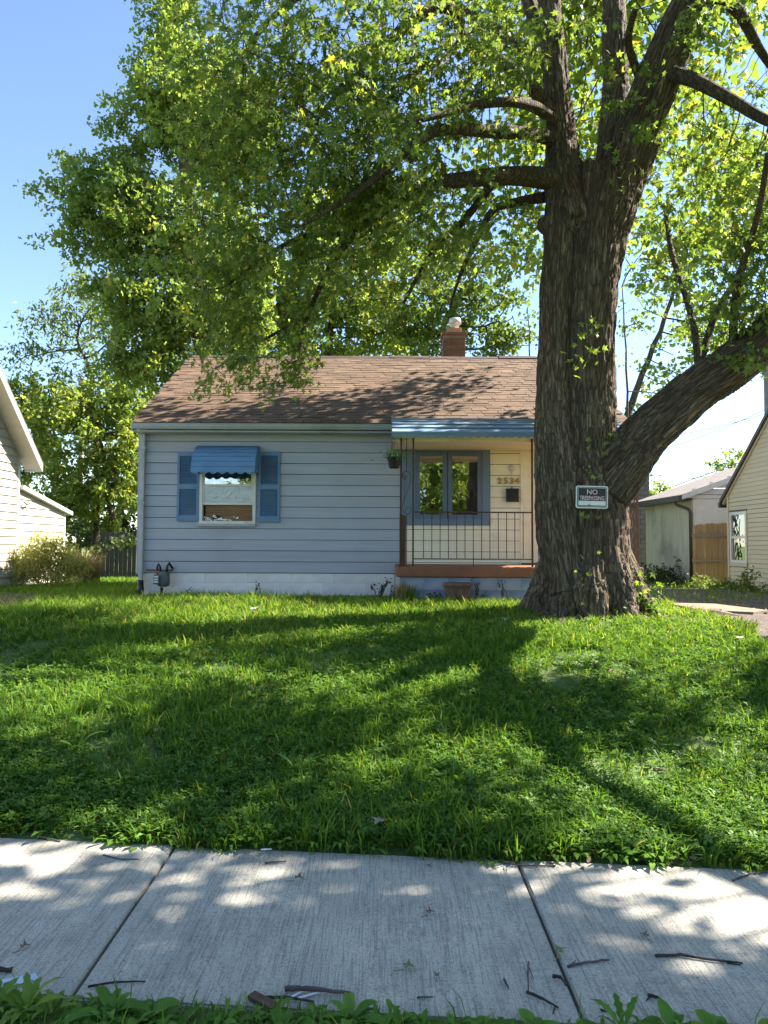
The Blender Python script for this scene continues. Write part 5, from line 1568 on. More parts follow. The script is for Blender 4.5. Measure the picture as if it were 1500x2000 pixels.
V, T = branch_mesh(nodes, par, term, 0.0045, len(seeds), 2.5, 4, 0.05)
# drooping sprays: a thin shoot from every attractor inside the frame
NI = len(in_at)
axis_h = in_at - np.array([tb.x, tb.y, 0]); axis_h[:, 2] = 0
axis_h /= np.maximum(0.3, np.linalg.norm(axis_h, axis=1, keepdims=True))
SPR = axis_h * 0.7 + rng.normal(0, 0.45, (NI, 3)); SPR[:, 2] = -0.45 + rng.normal(0, 0.25, NI)
SPR /= np.linalg.norm(SPR, axis=1, keepdims=True)
SPL = 0.28 + 0.32 * rng.random(NI)
sp_nodes = np.concatenate([nodes[term[:NI]], in_at, in_at + SPR * (SPL * 0.55)[:, None] + np.array([0, 0, 0.03]), in_at + SPR * SPL[:, None]])
sp_par = np.concatenate([np.full(NI, -1), np.arange(NI), np.arange(NI) + NI, np.arange(NI) + 2 * NI])
V2, T2 = branch_mesh(sp_nodes, sp_par, np.arange(NI) + 3 * NI, 0.0036, NI, 2.5, 3, 0.05)
T = np.concatenate([T, T2 + len(V)]); V = np.concatenate([V, V2])
tw = link('twigs', np_mesh('twigs', V - off, T), M['bark_twig'], tree); tw["kind"] = 'stuff'

def leaf_cloud(att, per, spread, size, tv, tt, droop=0.55, nodes_=None, term_=None, updir=0.6):
    n = len(att) * per
    c = np.repeat(att, per, axis=0)
    pos = c + rng.normal(0, 1, (n, 3)) * np.array([spread, spread, spread * 0.75])
    d = rng.normal(0, 0.6, (n, 3)); d[:, 2] -= droop
    sz = size * (0.6 + 0.7 * rng.random(n))
    clump = np.repeat(rng.normal(0, 0.13, len(att)), per)
    r = np.clip(rng.normal(0.45, 0.2, n) + clump, 0, 0.97)
    r = np.where(rng.random(n) < 0.02, 0.985, r)
    return pos, sz, d, r

PER = 23
pos, sz, d, r = leaf_cloud(in_at, PER, 0.07, 0.100, MAPLE_V, MAPLE_T)
u_ = rng.random(len(pos)) ** 0.8
pos = pos + np.repeat(SPR * SPL[:, None], PER, axis=0) * u_[:, None]
pos[:, 2] -= 0.02 + 0.05 * rng.random(len(pos))
d += np.repeat(SPR, PER, axis=0) * 0.7
# the 300 leaves nearest the viewer are objects of their own
order = np.argsort(pos[:, 1])
near, rest = order[:300], order[300:]
V, T, RN = place_leaves(pos[rest], sz[rest], d[rest], MAPLE_V, MAPLE_T, rnd=r[rest])
lv = link('crown', np_mesh('crown', V - off, T, RN), M['leaf'], tree); lv["kind"] = 'stuff'
lme = np_mesh('leaf', MAPLE_V, MAPLE_T); lme.materials.append(M['leaf'])
for i in near:
    o = link('leaf', lme, None, tree, Vector(pos[i] - off))
    o.scale = (sz[i],) * 3
    o.rotation_euler = (random.uniform(-0.8, 0.8), random.uniform(0.1, 1.2), random.uniform(0, 6.28))
pos, sz, d, r = leaf_cloud(off_at, 18, 0.27, 0.185, DIAM_V, DIAM_T)
V, T, RN = place_leaves(pos, sz, d, DIAM_V, DIAM_T, rnd=r)
lv = link('shade_crown', np_mesh('shade_crown', V - off, T, RN), M['leaf'], tree); lv["kind"] = 'stuff'

def sprig(px, py, D, n, spread, size, mat=None):
    c = np.array(P(px, py, D))
    pos = c + rng.normal(0, 1, (n, 3)) * np.array([spread, 0.05, spread * 1.2])
    pos[:, 1] = np.minimum(pos[:, 1], D + 0.02)
    d = rng.normal(0, 0.6, (n, 3)); d[:, 1] -= 0.5
    V, T, RN = place_leaves(pos, size * (0.6 + 0.6 * rng.random(n)), d, MAPLE_V, MAPLE_T, rnd=0.1 + 0.5 * rng.random(n))
    o = link('sprig', np_mesh('sprig', V - off, T, RN), mat or M['leaf'], tree); o['kind'] = 'stuff'
    m = MB()
    for i in range(0, n, 2):
        m.tube([c + np.array([0, 0.12, -0.1]), (c + pos[i]) / 2 + np.array([0, -0.02, 0.03]), pos[i]], 0.004, 4)
    m.build('sprig_twig', M['bark_twig'], tree)
for a in ((1150, 655, TD - 0.62, 16, 0.13, 0.13), (1125, 700, TD - 0.62, 9, 0.12, 0.12), (1160, 895, TD - 0.66, 9, 0.10, 0.10), (1155, 930, TD - 0.70, 4, 0.05, 0.09), (1160, 1010, TD - 0.72, 7, 0.09, 0.08),
          (1145, 1110, TD - 0.85, 6, 0.10, 0.07), (1140, 1155, TD - 0.9, 4, 0.08, 0.07), (1240, 1145, TD - 0.5, 14, 0.10, 0.10), (1195, 860, TD - 0.62, 5, 0.05, 0.09), (1210, 300, TD - 0.5, 12, 0.2, 0.13), (1230, 385, TD - 0.5, 10, 0.15, 0.12)):
    sprig(*a)

# no trespassing sign
sgy = TD - 0.70
sc_ = P(1156, 971, sgy)
sg = thing('sign', tuple(sc_), 'weathered black and white no trespassing sign nailed to the maple trunk', 'sign')
SWd, SHt = 0.405, 0.285
def rrect(w, h, r, y, n=5):
    pts = []
    for cx, cz, a0 in ((w/2 - r, h/2 - r, 0), (-w/2 + r, h/2 - r, 90), (-w/2 + r, -h/2 + r, 180), (w/2 - r, -h/2 + r, 270)):
        for i in range(n + 1):
            a = R(a0 + 90 * i / n)
            pts.append((sc_.x + cx + r * math.cos(a), sc_.y + y, sc_.z + cz + r * math.sin(a)))
    return pts
def plate(name, w, h, r, y0, y1, mat, parent, dz=0.0):
    a, b = rrect(w, h, r, y0), rrect(w, h, r, y1)
    a = [(p[0], p[1], p[2] + dz) for p in a]; b = [(p[0], p[1], p[2] + dz) for p in b]
    k = len(a)
    return MB().add(a + b, [tuple(range(k)), tuple(range(2*k-1, k-1, -1))] + [(i, i + k, (i+1) % k + k, (i+1) % k) for i in range(k)]).build(name, mat, parent)
plate('plate', SWd, SHt, 0.025, -0.004, 0.004, M['sign_white'], sg)
plate('black_band', SWd - 0.028, SHt - 0.028, 0.018, -0.0055, -0.003, M['sign_black'], sg)
plate('white_line', SWd - 0.046, SHt - 0.046, 0.010, -0.007, -0.0045, M['sign_white'], sg)
plate('black_field', SWd - 0.056, SHt - 0.056, 0.008, -0.0085, -0.006, M['sign_black'], sg)
plate('white_panel', SWd - 0.066, 0.056, 0.004, -0.010, -0.008, M['sign_white'], sg, dz=-0.077)
for body, size, dz, sx in (("NO", 0.088, 0.035, 1.0), ("TRESPASSING", 0.074, -0.038, 0.70)):
    cu = bpy.data.curves.new('lettering', 'FONT'); cu.body = body; cu.size = size; cu.align_x = 'CENTER'; cu.extrude = 0.001; cu.offset = 0.0004
    cu.materials.append(M['sign_pink'])
    text_mesh('lettering', cu, sg, (0, -0.011, dz), (R(90), 0, 0), (sx, 1, 1))
sg.rotation_euler = (0, R(1.2), 0)

# ------------------------------------------------------------------ background trees
def bg_tree(label, base, trunk_pts, tr, blobs, dens, per, spread, size, mat, tv=DIAM_V, tt=DIAM_T, step=0.5, kill=0.5, name='tree', droop=0.45, tip=0.008, group='trees behind the houses'):
    t = thing(name, base, label, 'tree', group)
    offb = np.array(world_off(t))
    pts = [Vector(base)] + [Vector(p) for p in trunk_pts]
    fine = []
    for a, b in zip(pts[:-1], pts[1:]):
        for k in range(4): fine.append(a + (b - a) * k / 4 + Vector((random.uniform(-.05, .05), random.uniform(-.05, .05), 0)))
    fine.append(pts[-1])
    rr = [tr * (1 - 0.75 * i / (len(fine) - 1)) for i in range(len(fine))]
    MB().tube(fine, rr, 10).build('trunk', M['bark_twig'], t, True)
    at = blob_points(blobs, dens)
    sd = fine[3:]
    nd, pr, te = colonize([tuple(p) for p in sd], None, at, step, kill, 60, droop=-0.02)
    V, T = branch_mesh(nd, pr, te, tip, len(sd), 2.3, 4, tr * 0.6)
    b = link('branches', np_mesh('branches', V - offb, T), M['bark_twig'], t); b["kind"] = 'stuff'
    pos, sz, d, r = leaf_cloud(at, per, spread * 0.55, size, tv, tt, droop)
    ctr = np.mean(at, axis=0)
    ax = (at - ctr); ax /= np.maximum(0.5, np.linalg.norm(ax, axis=1, keepdims=True))
    ax = ax * 0.8 + rng.normal(0, 0.45, ax.shape); ax[:, 2] += 0.12
    ax /= np.linalg.norm(ax, axis=1, keepdims=True)
    ln = spread * (1.4 + 2.2 * rng.random(len(at)))
    u_ = rng.random(len(pos)) ** 0.9
    pos = pos + np.repeat(ax * ln[:, None], per, axis=0) * u_[:, None]
    V, T, RN = place_leaves(pos, sz, d, tv, tt, rnd=r)
    c = link('crown', np_mesh('crown', V - offb, T, RN), mat, t); c["kind"] = 'stuff'
    return t

def G(px, D, dz=0.0):
    p = P(px, 1100, D)
    return (p.x, D, float(gz(p.x, D)) + dz)

# tall maple behind the left of the house
D = 22.5
bg_tree('tall yellow-green maple rising behind the left end of the roof', G(400, D), [P(400, 800, D), P(380, 500, D), P(350, 200, D), P(330, 40, D)], 0.35,
        [(335, 90, D, 0.9, 1.2, 1.5, 1.3), (345, 230, D, 1.6, 1.6, 1.5), (250, 300, D, 0.9, 1.0, 1.0), (225, 390, D, 1.5, 1.4, 1.0), (150, 350, D, 0.7, 0.8, 0.9), (155, 450, D, 0.8, 0.9, 0.8, 0.9), (300, 440, D, 1.8, 1.8, 1.5), (420, 250, D + 1, 1.8, 1.8, 2.2),
         (330, 590, D, 1.7, 1.7, 1.3), (250, 570, D, 1.0, 1.2, 1.0), (420, 500, D + 1, 1.8, 1.8, 1.8), (340, 710, D, 1.4, 1.4, 1.0), (450, 640, D + 1, 1.6, 1.6, 1.2), (215, 500, D, 0.6, 0.6, 0.5), (270, 700, D, 1.0, 1.2, 1.0, 0.8), (330, 0, D, 0.5, 0.7, 0.9),
         (110, 380, D, 0.4, 0.5, 0.3), (160, 485, D, 0.6, 0.5, 0.2, 1.5), (215, 210, D, 0.3, 0.4, 0.5), (280, 150, D, 0.5, 0.6, 0.5)],
        9.0, 38, 0.26, 0.17, M['leaf_yellow'], TRI5_V, TRI5_T, 0.4, 0.36)
D = 27
bg_tree('airy feather-leaved tree above the white lean-to at left', G(190, D), [P(190, 900, D), P(180, 740, D), P(150, 660, D)], 0.16,
        [(130, 640, D, 1.2, 1.2, 1.0, 0.7), (70, 690, D, 0.9, 1.0, 0.5, 0.8), (190, 600, D, 1.1, 1.1, 1.1), (120, 740, D, 1.2, 1.2, 0.7, 0.6), (220, 700, D, 1.2, 1.2, 1.2), (160, 560, D, 0.5, 0.6, 0.5, 0.7)],
        9.0, 30, 0.30, 0.21, M['leaf_mid'], LONG_V, DIAM_T, 0.45, 0.4, name='feathery_tree')
D = 26
bg_tree('bushy low-branched tree between the white house and the blue house', G(215, D), [P(215, 1000, D), P(205, 900, D), P(190, 820, D)], 0.14,
        [(120, 830, D, 1.2, 1.2, 1.1), (210, 850, D, 1.4, 1.4, 1.4), (140, 930, D, 1.4, 1.4, 1.1), (230, 950, D, 1.1, 1.2, 0.9), (60, 800, D + 1, 1.1, 1.2, 1.0), (20, 790, D + 1, 1.0, 1.0, 0.9), (60, 880, D + 1, 1.3, 1.2, 1.2), (250, 890, D, 0.9, 1.0, 1.0), (180, 780, D, 1.0, 1.0, 0.7), (250, 800, D, 0.9, 1.0, 1.0), (100, 990, D + 0.5, 1.2, 1.2, 0.6), (190, 1000, D, 0.9, 0.9, 0.45)],
        8.5, 38, 0.25, 0.18, M['leaf_yellow'], TRI5_V, TRI5_T, 0.4, 0.36, name='bushy_tree', tip=0.006)
D = 33
bg_tree('yellowing tree seen over the middle of the roof', G(640, D), [P(640, 800, D), P(645, 640, D), P(650, 540, D)], 0.25,
        [(620, 560, D, 2.4, 2.0, 2.2), (720, 600, D, 2.2, 2.0, 1.8), (530, 620, D, 2.0, 2.0, 1.6), (660, 450, D, 2.0, 2.0, 1.8), (760, 500, D, 1.6, 1.8, 1.6, 0.8), (610, 690, D, 2.6, 2.0, 1.0), (770, 660, D, 1.4, 1.6, 1.0)],
        2.6, 44, 0.38, 0.24, M['leaf_yellow'], DIAM_V, DIAM_T, 0.6, 0.55, tip=0.012)
D = 31
bg_tree('green tree behind the brick chimney', G(880, D), [P(880, 800, D), P(880, 680, D), P(890, 580, D)], 0.2,
        [(870, 600, D, 1.5, 1.6, 1.6), (930, 620, D, 1.3, 1.4, 1.5), (820, 640, D, 1.1, 1.2, 1.2), (975, 640, D, 0.7, 0.9, 0.9, 0.8), (900, 520, D, 1.6, 1.6, 1.2, 0.8), (870, 690, D, 1.8, 1.4, 0.6), (990, 560, D, 0.8, 0.9, 1.0, 0.8), (1000, 640, D, 0.8, 0.9, 0.9, 0.8), (1020, 500, D, 0.9, 0.9, 1.0, 0.8), (960, 690, D, 1.4, 1.0, 0.4)],
        4.0, 40, 0.32, 0.20, M['leaf_mid'], DIAM_V, DIAM_T, 0.5, 0.45, tip=0.012)
D = 30
bg_tree('pale thin-crowned tree behind the garage to the right of the trunk', G(1222, D), [P(1222, 900, D), P(1226, 810, D), P(1256, 730, D), P(1300, 620, D), P(1340, 480, D)], 0.22,
        [(1270, 560, D, 1.0, 1.2, 1.0, 0.6), (1330, 480, D, 1.6, 1.6, 1.6, 0.7), (1290, 720, D, 1.3, 1.2, 0.7, 0.4), (1400, 600, D, 1.5, 1.6, 1.5, 0.7), (1350, 650, D, 1.2, 1.2, 1.0, 0.6), (1440, 450, D, 1.5, 1.6, 1.5, 0.7), (1270, 640, D, 0.6, 0.8, 0.8, 0.4), (1380, 740, D, 1.0, 1.0, 0.5, 0.5), (1400, 320, D, 1.6, 1.6, 1.4, 0.6), (1250, 800, D, 1.0, 1.0, 0.4, 0.3)],
        3.4, 36, 0.34, 0.22, M['leaf_yellow'], DIAM_V, DIAM_T, 0.5, 0.45, tip=0.014)
D = 40
bg_tree('small yellow-leaved tree over the low garage roof', G(1288, D), [P(1288, 1000, D), P(1288, 960, D)], 0.12,
        [(1285, 960, D, 0.7, 0.8, 0.6), (1300, 950, D, 0.5, 0.5, 0.4), (1440, 905, D + 10, 1.8, 1.2, 0.8)], 5.0, 40, 0.25, 0.2, M['leaf_yellow'], DIAM_V, DIAM_T, 0.4, 0.4, name='small_tree')
# bare-twigged sapling just right of the trunk
D = 24
bg_tree('slim nearly bare tree just right of the big trunk', G(1205, D), [P(1222, 900, D), P(1225, 720, D), P(1215, 560, D)], 0.07,
        [(1228, 640, D, 0.7, 0.8, 1.6, 0.8), (1230, 500, D, 0.7, 0.8, 1.0, 0.8), (1260, 760, D, 0.8, 0.8, 0.8, 0.6)], 4.0, 4, 0.2, 0.14, M['leaf_mid'], DIAM_V, DIAM_T, 0.4, 0.35, name='slim_tree', tip=0.01)
bg_tree('slim bare tree between the chimney and the big trunk', G(1025, D + 4), [P(1030, 800, D + 4), P(1035, 700, D + 4), P(1030, 600, D + 4)], 0.06,
        [(1030, 640, D + 4, 0.6, 0.7, 1.0, 1.0), (1010, 680, D + 4, 0.7, 0.7, 0.5, 1.0)], 4.0, 2, 0.2, 0.14, M['leaf_mid'], DIAM_V, DIAM_T, 0.4, 0.35, name='slim_tree', tip=0.01)
# dark thicket low behind the left gap
D = 30
bg_tree('dark shaded thicket tree behind the left side yard', G(240, D), [P(240, 1040, D), P(240, 980, D)], 0.15,
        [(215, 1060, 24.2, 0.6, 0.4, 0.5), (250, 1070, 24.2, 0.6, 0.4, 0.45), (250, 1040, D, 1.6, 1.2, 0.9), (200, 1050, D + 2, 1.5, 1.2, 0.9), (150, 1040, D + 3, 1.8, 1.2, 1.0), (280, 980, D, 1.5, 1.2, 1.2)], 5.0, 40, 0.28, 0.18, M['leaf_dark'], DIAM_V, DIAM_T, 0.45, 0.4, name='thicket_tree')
# trees across the street, seen only in the window glass
for k, (xx, yy, hh, lb) in enumerate(((4.0, -17, 10, 'round yellow tree across the street, mirrored in the right porch window pane'), (-6, -19, 9, 'broad yellow tree across the street, mirrored in the left porch window pane'), (11, -22, 8, 'tall yellow tree across the street at the far right'))):
    bg_tree(lb, (xx, yy, -0.1), [(xx, yy, 2.0), (xx + 0.3, yy, hh * 0.6)], 0.25,
            [(xx, yy, hh * 0.55, 3.2, 2.6, hh * 0.42, 'w'), (xx + 1.5, yy + 1, hh * 0.4, 2.4, 2.2, hh * 0.3, 'w')], 3.2, 30, 0.5, 0.34, M['leaf_yellow'], DIAM_V, DIAM_T, 0.8, 0.7, group='trees across the street')

# ------------------------------------------------------------------ left neighbour: white house with lean-to
LX = -9.0
yc = 17.6
lh = thing('house', (LX, yc, 0.42), 'white-sided gabled house at the left edge with bright soffit', 'house')
eave_z = XZ(33, 893, yc)[1]
zbase = XZ(33, 1142, yc)[1]
rake = 0.92
y_near = 10.2
ridge_y = yc - 3.9
def top_at(y): return eave_z + rake * (min(yc - y, yc - ridge_y) if y > ridge_y else (yc - ridge_y) - (ridge_y - y))
i = 0
z = zbase
while z < eave_z + rake * 3.8:
    z1 = z + 0.195
    ya, yb = ridge_y - 3.9, yc - 0.06
    if z1 > eave_z:
        cut = (z + 0.02 - eave_z) / rake
        cut = max(0, cut)
        yb = yc - 0.05 - cut; ya = ridge_y - 3.9 + cut
    if yb - ya > 0.2:
        board(lh, (LX, yb), (LX, ya), (1, 0), z, z1, M['white_siding'], proud=0.03, lap=-0.014)
    z = z1
MB().box(LX - 6, LX - 0.002, ridge_y - 3.9, yc, zbase - 0.02, eave_z).build('inner_wall', M['white_siding'], lh)
v = [(LX - 0.004, ridge_y - 3.9, eave_z), (LX - 0.004, yc, eave_z), (LX - 0.004, ridge_y, eave_z + rake * 3.9 - 0.02)]
MB().add(v + [(p[0] - 0.1, p[1], p[2]) for p in v], [(0, 1, 2), (5, 4, 3), (0, 3, 4, 1), (1, 4, 5, 2), (2, 5, 3, 0)]).build('gable_wall', M['white_siding'], lh)
MB().box(LX - 0.07, LX + 0.03, yc - 0.075, yc + 0.025, zbase - 0.05, eave_z + 0.02).build('corner_board', M['white_trim'], lh, bevel=0.004)
MB().box(LX - 5.9, LX - 0.02, ridge_y - 3.8, yc - 0.02, -0.1, zbase - 0.021).build('foundation', M['grey_block'], lh)
OV = 0.42
ye = yc + 0.30
for s in (1, -1):
    yA = ye if s == 1 else ridge_y - (ye - ridge_y)
    zA = eave_z - rake * 0.30
    zr = eave_z + rake * 3.9
    for nm, mat, x0_, x1_, d0, d1 in (('soffit', M['white_siding'], LX + 0.001, LX + OV, -0.02, 0.0), ('roof', M['roof_grey'], LX - 6, LX + OV + 0.03, 0.13, 0.17), ('rake_board', M['white_trim'], LX + OV, LX + OV + 0.025, -0.05, 0.129)):
        v = [(x0_, yA, zA + d0), (x1_, yA, zA + d0), (x1_, ridge_y, zr + d0), (x0_, ridge_y, zr + d0), (x0_, yA, zA + d1), (x1_, yA, zA + d1), (x1_, ridge_y, zr + d1), (x0_, ridge_y, zr + d1)]
        if s == -1: v = [v[k] for k in (1, 0, 3, 2, 5, 4, 7, 6)]
        MB().hexa(v).build(nm, mat, lh)
# soffit boards (grooves)
for k in range(14):
    yy = yc + 0.28 - k * 0.30
    zz = eave_z - rake * (yy - yc) - 0.022
    if yy < ridge_y: break
    v = []
    for x_ in (LX + 0.004, LX + OV - 0.003):
        v += [(x_, yy, zz), (x_, yy - 0.285, zz + rake * 0.285), (x_, yy - 0.285, zz + rake * 0.285 + 0.01), (x_, yy, zz + 0.01)]
    MB().add(v, [(0,1,5,4),(1,2,6,5),(2,3,7,6),(3,0,4,7),(3,2,1,0),(4,5,6,7)]).build('soffit_board', M['white_siding'], lh)
MB().box(LX + 0.001, LX + OV + 0.02, ye - 0.02, ye + 0.01, eave_z - rake * 0.3 - 0.05, eave_z - rake * 0.3 + 0.10).build('eave_return', M['white_trim'], lh)
# lean-to behind
lt_z0, lt_z1 = XZ(37, 957, yc + 0.05)[1], XZ(126, 1004, 20.2)[1]
yl = 20.2
z = zbase - 0.05
while z < lt_z0:
    z1 = z + 0.195
    yb = yl
    if z1 > lt_z1: yb = yl - (z + 0.03 - lt_z1) / (lt_z0 - lt_z1) * (yl - yc)
    yb = min(yb, yl - 0.05)
    if yb - yc > 0.15: board(lh, (LX - 0.02, yb), (LX - 0.02, yc + 0.03), (1, 0), z, z1, M['white_siding'], proud=0.03, lap=-0.014)
    z = z1
v = [(LX - 0.025, yc + 0.01, zbase - 0.1), (LX - 0.025, yl - 0.02, zbase - 0.1), (LX - 0.025, yl - 0.02, lt_z1), (LX - 0.025, yc + 0.01, lt_z0)]
MB().hexa([(p[0] - 5, p[1], p[2]) for p in v] + v).build('lean_to_wall', M['white_siding'], lh)
MB().box(LX - 0.09, LX + 0.01, yl - 0.06, yl + 0.03, zbase - 0.1, lt_z1).build('corner_board', M['white_trim'], lh)
e_ = 0.25; sl = (lt_z0 - lt_z1) / (yl - yc)
v = [(LX - 5, yc + 0.03, lt_z0), (LX + 0.12, yc + 0.03, lt_z0), (LX + 0.12, yl + e_, lt_z1 - sl * e_), (LX - 5, yl + e_, lt_z1 - sl * e_)]
MB().hexa([(p[0], p[1], p[2] + 0.02) for p in v] + [(p[0], p[1], p[2] + 0.12) for p in v]).build('lean_to_roof', M['white_trim'], lh)
MB().tube([(LX + 0.06, yc + 0.15, lt_z0 - 0.28), (LX + 0.10, yc + 0.25, lt_z0 - 0.36), (LX + 0.10, yc + 0.4, lt_z0 - 0.30)], 0.02, 6).build('bracket', M['meter_grey'], lh, True)

# ------------------------------------------------------------------ right neighbour: tan house gable wall
TX = 9.62
yf, ridge_t = 20.0, 15.6
rt = thing('house', (TX, yf, 0.4), 'tan vinyl-sided gabled house at the right edge with one narrow window', 'house')
ez = XZ(1424, 968, yf)[1]
zb_t = XZ(1424, 1140, yf)[1] - 0.35
rk = 0.80
wz = [XZ(1463, 998, 19.0)[1], XZ(1463, 1100, 19.0)[1]]
wyy = [TX / ((p - 750) / F) for p in (1427, 1459)]      # far, near
z = zb_t
while z < ez + rk * 4.3:
    z1 = z + 0.118
    ya, yb = ridge_t - 4.4, yf
    if z1 > ez:
        c_ = max(0, (z + 0.01 - ez) / rk); yb = yf - c_; ya += c_
    if z1 > wz[1] - 0.02 and z < wz[0] + 0.02:
        board(rt, (TX, wyy[1] - 0.03), (TX, max(ya, 12.0)), (-1, 0), z, z1, M['tan_siding'], proud=0.016, lap=-0.009)
        if yb - wyy[0] > 0.06: board(rt, (TX, yb), (TX, wyy[0] + 0.03), (-1, 0), z, z1, M['tan_siding'], proud=0.016, lap=-0.009)
    elif yb - ya > 0.2:
        board(rt, (TX, yb), (TX, max(ya, 12.0)), (-1, 0), z, z1, M['tan_siding'], proud=0.016, lap=-0.009)
    z = z1
MB().box(TX + 0.13, TX + 6, 12.0, yf, zb_t - 0.3, ez).build('inner_wall', M['dark'], rt)
v = [(TX + 0.004, ridge_t - 4.4, ez), (TX + 0.004, yf, ez), (TX + 0.004, ridge_t, ez + rk * 4.4 - 0.02)]
MB().add(v + [(p[0] + 0.12, p[1], p[2]) for p in v], [(0, 1, 2), (5, 4, 3), (0, 3, 4, 1), (1, 4, 5, 2), (2, 5, 3, 0)]).build('gable_wall', M['tan_siding'], rt)
MB().box(TX - 0.03, TX + 0.06, yf - 0.06, yf + 0.03, zb_t, ez).build('corner_board', M['tan_siding'], rt)
zr = ez + rk * 4.4
for s in (1, -1):
    yA = yf + 0.28 if s == 1 else ridge_t - 4.68
    zA = ez - rk * 0.28
    for nm, mat, x0_, x1_, d0, d1 in (('roof', M['roof_grey'], TX - 0.10, TX + 6, 0.06, 0.11), ('rake_board', M['dark_trim'], TX - 0.12, TX - 0.06, 0.0, 0.12), ('rake_trim', M['tan_siding'], TX - 0.055, TX + 0.02, -0.06, 0.059)):
        v = [(x0_, yA, zA + d0), (x1_, yA, zA + d0), (x1_, ridge_t, zr + d0), (x0_, ridge_t, zr + d0), (x0_, yA, zA + d1), (x1_, yA, zA + d1), (x1_, ridge_t, zr + d1), (x0_, ridge_t, zr + d1)]
        if s == -1: v = [v[k] for k in (1, 0, 3, 2, 5, 4, 7, 6)]
        MB().hexa(v).build(nm, mat, rt)
MB().box(TX - 0.13, TX + 0.3, yf + 0.24, yf + 0.36, ez - rk * 0.28 - 0.10, ez - rk * 0.28 + 0.06).build('gutter', M['dark_trim'], rt, bevel=0.02)
m = MB()
fy, ny_ = wyy
m.box(TX - 0.025, TX + 0.06, fy - 0.07, fy, wz[1], wz[0]); m.box(TX - 0.025, TX + 0.06, ny_, ny_ + 0.07, wz[1], wz[0])
m.box(TX - 0.024, TX + 0.06, ny_ + 0.07, fy - 0.07, wz[1], wz[1] + 0.07); m.box(TX - 0.024, TX + 0.06, ny_ + 0.07, fy - 0.07, wz[0] - 0.08, wz[0])
wt = m.build('window', M['white_trim'], rt)
zmid = (wz[0] + wz[1]) / 2
MB().box(TX - 0.01, TX + 0.03, ny_ + 0.071, fy - 0.071, zmid - 0.03, zmid + 0.03).build('sash_rail', M['white_trim'], wt)
MB().box(TX + 0.012, TX + 0.016, ny_ + 0.06, fy - 0.06, zmid + 0.03, wz[0] - 0.07).build('pane', M['glass'], wt)
MB().box(TX + 0.022, TX + 0.026, ny_ + 0.06, fy - 0.06, wz[1] + 0.06, zmid - 0.03).build('pane', M['glass'], wt)
MB().box(TX - 0.03, TX + 0.0, ny_ - 0.04, ny_ - 0.005, wz[1] - 0.1, wz[0] + 0.02).build('window_trim', M['tan_siding'], wt)
MB().box(TX - 0.028, TX + 0.0, ny_ - 0.04, fy + 0.04, wz[1] - 0.10, wz[1] - 0.004).build('window_trim', M['tan_siding'], wt)
MB().box(TX - 0.028, TX + 0.0, ny_ - 0.04, fy + 0.04, wz[0] + 0.004, wz[0] + 0.05).build('window_trim', M['dark_trim'], wt)

# ------------------------------------------------------------------ garage
gy0, gy1 = 22.3, 26.2
gX = (1351 - 750) / F * gy0
gz0 = XZ(1351, 1142, gy0)[1] - 0.2
gze = XZ(1351, 967, gy0)[1]
gr = thing('garage', (gX, gy0, gz0 + 0.2), 'low stucco garage with stained side wall and white gable behind the wooden fence', 'garage')
gw = 6.2
MB().box(gX, gX + gw, gy0, gy1, gz0, gze + 0.1).build('wall', M['stucco'], gr)
MB().box(gX + 0.04, gX + gw, gy0 - 0.03, gy0 - 0.002, gz0, gze).build('front_wall', M['stucco_white'], gr)
gs = 0.36
apex = gX + gw / 2
# white siding in the gable
z = gze
while z < gze + gs * gw / 2:
    z1 = z + 0.20
    xa = gX - 0.10 + max(0, (z + 0.04 - gze)) / gs
    if 2 * apex - xa - xa > 0.3: board(gr, (xa, gy0 - 0.035), (2 * apex - xa, gy0 - 0.035), (0, -1), z + 0.012, z1, M['white_trim'])
    z = z1
MB().box(gX - 0.30, gX + gw + 0.3, gy0 - 0.075, gy0 - 0.06, gze - 0.10, gze + 0.0).build('frieze_board', M['white_trim'], gr)
for s in (1, -1):
    xe = gX - 0.38 if s == 1 else 2 * apex - gX + 0.38
    ze = gze - gs * 0.38
    zr = gze + gs * gw / 2
    for nm, mat, ya, yb, d0, d1 in (('roof', M['roof_grey'], gy0 - 0.22, gy1 + 0.3, 0.10, 0.14), ('rake_board', M['white_trim'], gy0 - 0.25, gy0 - 0.20, -0.02, 0.12), ('roof_deck', M['dark_trim'], gy0 - 0.19, gy1 + 0.25, 0.05, 0.099)):
        v = [(xe, ya, ze + d0), (xe, yb, ze + d0), (apex, yb, zr + d0), (apex, ya, zr + d0), (xe, ya, ze + d1), (xe, yb, ze + d1), (apex, yb, zr + d1), (apex, ya, zr + d1)]
        MB().hexa(v).build(nm, mat, gr)
ze = gze - gs * 0.38
MB().box(gX - 0.50, gX - 0.36, gy0 - 0.22, gy1 + 0.2, ze - 0.07, ze + 0.12).build('gutter', M['dark_trim'], gr, bevel=0.02)
MB().box(gX - 0.46, gX - 0.002, gy0 - 0.1, gy1 + 0.2, ze - 0.03, ze + 0.0).build('soffit', M['dark_trim'], gr)
MB().box(gX - 0.56, gX - 0.34, gy1 - 0.2, gy1 + 0.5, ze + 0.10, ze + 0.20).build('drip_edge', M['white_trim'], gr)
MB().tube([(gX - 0.43, gy0 + 0.25, ze - 0.04), (gX - 0.38, gy0 + 0.2, ze - 0.16), (gX - 0.12, gy0 - 0.05, ze - 0.30), (gX - 0.06, gy0 - 0.06, ze - 0.42), (gX - 0.06, gy0 - 0.06, gz0 + 0.2)], 0.05, 8).build('downspout', M['dark_trim'], gr, True)
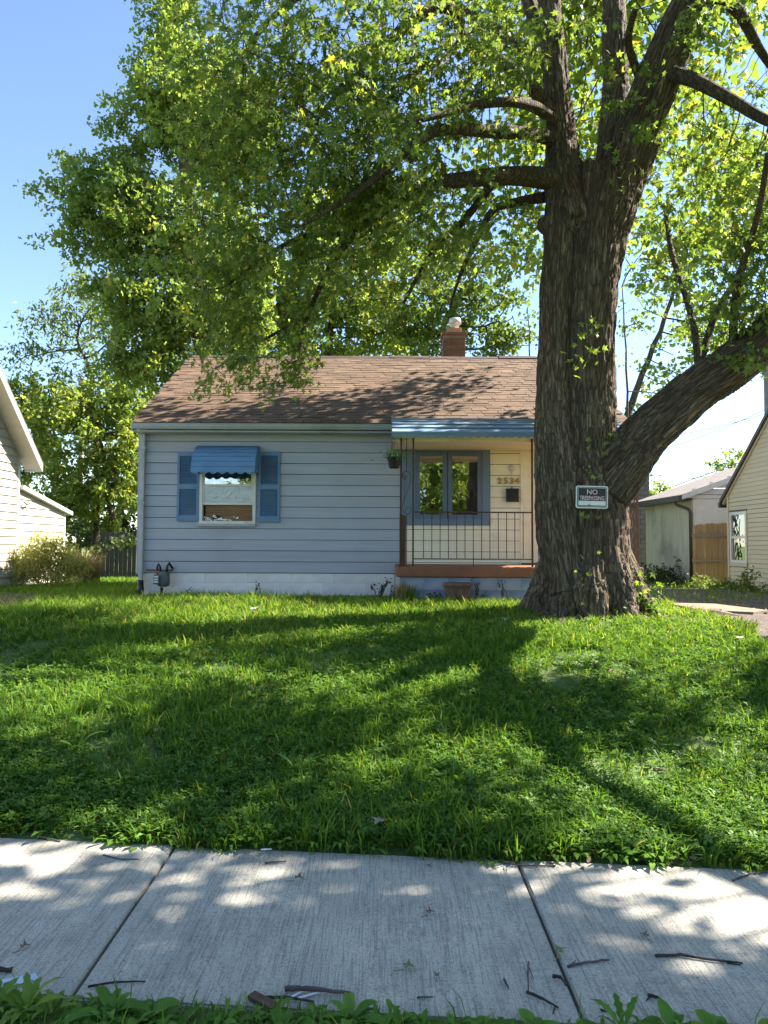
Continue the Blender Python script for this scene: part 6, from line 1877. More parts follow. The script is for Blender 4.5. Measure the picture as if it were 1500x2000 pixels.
# dark block building behind
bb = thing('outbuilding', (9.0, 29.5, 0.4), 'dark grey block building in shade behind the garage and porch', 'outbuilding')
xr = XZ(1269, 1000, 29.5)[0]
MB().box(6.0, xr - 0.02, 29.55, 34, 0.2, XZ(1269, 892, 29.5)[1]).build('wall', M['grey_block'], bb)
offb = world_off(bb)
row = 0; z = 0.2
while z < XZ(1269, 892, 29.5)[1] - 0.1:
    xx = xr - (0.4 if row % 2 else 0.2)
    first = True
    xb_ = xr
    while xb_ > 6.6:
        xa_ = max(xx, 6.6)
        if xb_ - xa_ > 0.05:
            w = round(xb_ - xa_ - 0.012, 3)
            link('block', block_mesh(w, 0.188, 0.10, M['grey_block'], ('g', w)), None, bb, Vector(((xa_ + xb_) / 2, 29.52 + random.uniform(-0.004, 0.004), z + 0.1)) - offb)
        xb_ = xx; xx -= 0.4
    z += 0.2; row += 1

# wooden fence between garage and tan house
fyD = 21.2
fx0, fx1 = XZ(1354, 1080, fyD)[0], XZ(1425, 1080, fyD)[0]
fc = thing('fence', (fx0, fyD, 0.35), 'tan dog-eared picket fence panel between garage and tan house', 'fence')
npk = 14
pw = (fx1 - fx0) / npk
for i in range(npk):
    xa = fx0 + i * pw + 0.004; xb = xa + pw - 0.008
    zt_ = XZ(1354 + 70 * i / npk, 1024 - 4 * i / npk, fyD)[1] + random.uniform(-0.015, 0.015)
    b = 0.2
    c = 0.022
    v = [(xa, b), (xb, b), (xb, zt_ - c * 1.4), (xb - c, zt_), (xa + c, zt_), (xa, zt_ - c * 1.4)]
    y0 = fyD + random.uniform(-0.003, 0.003)
    MB().add([(p[0], y0, p[1]) for p in v] + [(p[0], y0 + 0.018, p[1]) for p in v], [tuple(range(6)), tuple(range(11, 5, -1))] + [(k, k + 6, (k+1) % 6 + 6, (k+1) % 6) for k in range(6)]).build('picket', M['picket'], fc)
for yy in (1046, 1095):
    zz = XZ(1390, yy, fyD)[1]
    v0 = 0.03
    MB().box(fx0 - 0.04, fx1 + 0.02, fyD - 0.045, fyD - 0.005, zz - 0.045, zz + 0.045).build('rail', M['rail_wood'], fc, bevel=0.004)

# dark board fence at the back left
fD = 25.0
fx0, fx1 = XZ(198, 1060, fD)[0], XZ(275, 1060, fD)[0]
f2 = thing('fence', (fx0, fD, 0.35), 'dark weathered board fence at the back of the left side yard', 'fence')
n_ = 9
for i in range(n_):
    xa = fx0 + i * (fx1 - fx0) / n_ + 0.006; xb = fx0 + (i + 1) * (fx1 - fx0) / n_ - 0.006
    MB().box(xa, xb, fD, fD + 0.02, 0.2, XZ(230, 1040 + random.uniform(-1, 1), fD)[1]).build('board', M['dark_trim'], f2)
MB().box(fx0, fx1, fD + 0.022, fD + 0.06, 1.5, 1.6).build('rail', M['dark_trim'], f2)

# utility poles and wires
def pole(px, py_t, D, r, label):
    p = P(px, py_t, D)
    t = thing('utility_pole', (p.x, D, 0.3), label, 'utility pole')
    MB().tube([(p.x, D, 0.2), (p.x, D, p.z)], [r * 1.15, r], 10).build('shaft', M['pole_wood'], t, True)
    return p, t
p1, t1 = pole(162, 738, 34, 0.12, 'pale utility pole rising among the trees at left')
p2, t2 = pole(1499, 690, 30, 0.16, 'dark utility pole above the tan roof at the right edge')
MB().box(p2.x - 0.9, p2.x + 0.9, 29.8, 29.86, p2.z - 0.4, p2.z - 0.3).build('cross_arm', M['pole_wood'], t2)
for (a, b, lb, sag) in (((1180, 945, 34), (1560, 897, 30), 'thin black wire low over the garage', 0.25), ((1180, 930, 36), (1560, 905, 33), 'thin black wire just above the garage roof', 0.2), ((1180, 905, 36), (1600, 745, 33), 'thin black wire sloping up to the utility pole', 0.5), ((1190, 860, 38), (1600, 770, 30), 'upper black wire crossing behind the big limb', 0.5)):
    A, B = P(*a), P(*b)
    pts = [A.lerp(B, i / 12) - Vector((0, 0, sag * 4 * (i / 12) * (1 - i / 12))) for i in range(13)]
    tag(MB().tube(pts, 0.014, 5).build('overhead_wire', M['wire']), lb, 'wire', 'overhead wires')

# ------------------------------------------------------------------ shrubs and plants
def bush(name, label, base, blobs, dens, per, spread, size, mat, tv, tt, cat='shrub', stems=6, stem_mat=None, droop=0.0, updir=0.4, stem_r=0.008):
    t = thing(name, base, label, cat)
    offb = np.array(world_off(t))
    at = blob_points(blobs, dens)
    m = MB()
    b0 = Vector(base)
    for k in range(stems):
        e = Vector(at[rng.integers(len(at))])
        mid = (b0 + e) / 2 + Vector((random.uniform(-.05, .05), random.uniform(-.05, .05), 0.05))
        m.tube([b0 + Vector((random.uniform(-.1, .1), random.uniform(-.05, .05), -0.05)), mid, e], [stem_r, stem_r * 0.8, stem_r * 0.4], 5)
    m.build('stems', stem_mat or M['bark_twig'], t)
    pos, sz, d, r = leaf_cloud(at, per, spread, size, tv, tt, droop)
    V, T, RN = place_leaves(pos, sz, d, tv, tt, updir=updir, rnd=r)
    o = link('foliage', np_mesh('foliage', V - offb, T, RN), mat, t); o["kind"] = 'stuff'
    return t
D = 17.6
bush('weed_bush', 'golden sunlit weed bush in front of the white lean-to', G(95, D), [(62, 1100, D, 0.5, 0.5, 0.5), (110, 1098, D + 0.4, 0.6, 0.5, 0.5), (90, 1066, D, 0.4, 0.4, 0.35), (145, 1108, D + 0.6, 0.4, 0.4, 0.35), (45, 1120, D - 0.2, 0.3, 0.3, 0.25), (100, 1125, D, 0.7, 0.4, 0.25)],
     150, 34, 0.10, 0.085, M['golden'], LONG_V, DIAM_T, 'bush', 16, M['straw'], -0.5)
# dry grass clump
def clump(name, label, base, n, h, sp, mat, cat, width=0.008, lean=0.45):
    t = thing(name, base, label, cat)
    offb = np.array(world_off(t))
    V, T, RN = [], [], []
    for i in range(n):
        a = random.uniform(0, 6.283); rr = random.random() * sp * 0.4
        b0 = np.array([base[0] + rr * math.cos(a), base[1] + rr * math.sin(a), base[2] - 0.02])
        L_ = h * random.uniform(0.55, 1.05); le = lean * random.random()
        dd = np.array([math.cos(a), math.sin(a), 0])
        s = np.array([-math.sin(a + 0.6), math.cos(a + 0.6), 0]) * width * random.uniform(0.6, 1.2)
        m_ = b0 + np.array([0, 0, L_ * 0.6]) + dd * L_ * le * 0.3
        tp = b0 + np.array([0, 0, L_ * math.sqrt(1 - le * le)]) + dd * L_ * le
        k = len(V)
        V += [b0 - s, b0 + s, m_ - s, m_ + s, tp]
        T += [(k, k+1, k+3), (k, k+3, k+2), (k+2, k+3, k+4)]
        RN += [random.random()] * 5
    o = link('stalks', np_mesh('stalks', np.array(V) - offb, np.array(T), RN), mat, t); o["kind"] = 'stuff'
    return t
clump('dry_grass', 'tall dry brown grass clump beside the weed bush', G(170, 19.0), 420, 1.05, 0.75, M['straw'], 'dry grass', 0.010, 0.5)
clump('green_clump', 'bright green tuft at the foot of the dry grass', G(182, 17.6), 160, 0.28, 0.9, M['weed_sunlit'], 'grass tuft', 0.012, 0.6)
clump('ornamental_grass', 'faded striped grass clump at the left corner of the porch', (P(790, 1160, PY - 0.1).x, PY - 0.14, float(gz(0.35, PY - 0.14))), 230, 0.40, 0.36, M['straw'], 'grass clump', 0.007, 0.35)
clump('iris_clump', 'green blades mixed at the porch corner beneath the hanging pot', (P(800, 1160, PY - 0.1).x, PY - 0.22, float(gz(0.4, PY - 0.22))), 90, 0.30, 0.3, M['weed'], 'grass clump', 0.008, 0.4)
D = HY - 0.55
bush('dark_shrub', 'small dark leafless-looking shrub left of the porch corner', G(742, D), [(738, 1142, D, 0.20, 0.15, 0.14), (750, 1135, D, 0.14, 0.12, 0.12), (725, 1150, D, 0.12, 0.1, 0.08)], 260, 6, 0.045, 0.05, M['leaf_dark'], DIAM_V, DIAM_T, 'shrub', 12, M['stick_dark'], -0.3, stem_r=0.009)
bush('olive_shrub', 'low olive shrub just left of the porch corner', G(768, D), [(766, 1150, D, 0.13, 0.12, 0.13)], 700, 10, 0.04, 0.04, M['leaf_dark'], LONG_V, DIAM_T, 'shrub', 8, None, -0.4)
bush('vine', 'thin vine climbing the porch base right of the planter pot', G(935, PY - 0.05), [(930, 1140, PY - 0.02, 0.12, 0.03, 0.09), (945, 1155, PY - 0.02, 0.10, 0.03, 0.08), (925, 1128, PY - 0.02, 0.06, 0.03, 0.05)], 2200, 5, 0.03, 0.045, M['leaf_dark'], DIAM_V, DIAM_T, 'vine', 5)
bush('vine', 'single thin vine on the porch base near the trunk', G(985, PY - 0.05), [(985, 1140, PY - 0.02, 0.05, 0.03, 0.14), (990, 1158, PY - 0.02, 0.06, 0.03, 0.05)], 2600, 5, 0.025, 0.045, M['leaf_dark'], DIAM_V, DIAM_T, 'vine', 4)
bush('soil_mound_plant', 'dark wilted plant heap beside the clay planter pot', G(852, PY - 0.25), [(852, 1163, PY - 0.25, 0.16, 0.1, 0.06)], 1500, 6, 0.03, 0.05, M['leaf_dark'], DIAM_V, DIAM_T, 'plant', 3)
bush('weed_seedling', 'tiny weed against the foundation below the shuttered window', G(502, HY - 0.12), [(502, 1148, HY - 0.1, 0.06, 0.04, 0.08)], 3000, 5, 0.02, 0.05, M['leaf_dark'], DIAM_V, DIAM_T, 'weed', 3)
bush('weed_seedling', 'tiny weed against the foundation right of the gas meter', G(368, HY - 0.12), [(368, 1150, HY - 0.1, 0.05, 0.04, 0.04)], 4000, 5, 0.02, 0.045, M['leaf_dark'], DIAM_V, DIAM_T, 'weed', 3)
bush('leafy_weed', 'upright sunlit green weed on the driveway edge right of the trunk', G(1293, 10.6), [(1293, 1150, 10.6, 0.07, 0.07, 0.12), (1290, 1165, 10.6, 0.05, 0.05, 0.10)], 1500, 6, 0.035, 0.075, M['weed_sunlit'], TRI5_V, TRI5_T, 'weed', 3)
bush('root_weed', 'pale weeds and seedlings at the right foot of the trunk', G(1255, 9.35), [(1252, 1170, 9.35, 0.16, 0.1, 0.08), (1275, 1185, 9.3, 0.18, 0.12, 0.05), (1225, 1190, 9.1, 0.15, 0.1, 0.05)], 900, 7, 0.04, 0.06, M['weed'], TRI5_V, TRI5_T, 'weed', 6)
D = 18.6
bush('broad_shrub', 'low broad-leaved shrub against the tan wall under the window', G(1470, 17.9), [(1470, 1140, 17.6, 0.35, 0.3, 0.35), (1452, 1150, 18.0, 0.3, 0.3, 0.2)], 60, 20, 0.10, 0.14, M['leaf_mid'], LONG_V, DIAM_T, 'shrub', 6)
bush('ground_ivy', 'dark green weeds along the foot of the wooden fence', G(1400, 20.2), [(1370, 1142, 20.3, 0.6, 0.4, 0.18), (1415, 1145, 19.8, 0.6, 0.4, 0.2), (1440, 1152, 19.0, 0.4, 0.4, 0.15)], 70, 24, 0.12, 0.09, M['leaf_mid'], TRI5_V, TRI5_T, 'weeds', 5)
bush('ground_ivy', 'shaded weeds along the foot of the stained garage wall', G(1320, 22.6), [(1330, 1140, 22.2, 0.6, 0.4, 0.16), (1300, 1125, 23.0, 0.5, 0.4, 0.35), (1275, 1125, 24, 0.5, 0.4, 0.4)], 60, 22, 0.12, 0.10, M['leaf_dark'], TRI5_V, TRI5_T, 'weeds', 6)
bush('tall_weed', 'tall thin weed against the stained garage wall', G(1327, 22.0), [(1327, 1100, 22.0, 0.12, 0.1, 0.35)], 260, 5, 0.06, 0.12, M['leaf_dark'], LONG_V, DIAM_T, 'weed', 2)
# pot plant foliage belongs to the hanging pot
offp = np.array(world_off(pot))
n = 260
pos = np.array(hp) + rng.normal(0, 1, (n, 3)) * np.array([0.11, 0.09, 0.045]) + np.array([0, 0, 0.12])
d = rng.normal(0, 0.6, (n, 3)); d[:, 2] += 0.1
V, T, RN = place_leaves(pos, 0.05 * (0.5 + rng.random(n)), d, LONG_V, DIAM_T)
o = link('foliage', np_mesh('foliage', V - offp, T, RN), M['weed'], pot); o["kind"] = 'stuff'

# red mulch chips below the porch
def chips(name, cx0, cx1, cy0, cy1, n, size, mat, label, cat):
    x = cx0 + (cx1 - cx0) * rng.random(n); y = cy0 + (cy1 - cy0) * rng.random(n)
    z = gz(x, y) + 0.01 + 0.03 * rng.random(n)
    d = rng.normal(0, 1, (n, 3)); d[:, 2] *= 0.4
    V, T, RN = place_leaves(np.stack([x, y, z], -1), size * (0.5 + rng.random(n)), d, DIAM_V, DIAM_T, updir=1.2)
    return tag(link(name, np_mesh(name, V, T, RN), mat), label, cat, kind='stuff')
chips('mulch_chips', P(900, 1165, 11.4).x, P(1040, 1165, 11.4).x, 10.9, 11.85, 1500, 0.06, M['mulch'], 'reddish mulch chips on the ground before the porch', 'mulch')
chips('brown_mulch', P(600, 1160, 13.2).x, P(760, 1160, 13.2).x, 13.0, 13.4, 900, 0.05, M['dry_leaf'], 'brown leaf litter along the house foundation', 'litter')
chips('drive_litter', 4.8, 9.2, 8.5, 19.5, 420, 0.055, M['pale_leaf'], 'pale fallen leaves scattered over the right driveway', 'litter')
chips('lawn_litter', -4.5, 4.0, 4.2, 12.0, 60, 0.06, M['dry_leaf'], 'few brown fallen leaves caught in the lawn', 'litter')
chips('left_litter', -8.5, -5.0, 9.0, 15.0, 160, 0.05, M['pale_leaf'], 'pale litter on the left dirt driveway', 'litter')
chips('trunk_litter', 2.0, 3.7, 8.75, 9.7, 420, 0.05, M['dry_leaf'], 'brown bark crumbs and dry leaves around the trunk foot', 'litter')
chips('edge_litter', 0.2, 2.0, 3.50, 3.68, 90, 0.04, M['dry_leaf'], 'dry crumbs of leaf along the far sidewalk edge', 'litter')

# broken concrete by the right driveway
def rock(name, c, s, label, cat, mat, group=None):
    bm = bmesh.new()
    for _ in range(16):
        p = Vector((random.uniform(-1, 1), random.uniform(-1, 1), random.uniform(-0.8, 1)))
        bm.verts.new(Vector((p.x * s[0], p.y * s[1], p.z * s[2])))
    bmesh.ops.convex_hull(bm, input=bm.verts)
    me = bpy.data.meshes.new(name); bm.to_mesh(me); bm.free()
    return tag(link(name, me, mat, None, c), label, cat, group)
for (px, D, s, lb) in ((1385, 9.6, (0.16, 0.12, 0.05), 'small broken concrete lump at the left of the driveway edge row'), (1412, 9.5, (0.20, 0.13, 0.055), 'largest broken concrete lump on the driveway edge'), (1362, 9.9, (0.12, 0.1, 0.04), 'flat concrete shard on the driveway edge nearest the trunk')):
    p = P(px, 1190, D)
    rock('concrete_lump', (p.x, D, float(gz(p.x, D)) + 0.03), s, lb, 'rubble', M['rubble'], 'broken concrete along the right driveway')
p = P(1340, 1185, 10.6)
v = [(4.35, 9.7), (4.9, 9.55), (5.3, 9.9), (5.15, 11.2), (4.5, 11.5), (4.3, 10.6)]
tag(MB().add([(a, b, float(gz(a, b)) - 0.03) for a, b in v] + [(a, b, float(gz(a, b)) + 0.045) for a, b in v], [tuple(range(5, -1, -1)), tuple(range(6, 12))] + [(k, (k+1) % 6, (k+1) % 6 + 6, k + 6) for k in range(6)]).build('concrete_pad', M['rubble']), 'sunlit cracked concrete pad beside the right side of the trunk', 'concrete pad')

# ------------------------------------------------------------------ things lying on the sidewalk
def twig(pix, r, label, mat='stick', fork=None, name='twig'):
    pts = [S(x, y, r * 0.8) for x, y in pix]
    for p in pts[1:-1]: p.z += r * 0.6
    base = sum(pts, Vector()) / len(pts)
    base.z = min(p.z for p in pts) - r
    t = thing(name, base, label, 'twig', 'twigs fallen on the sidewalk')
    fine = []
    for a, b in zip(pts[:-1], pts[1:]):
        for k in range(5):
            q_ = a.lerp(b, k / 5)
            fine.append(q_ + Vector((random.uniform(-1, 1) * r * 0.3, random.uniform(-1, 1) * r * 0.3, random.uniform(0, 0.3) * r)))
    fine.append(pts[-1])
    MB().tube(fine, [r * (1.0 - 0.45 * i / len(fine)) * random.uniform(0.85, 1.1) for i in range(len(fine))], 7).build('stem', M[mat], t, True)
    if fork:
        fp = [S(x, y, r * 0.7) for x, y in fork]
        MB().tube(fp, [r * 0.6] * (len(fp) - 1) + [r * 0.3], 6).build('side_shoot', M[mat], t, True)
    return t
twig([(-14, 1894), (8, 1897), (23, 1896)], 0.010, 'thick dark twig stub at the left edge of the sidewalk', 'stick_dark', [(14, 1896), (25, 1889)])
twig([(42, 1622), (80, 1637), (118, 1643)], 0.007, 'grey stick lying along the grass edge at far left')
twig([(202, 1670), (235, 1679), (272, 1678)], 0.004, 'thin curved twig on the left slab near the grass')
twig([(517, 1686), (559, 1682)], 0.005, 'short straight twig in the middle slab near the grass')
twig([(172, 1927), (225, 1920), (284, 1917)], 0.0045, 'thin straight twig beside the left joint at the near edge', 'stick_dark')
twig([(556, 1931), (600, 1934), (686, 1940)], 0.010, 'thickest grey stick by the near edge of the middle slab', 'stick')
twig([(520, 1949), (560, 1950), (613, 1956)], 0.006, 'thin dark stick touching the brown wood block', 'stick_dark', [(560, 1951), (553, 1958)])
twig([(1033, 1879), (1031, 1905), (1032, 1936)], 0.004, 'thin reddish twig left of the right joint pointing away', 'stick', [(1034, 1890), (1042, 1912)])
twig([(1029, 1938), (1060, 1953), (1091, 1968)], 0.006, 'dark twig slanting to the right joint at the near edge', 'stick_dark', [(1085, 1965), (1080, 1980)])
twig([(1079, 1907), (1096, 1911), (1106, 1924)], 0.007, 'dark hooked twig lying across the right joint', 'stick_dark')
twig([(1108, 1888), (1150, 1881), (1190, 1874)], 0.0055, 'straight grey twig just right of the right joint', 'stick', [(1115, 1886), (1124, 1876)])
twig([(1281, 1867), (1330, 1867), (1400, 1878), (1450, 1881)], 0.006, 'long dark twig on the right slab', 'stick_dark', [(1420, 1880), (1447, 1885)])
twig([(1266, 1944), (1282, 1949), (1297, 1957)], 0.006, 'short dark twig at the near edge of the right slab', 'stick_dark', [(1270, 1945), (1262, 1955)])
twig([(983, 1684), (1020, 1692), (1085, 1691)], 0.006, 'brown twig lying at the head of the right joint', 'stick')
twig([(1300, 1692), (1335, 1678), (1353, 1664)], 0.005, 'pale twig leaning out of the grass at right', 'stick')
twig([(1430, 1720), (1465, 1708), (1510, 1703)], 0.005, 'thin reddish twig at the right edge of the sidewalk', 'stick')
twig([(1172, 1972), (1192, 1977)], 0.004, 'tiny chip of bark right of the joint at the near edge', 'stick_dark')
twig([(985, 1913), (993, 1930)], 0.004, 'tiny dark bark chip in the middle slab near the right joint', 'stick_dark')
twig([(815, 1948), (845, 1947)], 0.0035, 'tiny straight twig in the middle slab near the front edge', 'stick')

def fallen_leaf(px, py, size, mat, label, rot, curl=0.35, lift=0.01, fn=S):
    p = fn(px, py, 0.0)
    v = MAPLE_V.copy()
    v[:, 2] += curl * (v[:, 1] ** 2) * 1.4 + 0.10 * np.sin(v[:, 0] * 4) + random.uniform(0, 0.1)
    v[:, 2] -= v[:, 2].min()
    me = np_mesh('leaf', v * size, MAPLE_T)
    t = thing('fallen_leaf', p, label, 'leaf', 'fallen leaves')
    o = link('blade', me, M[mat], t); o.rotation_euler = (0, 0, rot); o.location = (0, 0, lift * 0.3)
    m = MB(); a = rot + math.pi
    m.tube([p + Vector((0, 0, 0.004)), p + Vector((math.cos(a) * size * 0.7, math.sin(a) * size * 0.7, 0.006))], 0.0016, 5).build('stalk', M[mat], t)
fallen_leaf(835, 1789, 0.045, 'dry_leaf', 'curled brown leaf in the middle of the sidewalk', 0.6, 0.9)
fallen_leaf(788, 1896, 0.055, 'green_leaf', 'faded green leaf on the middle slab near the front edge', 0.3, 0.4)
fallen_leaf(853, 1912, 0.030, 'dry_leaf', 'tiny brown leaf crumb right of the green leaf', 1.4, 0.9)
fallen_leaf(575, 1722, 0.055, 'dry_leaf', 'brown leaf with long stalk in the middle slab below the short twig', 0.2, 0.8)
fallen_leaf(40, 1858, 0.045, 'dry_leaf', 'crumpled brown leaf on the left slab', 0.9, 0.8)
fallen_leaf(10, 1622, 0.10, 'tan_leaf', 'large tan maple leaf at the far left grass edge', 0.8, 0.3)
fallen_leaf(843, 1664, 0.05, 'pale_leaf', 'pale curled leaf at the grass edge right of the middle', 0.1, 0.8)
fallen_leaf(875, 1677, 0.055, 'pale_leaf', 'pale brown leaf lying on the slab just below the grass edge', 2.6, 0.7)
fallen_leaf(940, 1680, 0.045, 'dry_leaf', 'dark brown leaf at the grass edge left of the right joint', 0.4, 0.8)
fallen_leaf(1265, 1836, 0.045, 'dry_leaf', 'small brown leaf on the right slab above the long twig', 2.0, 0.7)
fallen_leaf(1090, 1868, 0.06, 'green_leaf', 'yellow-green weed leaf caught in the right joint', 1.1, 0.5)
fallen_leaf(1350, 1685, 0.07, 'pale_leaf', 'bleached leaf at the grass edge on the right slab', 0.4, 0.6)
fallen_leaf(1465, 1690, 0.07, 'tan_leaf', 'tan leaf at the right grass edge', 2.4, 0.6)
fallen_leaf(1482, 1644, 0.08, 'red_leaf', 'red-orange leaf in the grass at the right edge', 1.2, 0.5, 0.06)
def lawn_leaf(px, D, size, mat, label):
    def fn(a, b, c):
        p = P(a, 1200, D); return Vector((p.x, D, float(gz(p.x, D)) + 0.055))
    fallen_leaf(px, 0, size, mat, label, random.uniform(0, 6), 0.5, 0.0, fn)
lawn_leaf(752, 3.85, 0.10, 'pale_leaf', 'pale leaf standing in the lawn edge at the middle')
lawn_leaf(360, 4.3, 0.05, 'pale_leaf', 'small white leaf in the lawn above the left joint')
lawn_leaf(860, 5.2, 0.07, 'dry_leaf', 'brown leaf caught in the middle of the lawn')
lawn_leaf(460, 8.2, 0.11, 'silver_leaf', 'silvery leaf on the lawn left of the middle')
lawn_leaf(494, 9.3, 0.14, 'silver_leaf', 'silvery leaf on the lawn before the foundation')
lawn_leaf(990, 8.7, 0.13, 'silver_leaf', 'pale leaf on the lawn left of the trunk')
lawn_leaf(1445, 7.7, 0.12, 'pale_leaf', 'pale leaf on the lawn at the right edge')
# scraps
def slab_bit(name, px, py, w, d, h, rot, mat, label, cat, bevel=0.0):
    p = S(px, py, 0.0)
    t = MB().box(-w/2, w/2, -d/2, d/2, 0, h).build(name, M[mat], None, bevel=bevel)
    t.location = p + Vector((0, 0, 0.003)); t.rotation_euler = (0, 0, rot)
    return tag(t, label, cat)
slab_bit('wood_block', 514, 1962, 0.115, 0.036, 0.016, -0.62, 'wood_block', 'brown weathered wood block at the near edge of the sidewalk', 'wood block', 0.003)
slab_bit('plastic_sliver', 580, 1944, 0.055, 0.006, 0.003, 0.75, 'plastic_white', 'short white plastic sliver beneath the thick stick', 'plastic scrap')
slab_bit('plastic_sliver', 603, 1946, 0.085, 0.007, 0.003, 0.45, 'plastic_white', 'long white plastic sliver beside the thick stick', 'plastic scrap')
slab_bit('plastic_scrap', 520, 1661, 0.055, 0.012, 0.006, 0.15, 'plastic_white', 'crumpled white scrap by the grass on the middle slab', 'plastic scrap', 0.003)
p = S(22, 1923)
hv = [(-0.09, -0.025), (0.05, -0.02), (0.085, 0.005), (0.07, 0.03), (-0.02, 0.028), (-0.10, 0.01)]
t = MB().add([(a, b, 0) for a, b in hv] + [(a, b, 0.004 + 0.006 * (i % 2)) for i, (a, b) in enumerate(hv)], [tuple(range(5, -1, -1)), tuple(range(6, 12))] + [(k, (k+1) % 6, (k+1) % 6 + 6, k + 6) for k in range(6)]).build('plastic_piece', M['plastic_blue'])
t.location = p + Vector((0, 0, 0.002)); t.rotation_euler = (0, 0, 0.25)
tag(t, 'pale blue plastic piece at the lower left corner of the sidewalk', 'plastic scrap')

# ------------------------------------------------------------------ individual weeds: near verge and lawn
def leaf_strip(length, width, tooth, n=9, arch=0.5, e0=0.9, seed=0):
    """a broad leaf as a strip with arching midrib; local x = outwards"""
    rs = random.Random(seed)
    v, f = [], []
    ang = e0; p = Vector((0, 0, 0))
    for i in range(n + 1):
        t = i / n
        w = width * (math.sin(math.pi * min(1, t * 0.93 + 0.05)) ** 0.8) * (0.35 + 0.65 * smooth(0.05, 0.5, t))
        if tooth and i % 2: w *= (1 - tooth)
        if i == n: w = 0.0005
        fold = 0.35 * w
        v += [(p.x, -w, p.z + fold), (p.x, 0, p.z), (p.x, w, p.z + fold)]
        ang -= arch * 2.0 / n * (0.5 + t)
        p = p + Vector((math.cos(ang), 0, math.sin(ang))) * (length / n)
    for i in range(n):
        a = i * 3
        f += [(a, a+3, a+4, a+1), (a+1, a+4, a+5, a+2)]
    me = bpy.data.meshes.new('leaf')
    me.from_pydata([(float(a), float(b), float(c)) for a, b, c in v], [], f)
    me.polygons.foreach_set('use_smooth', [True] * len(me.polygons))
    return me
LEAF = {}
def weed_plant(name, loc, n, length, width, tooth, mat, label, e=(0.5, 1.2), arch=0.6):
    t = thing(name, loc, label, 'weed', 'weeds with leaves of their own')
    a0 = random.uniform(0, 6.28)
    for i in range(n):
        k = (name, round(length, 3), i % 4, mat)
        if k not in LEAF:
            me = leaf_strip(length, width, tooth, 10, arch * random.uniform(0.6, 1.3), random.uniform(*e), len(LEAF))
            me.materials.append(M[mat]); LEAF[k] = me
        o = link('leaf', LEAF[k], None, t, (0, 0, 0))
        s = random.uniform(0.65, 1.1)
        o.scale = (s, s, s)
        o.rotation_euler = (random.uniform(-0.15, 0.15), random.uniform(-0.2, 0.2), a0 + i * 2.4 + random.uniform(-0.3, 0.3))
    return t
def V_at(px, yd):
    x = (px - 750) / F * yd
    return (x, yd, float(gz(x, yd)) - 0.004)
verge = [
    (12, 2.38, 'dandelion', 9, 0.146, 0.018, 0.35, 'weed_sunlit', 'bright sunlit dandelion at the lower left corner', (0.9, 1.4)),
    (75, 2.39, 'dandelion', 10, 0.146, 0.016, 0.4, 'weed_sunlit', 'bright toothed dandelion second from the lower left corner', (0.8, 1.4)),
    (125, 2.40, 'dandelion', 8, 0.112, 0.014, 0.4, 'weed_sunlit', 'pale green dandelion just left of the left joint', (0.7, 1.3)),
    (175, 2.35, 'broadleaf_weed', 8, 0.112, 0.024, 0.0, 'weed', 'broad-leaved weed below the left joint', (0.4, 1.0)),
    (235, 2.39, 'broadleaf_weed', 9, 0.146, 0.020, 0.0, 'weed', 'tall pointed-leaf weed just right of the left joint', (0.7, 1.2)),
    (300, 2.37, 'broadleaf_weed', 8, 0.123, 0.026, 0.0, 'weed', 'lush weed under the thin twig of the near edge', (0.5, 1.0)),
    (370, 2.35, 'broadleaf_weed', 8, 0.101, 0.020, 0.0, 'weed', 'low weed left of the wood block', (0.4, 1.0)),
    (440, 2.34, 'broadleaf_weed', 8, 0.090, 0.018, 0.0, 'weed', 'small weed just left of the wood block', (0.4, 1.0)),
    (560, 2.33, 'broadleaf_weed', 8, 0.090, 0.020, 0.0, 'weed', 'small weed just right of the wood block', (0.4, 1.0)),
    (640, 2.35, 'broadleaf_weed', 8, 0.112, 0.018, 0.15, 'weed', 'weed beneath the end of the thick stick', (0.5, 1.1)),
    (690, 2.39, 'broadleaf_weed', 9, 0.146, 0.016, 0.15, 'weed', 'tallest upright weed at the bottom centre', (0.8, 1.3)),
    (745, 2.34, 'broadleaf_weed', 8, 0.090, 0.020, 0.0, 'weed', 'low weed at the bottom centre, right of the tallest one', (0.4, 0.9)),
    (860, 2.32, 'broadleaf_weed', 7, 0.078, 0.016, 0.0, 'weed', 'small weed between bottom centre and the right joint', (0.4, 0.9)),
    (960, 2.34, 'broadleaf_weed', 8, 0.112, 0.022, 0.0, 'weed', 'broad weed left of the right joint', (0.6, 1.1)),
    (1040, 2.35, 'broadleaf_weed', 8, 0.112, 0.022, 0.1, 'weed', 'weed directly under the slanting dark twig', (0.5, 1.1)),
    (1110, 2.34, 'broadleaf_weed', 7, 0.090, 0.018, 0.0, 'weed', 'small weed at the foot of the right joint', (0.4, 1.0)),
    (1210, 2.37, 'dandelion', 9, 0.134, 0.016, 0.4, 'weed', 'toothed dandelion right of the right joint', (0.7, 1.3)),
    (1300, 2.37, 'dock_weed', 7, 0.115, 0.026, 0.0, 'weed', 'largest round-leaved dock weed at the lower right', (0.7, 1.2)),
    (1390, 2.35, 'broadleaf_weed', 8, 0.123, 0.028, 0.0, 'weed', 'lush broad weed near the lower right corner', (0.5, 1.0)),
    (1470, 2.33, 'broadleaf_weed', 8, 0.101, 0.022, 0.1, 'weed_sunlit', 'yellow-green weed in the lower right corner', (0.5, 1.0)),
]
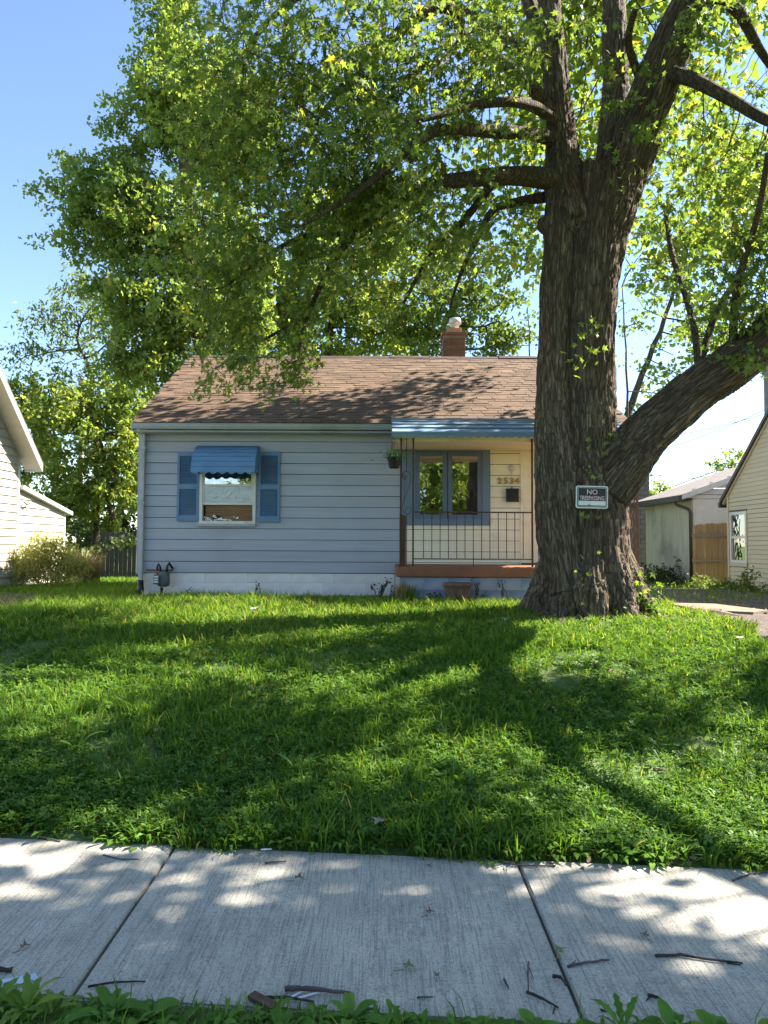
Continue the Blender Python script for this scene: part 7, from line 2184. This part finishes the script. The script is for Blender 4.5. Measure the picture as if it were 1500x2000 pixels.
for px, yd, nm, n, L_, W_, tooth, mat, lb, e in verge:
    weed_plant(nm, V_at(px, yd), n, L_, W_, tooth, mat, lb, e)
lawnw = [
    (590, 4.55, 'plantain', 9, 0.26, 0.020, 0.0, 'weed', 'big rosette plantain with long blades in the lawn centre-left', (0.5, 1.1)),
    (640, 4.30, 'plantain', 6, 0.13, 0.014, 0.0, 'weed', 'smaller plantain right of the big rosette', (0.4, 1.0)),
    (160, 4.9, 'plantain', 8, 0.22, 0.016, 0.0, 'weed', 'long-bladed plantain in the lawn at left', (0.6, 1.2)),
    (900, 4.45, 'plantain', 9, 0.18, 0.016, 0.0, 'weed', 'plantain clump in the lawn right of centre', (0.6, 1.2)),
    (1060, 4.1, 'plantain', 8, 0.17, 0.016, 0.0, 'weed', 'plantain clump near the grass edge above the right joint', (0.6, 1.2)),
    (990, 3.95, 'plantain', 7, 0.15, 0.016, 0.0, 'weed', 'plantain at the grass edge left of the right joint', (0.6, 1.2)),
    (770, 3.9, 'round_weed', 6, 0.09, 0.020, 0.0, 'weed', 'small round-leaved weed at the grass edge in the centre', (0.3, 0.9)),
    (640, 4.0, 'round_weed', 6, 0.09, 0.022, 0.0, 'weed', 'round-leaved weed at the grass edge left of centre', (0.3, 0.9)),
    (420, 4.1, 'round_weed', 6, 0.09, 0.022, 0.0, 'weed', 'round-leaved weed above the left joint', (0.3, 0.9)),
    (250, 4.3, 'round_weed', 7, 0.10, 0.024, 0.0, 'weed', 'round-leaved weed in the lawn at lower left', (0.3, 0.9)),
    (60, 4.4, 'round_weed', 7, 0.10, 0.024, 0.0, 'weed', 'round-leaved weed at the left edge of the lawn', (0.3, 0.9)),
    (1270, 4.0, 'plantain', 8, 0.14, 0.015, 0.0, 'weed', 'plantain at the grass edge toward the right', (0.5, 1.1)),
    (1400, 3.75, 'plantain', 8, 0.13, 0.014, 0.0, 'weed_sunlit', 'sunlit plantain at the right grass edge', (0.5, 1.1)),
]
for px, yd, nm, n, L_, W_, tooth, mat, lb, e in lawnw:
    weed_plant(nm, V_at(px, yd), n, L_, W_, tooth, mat, lb, e)
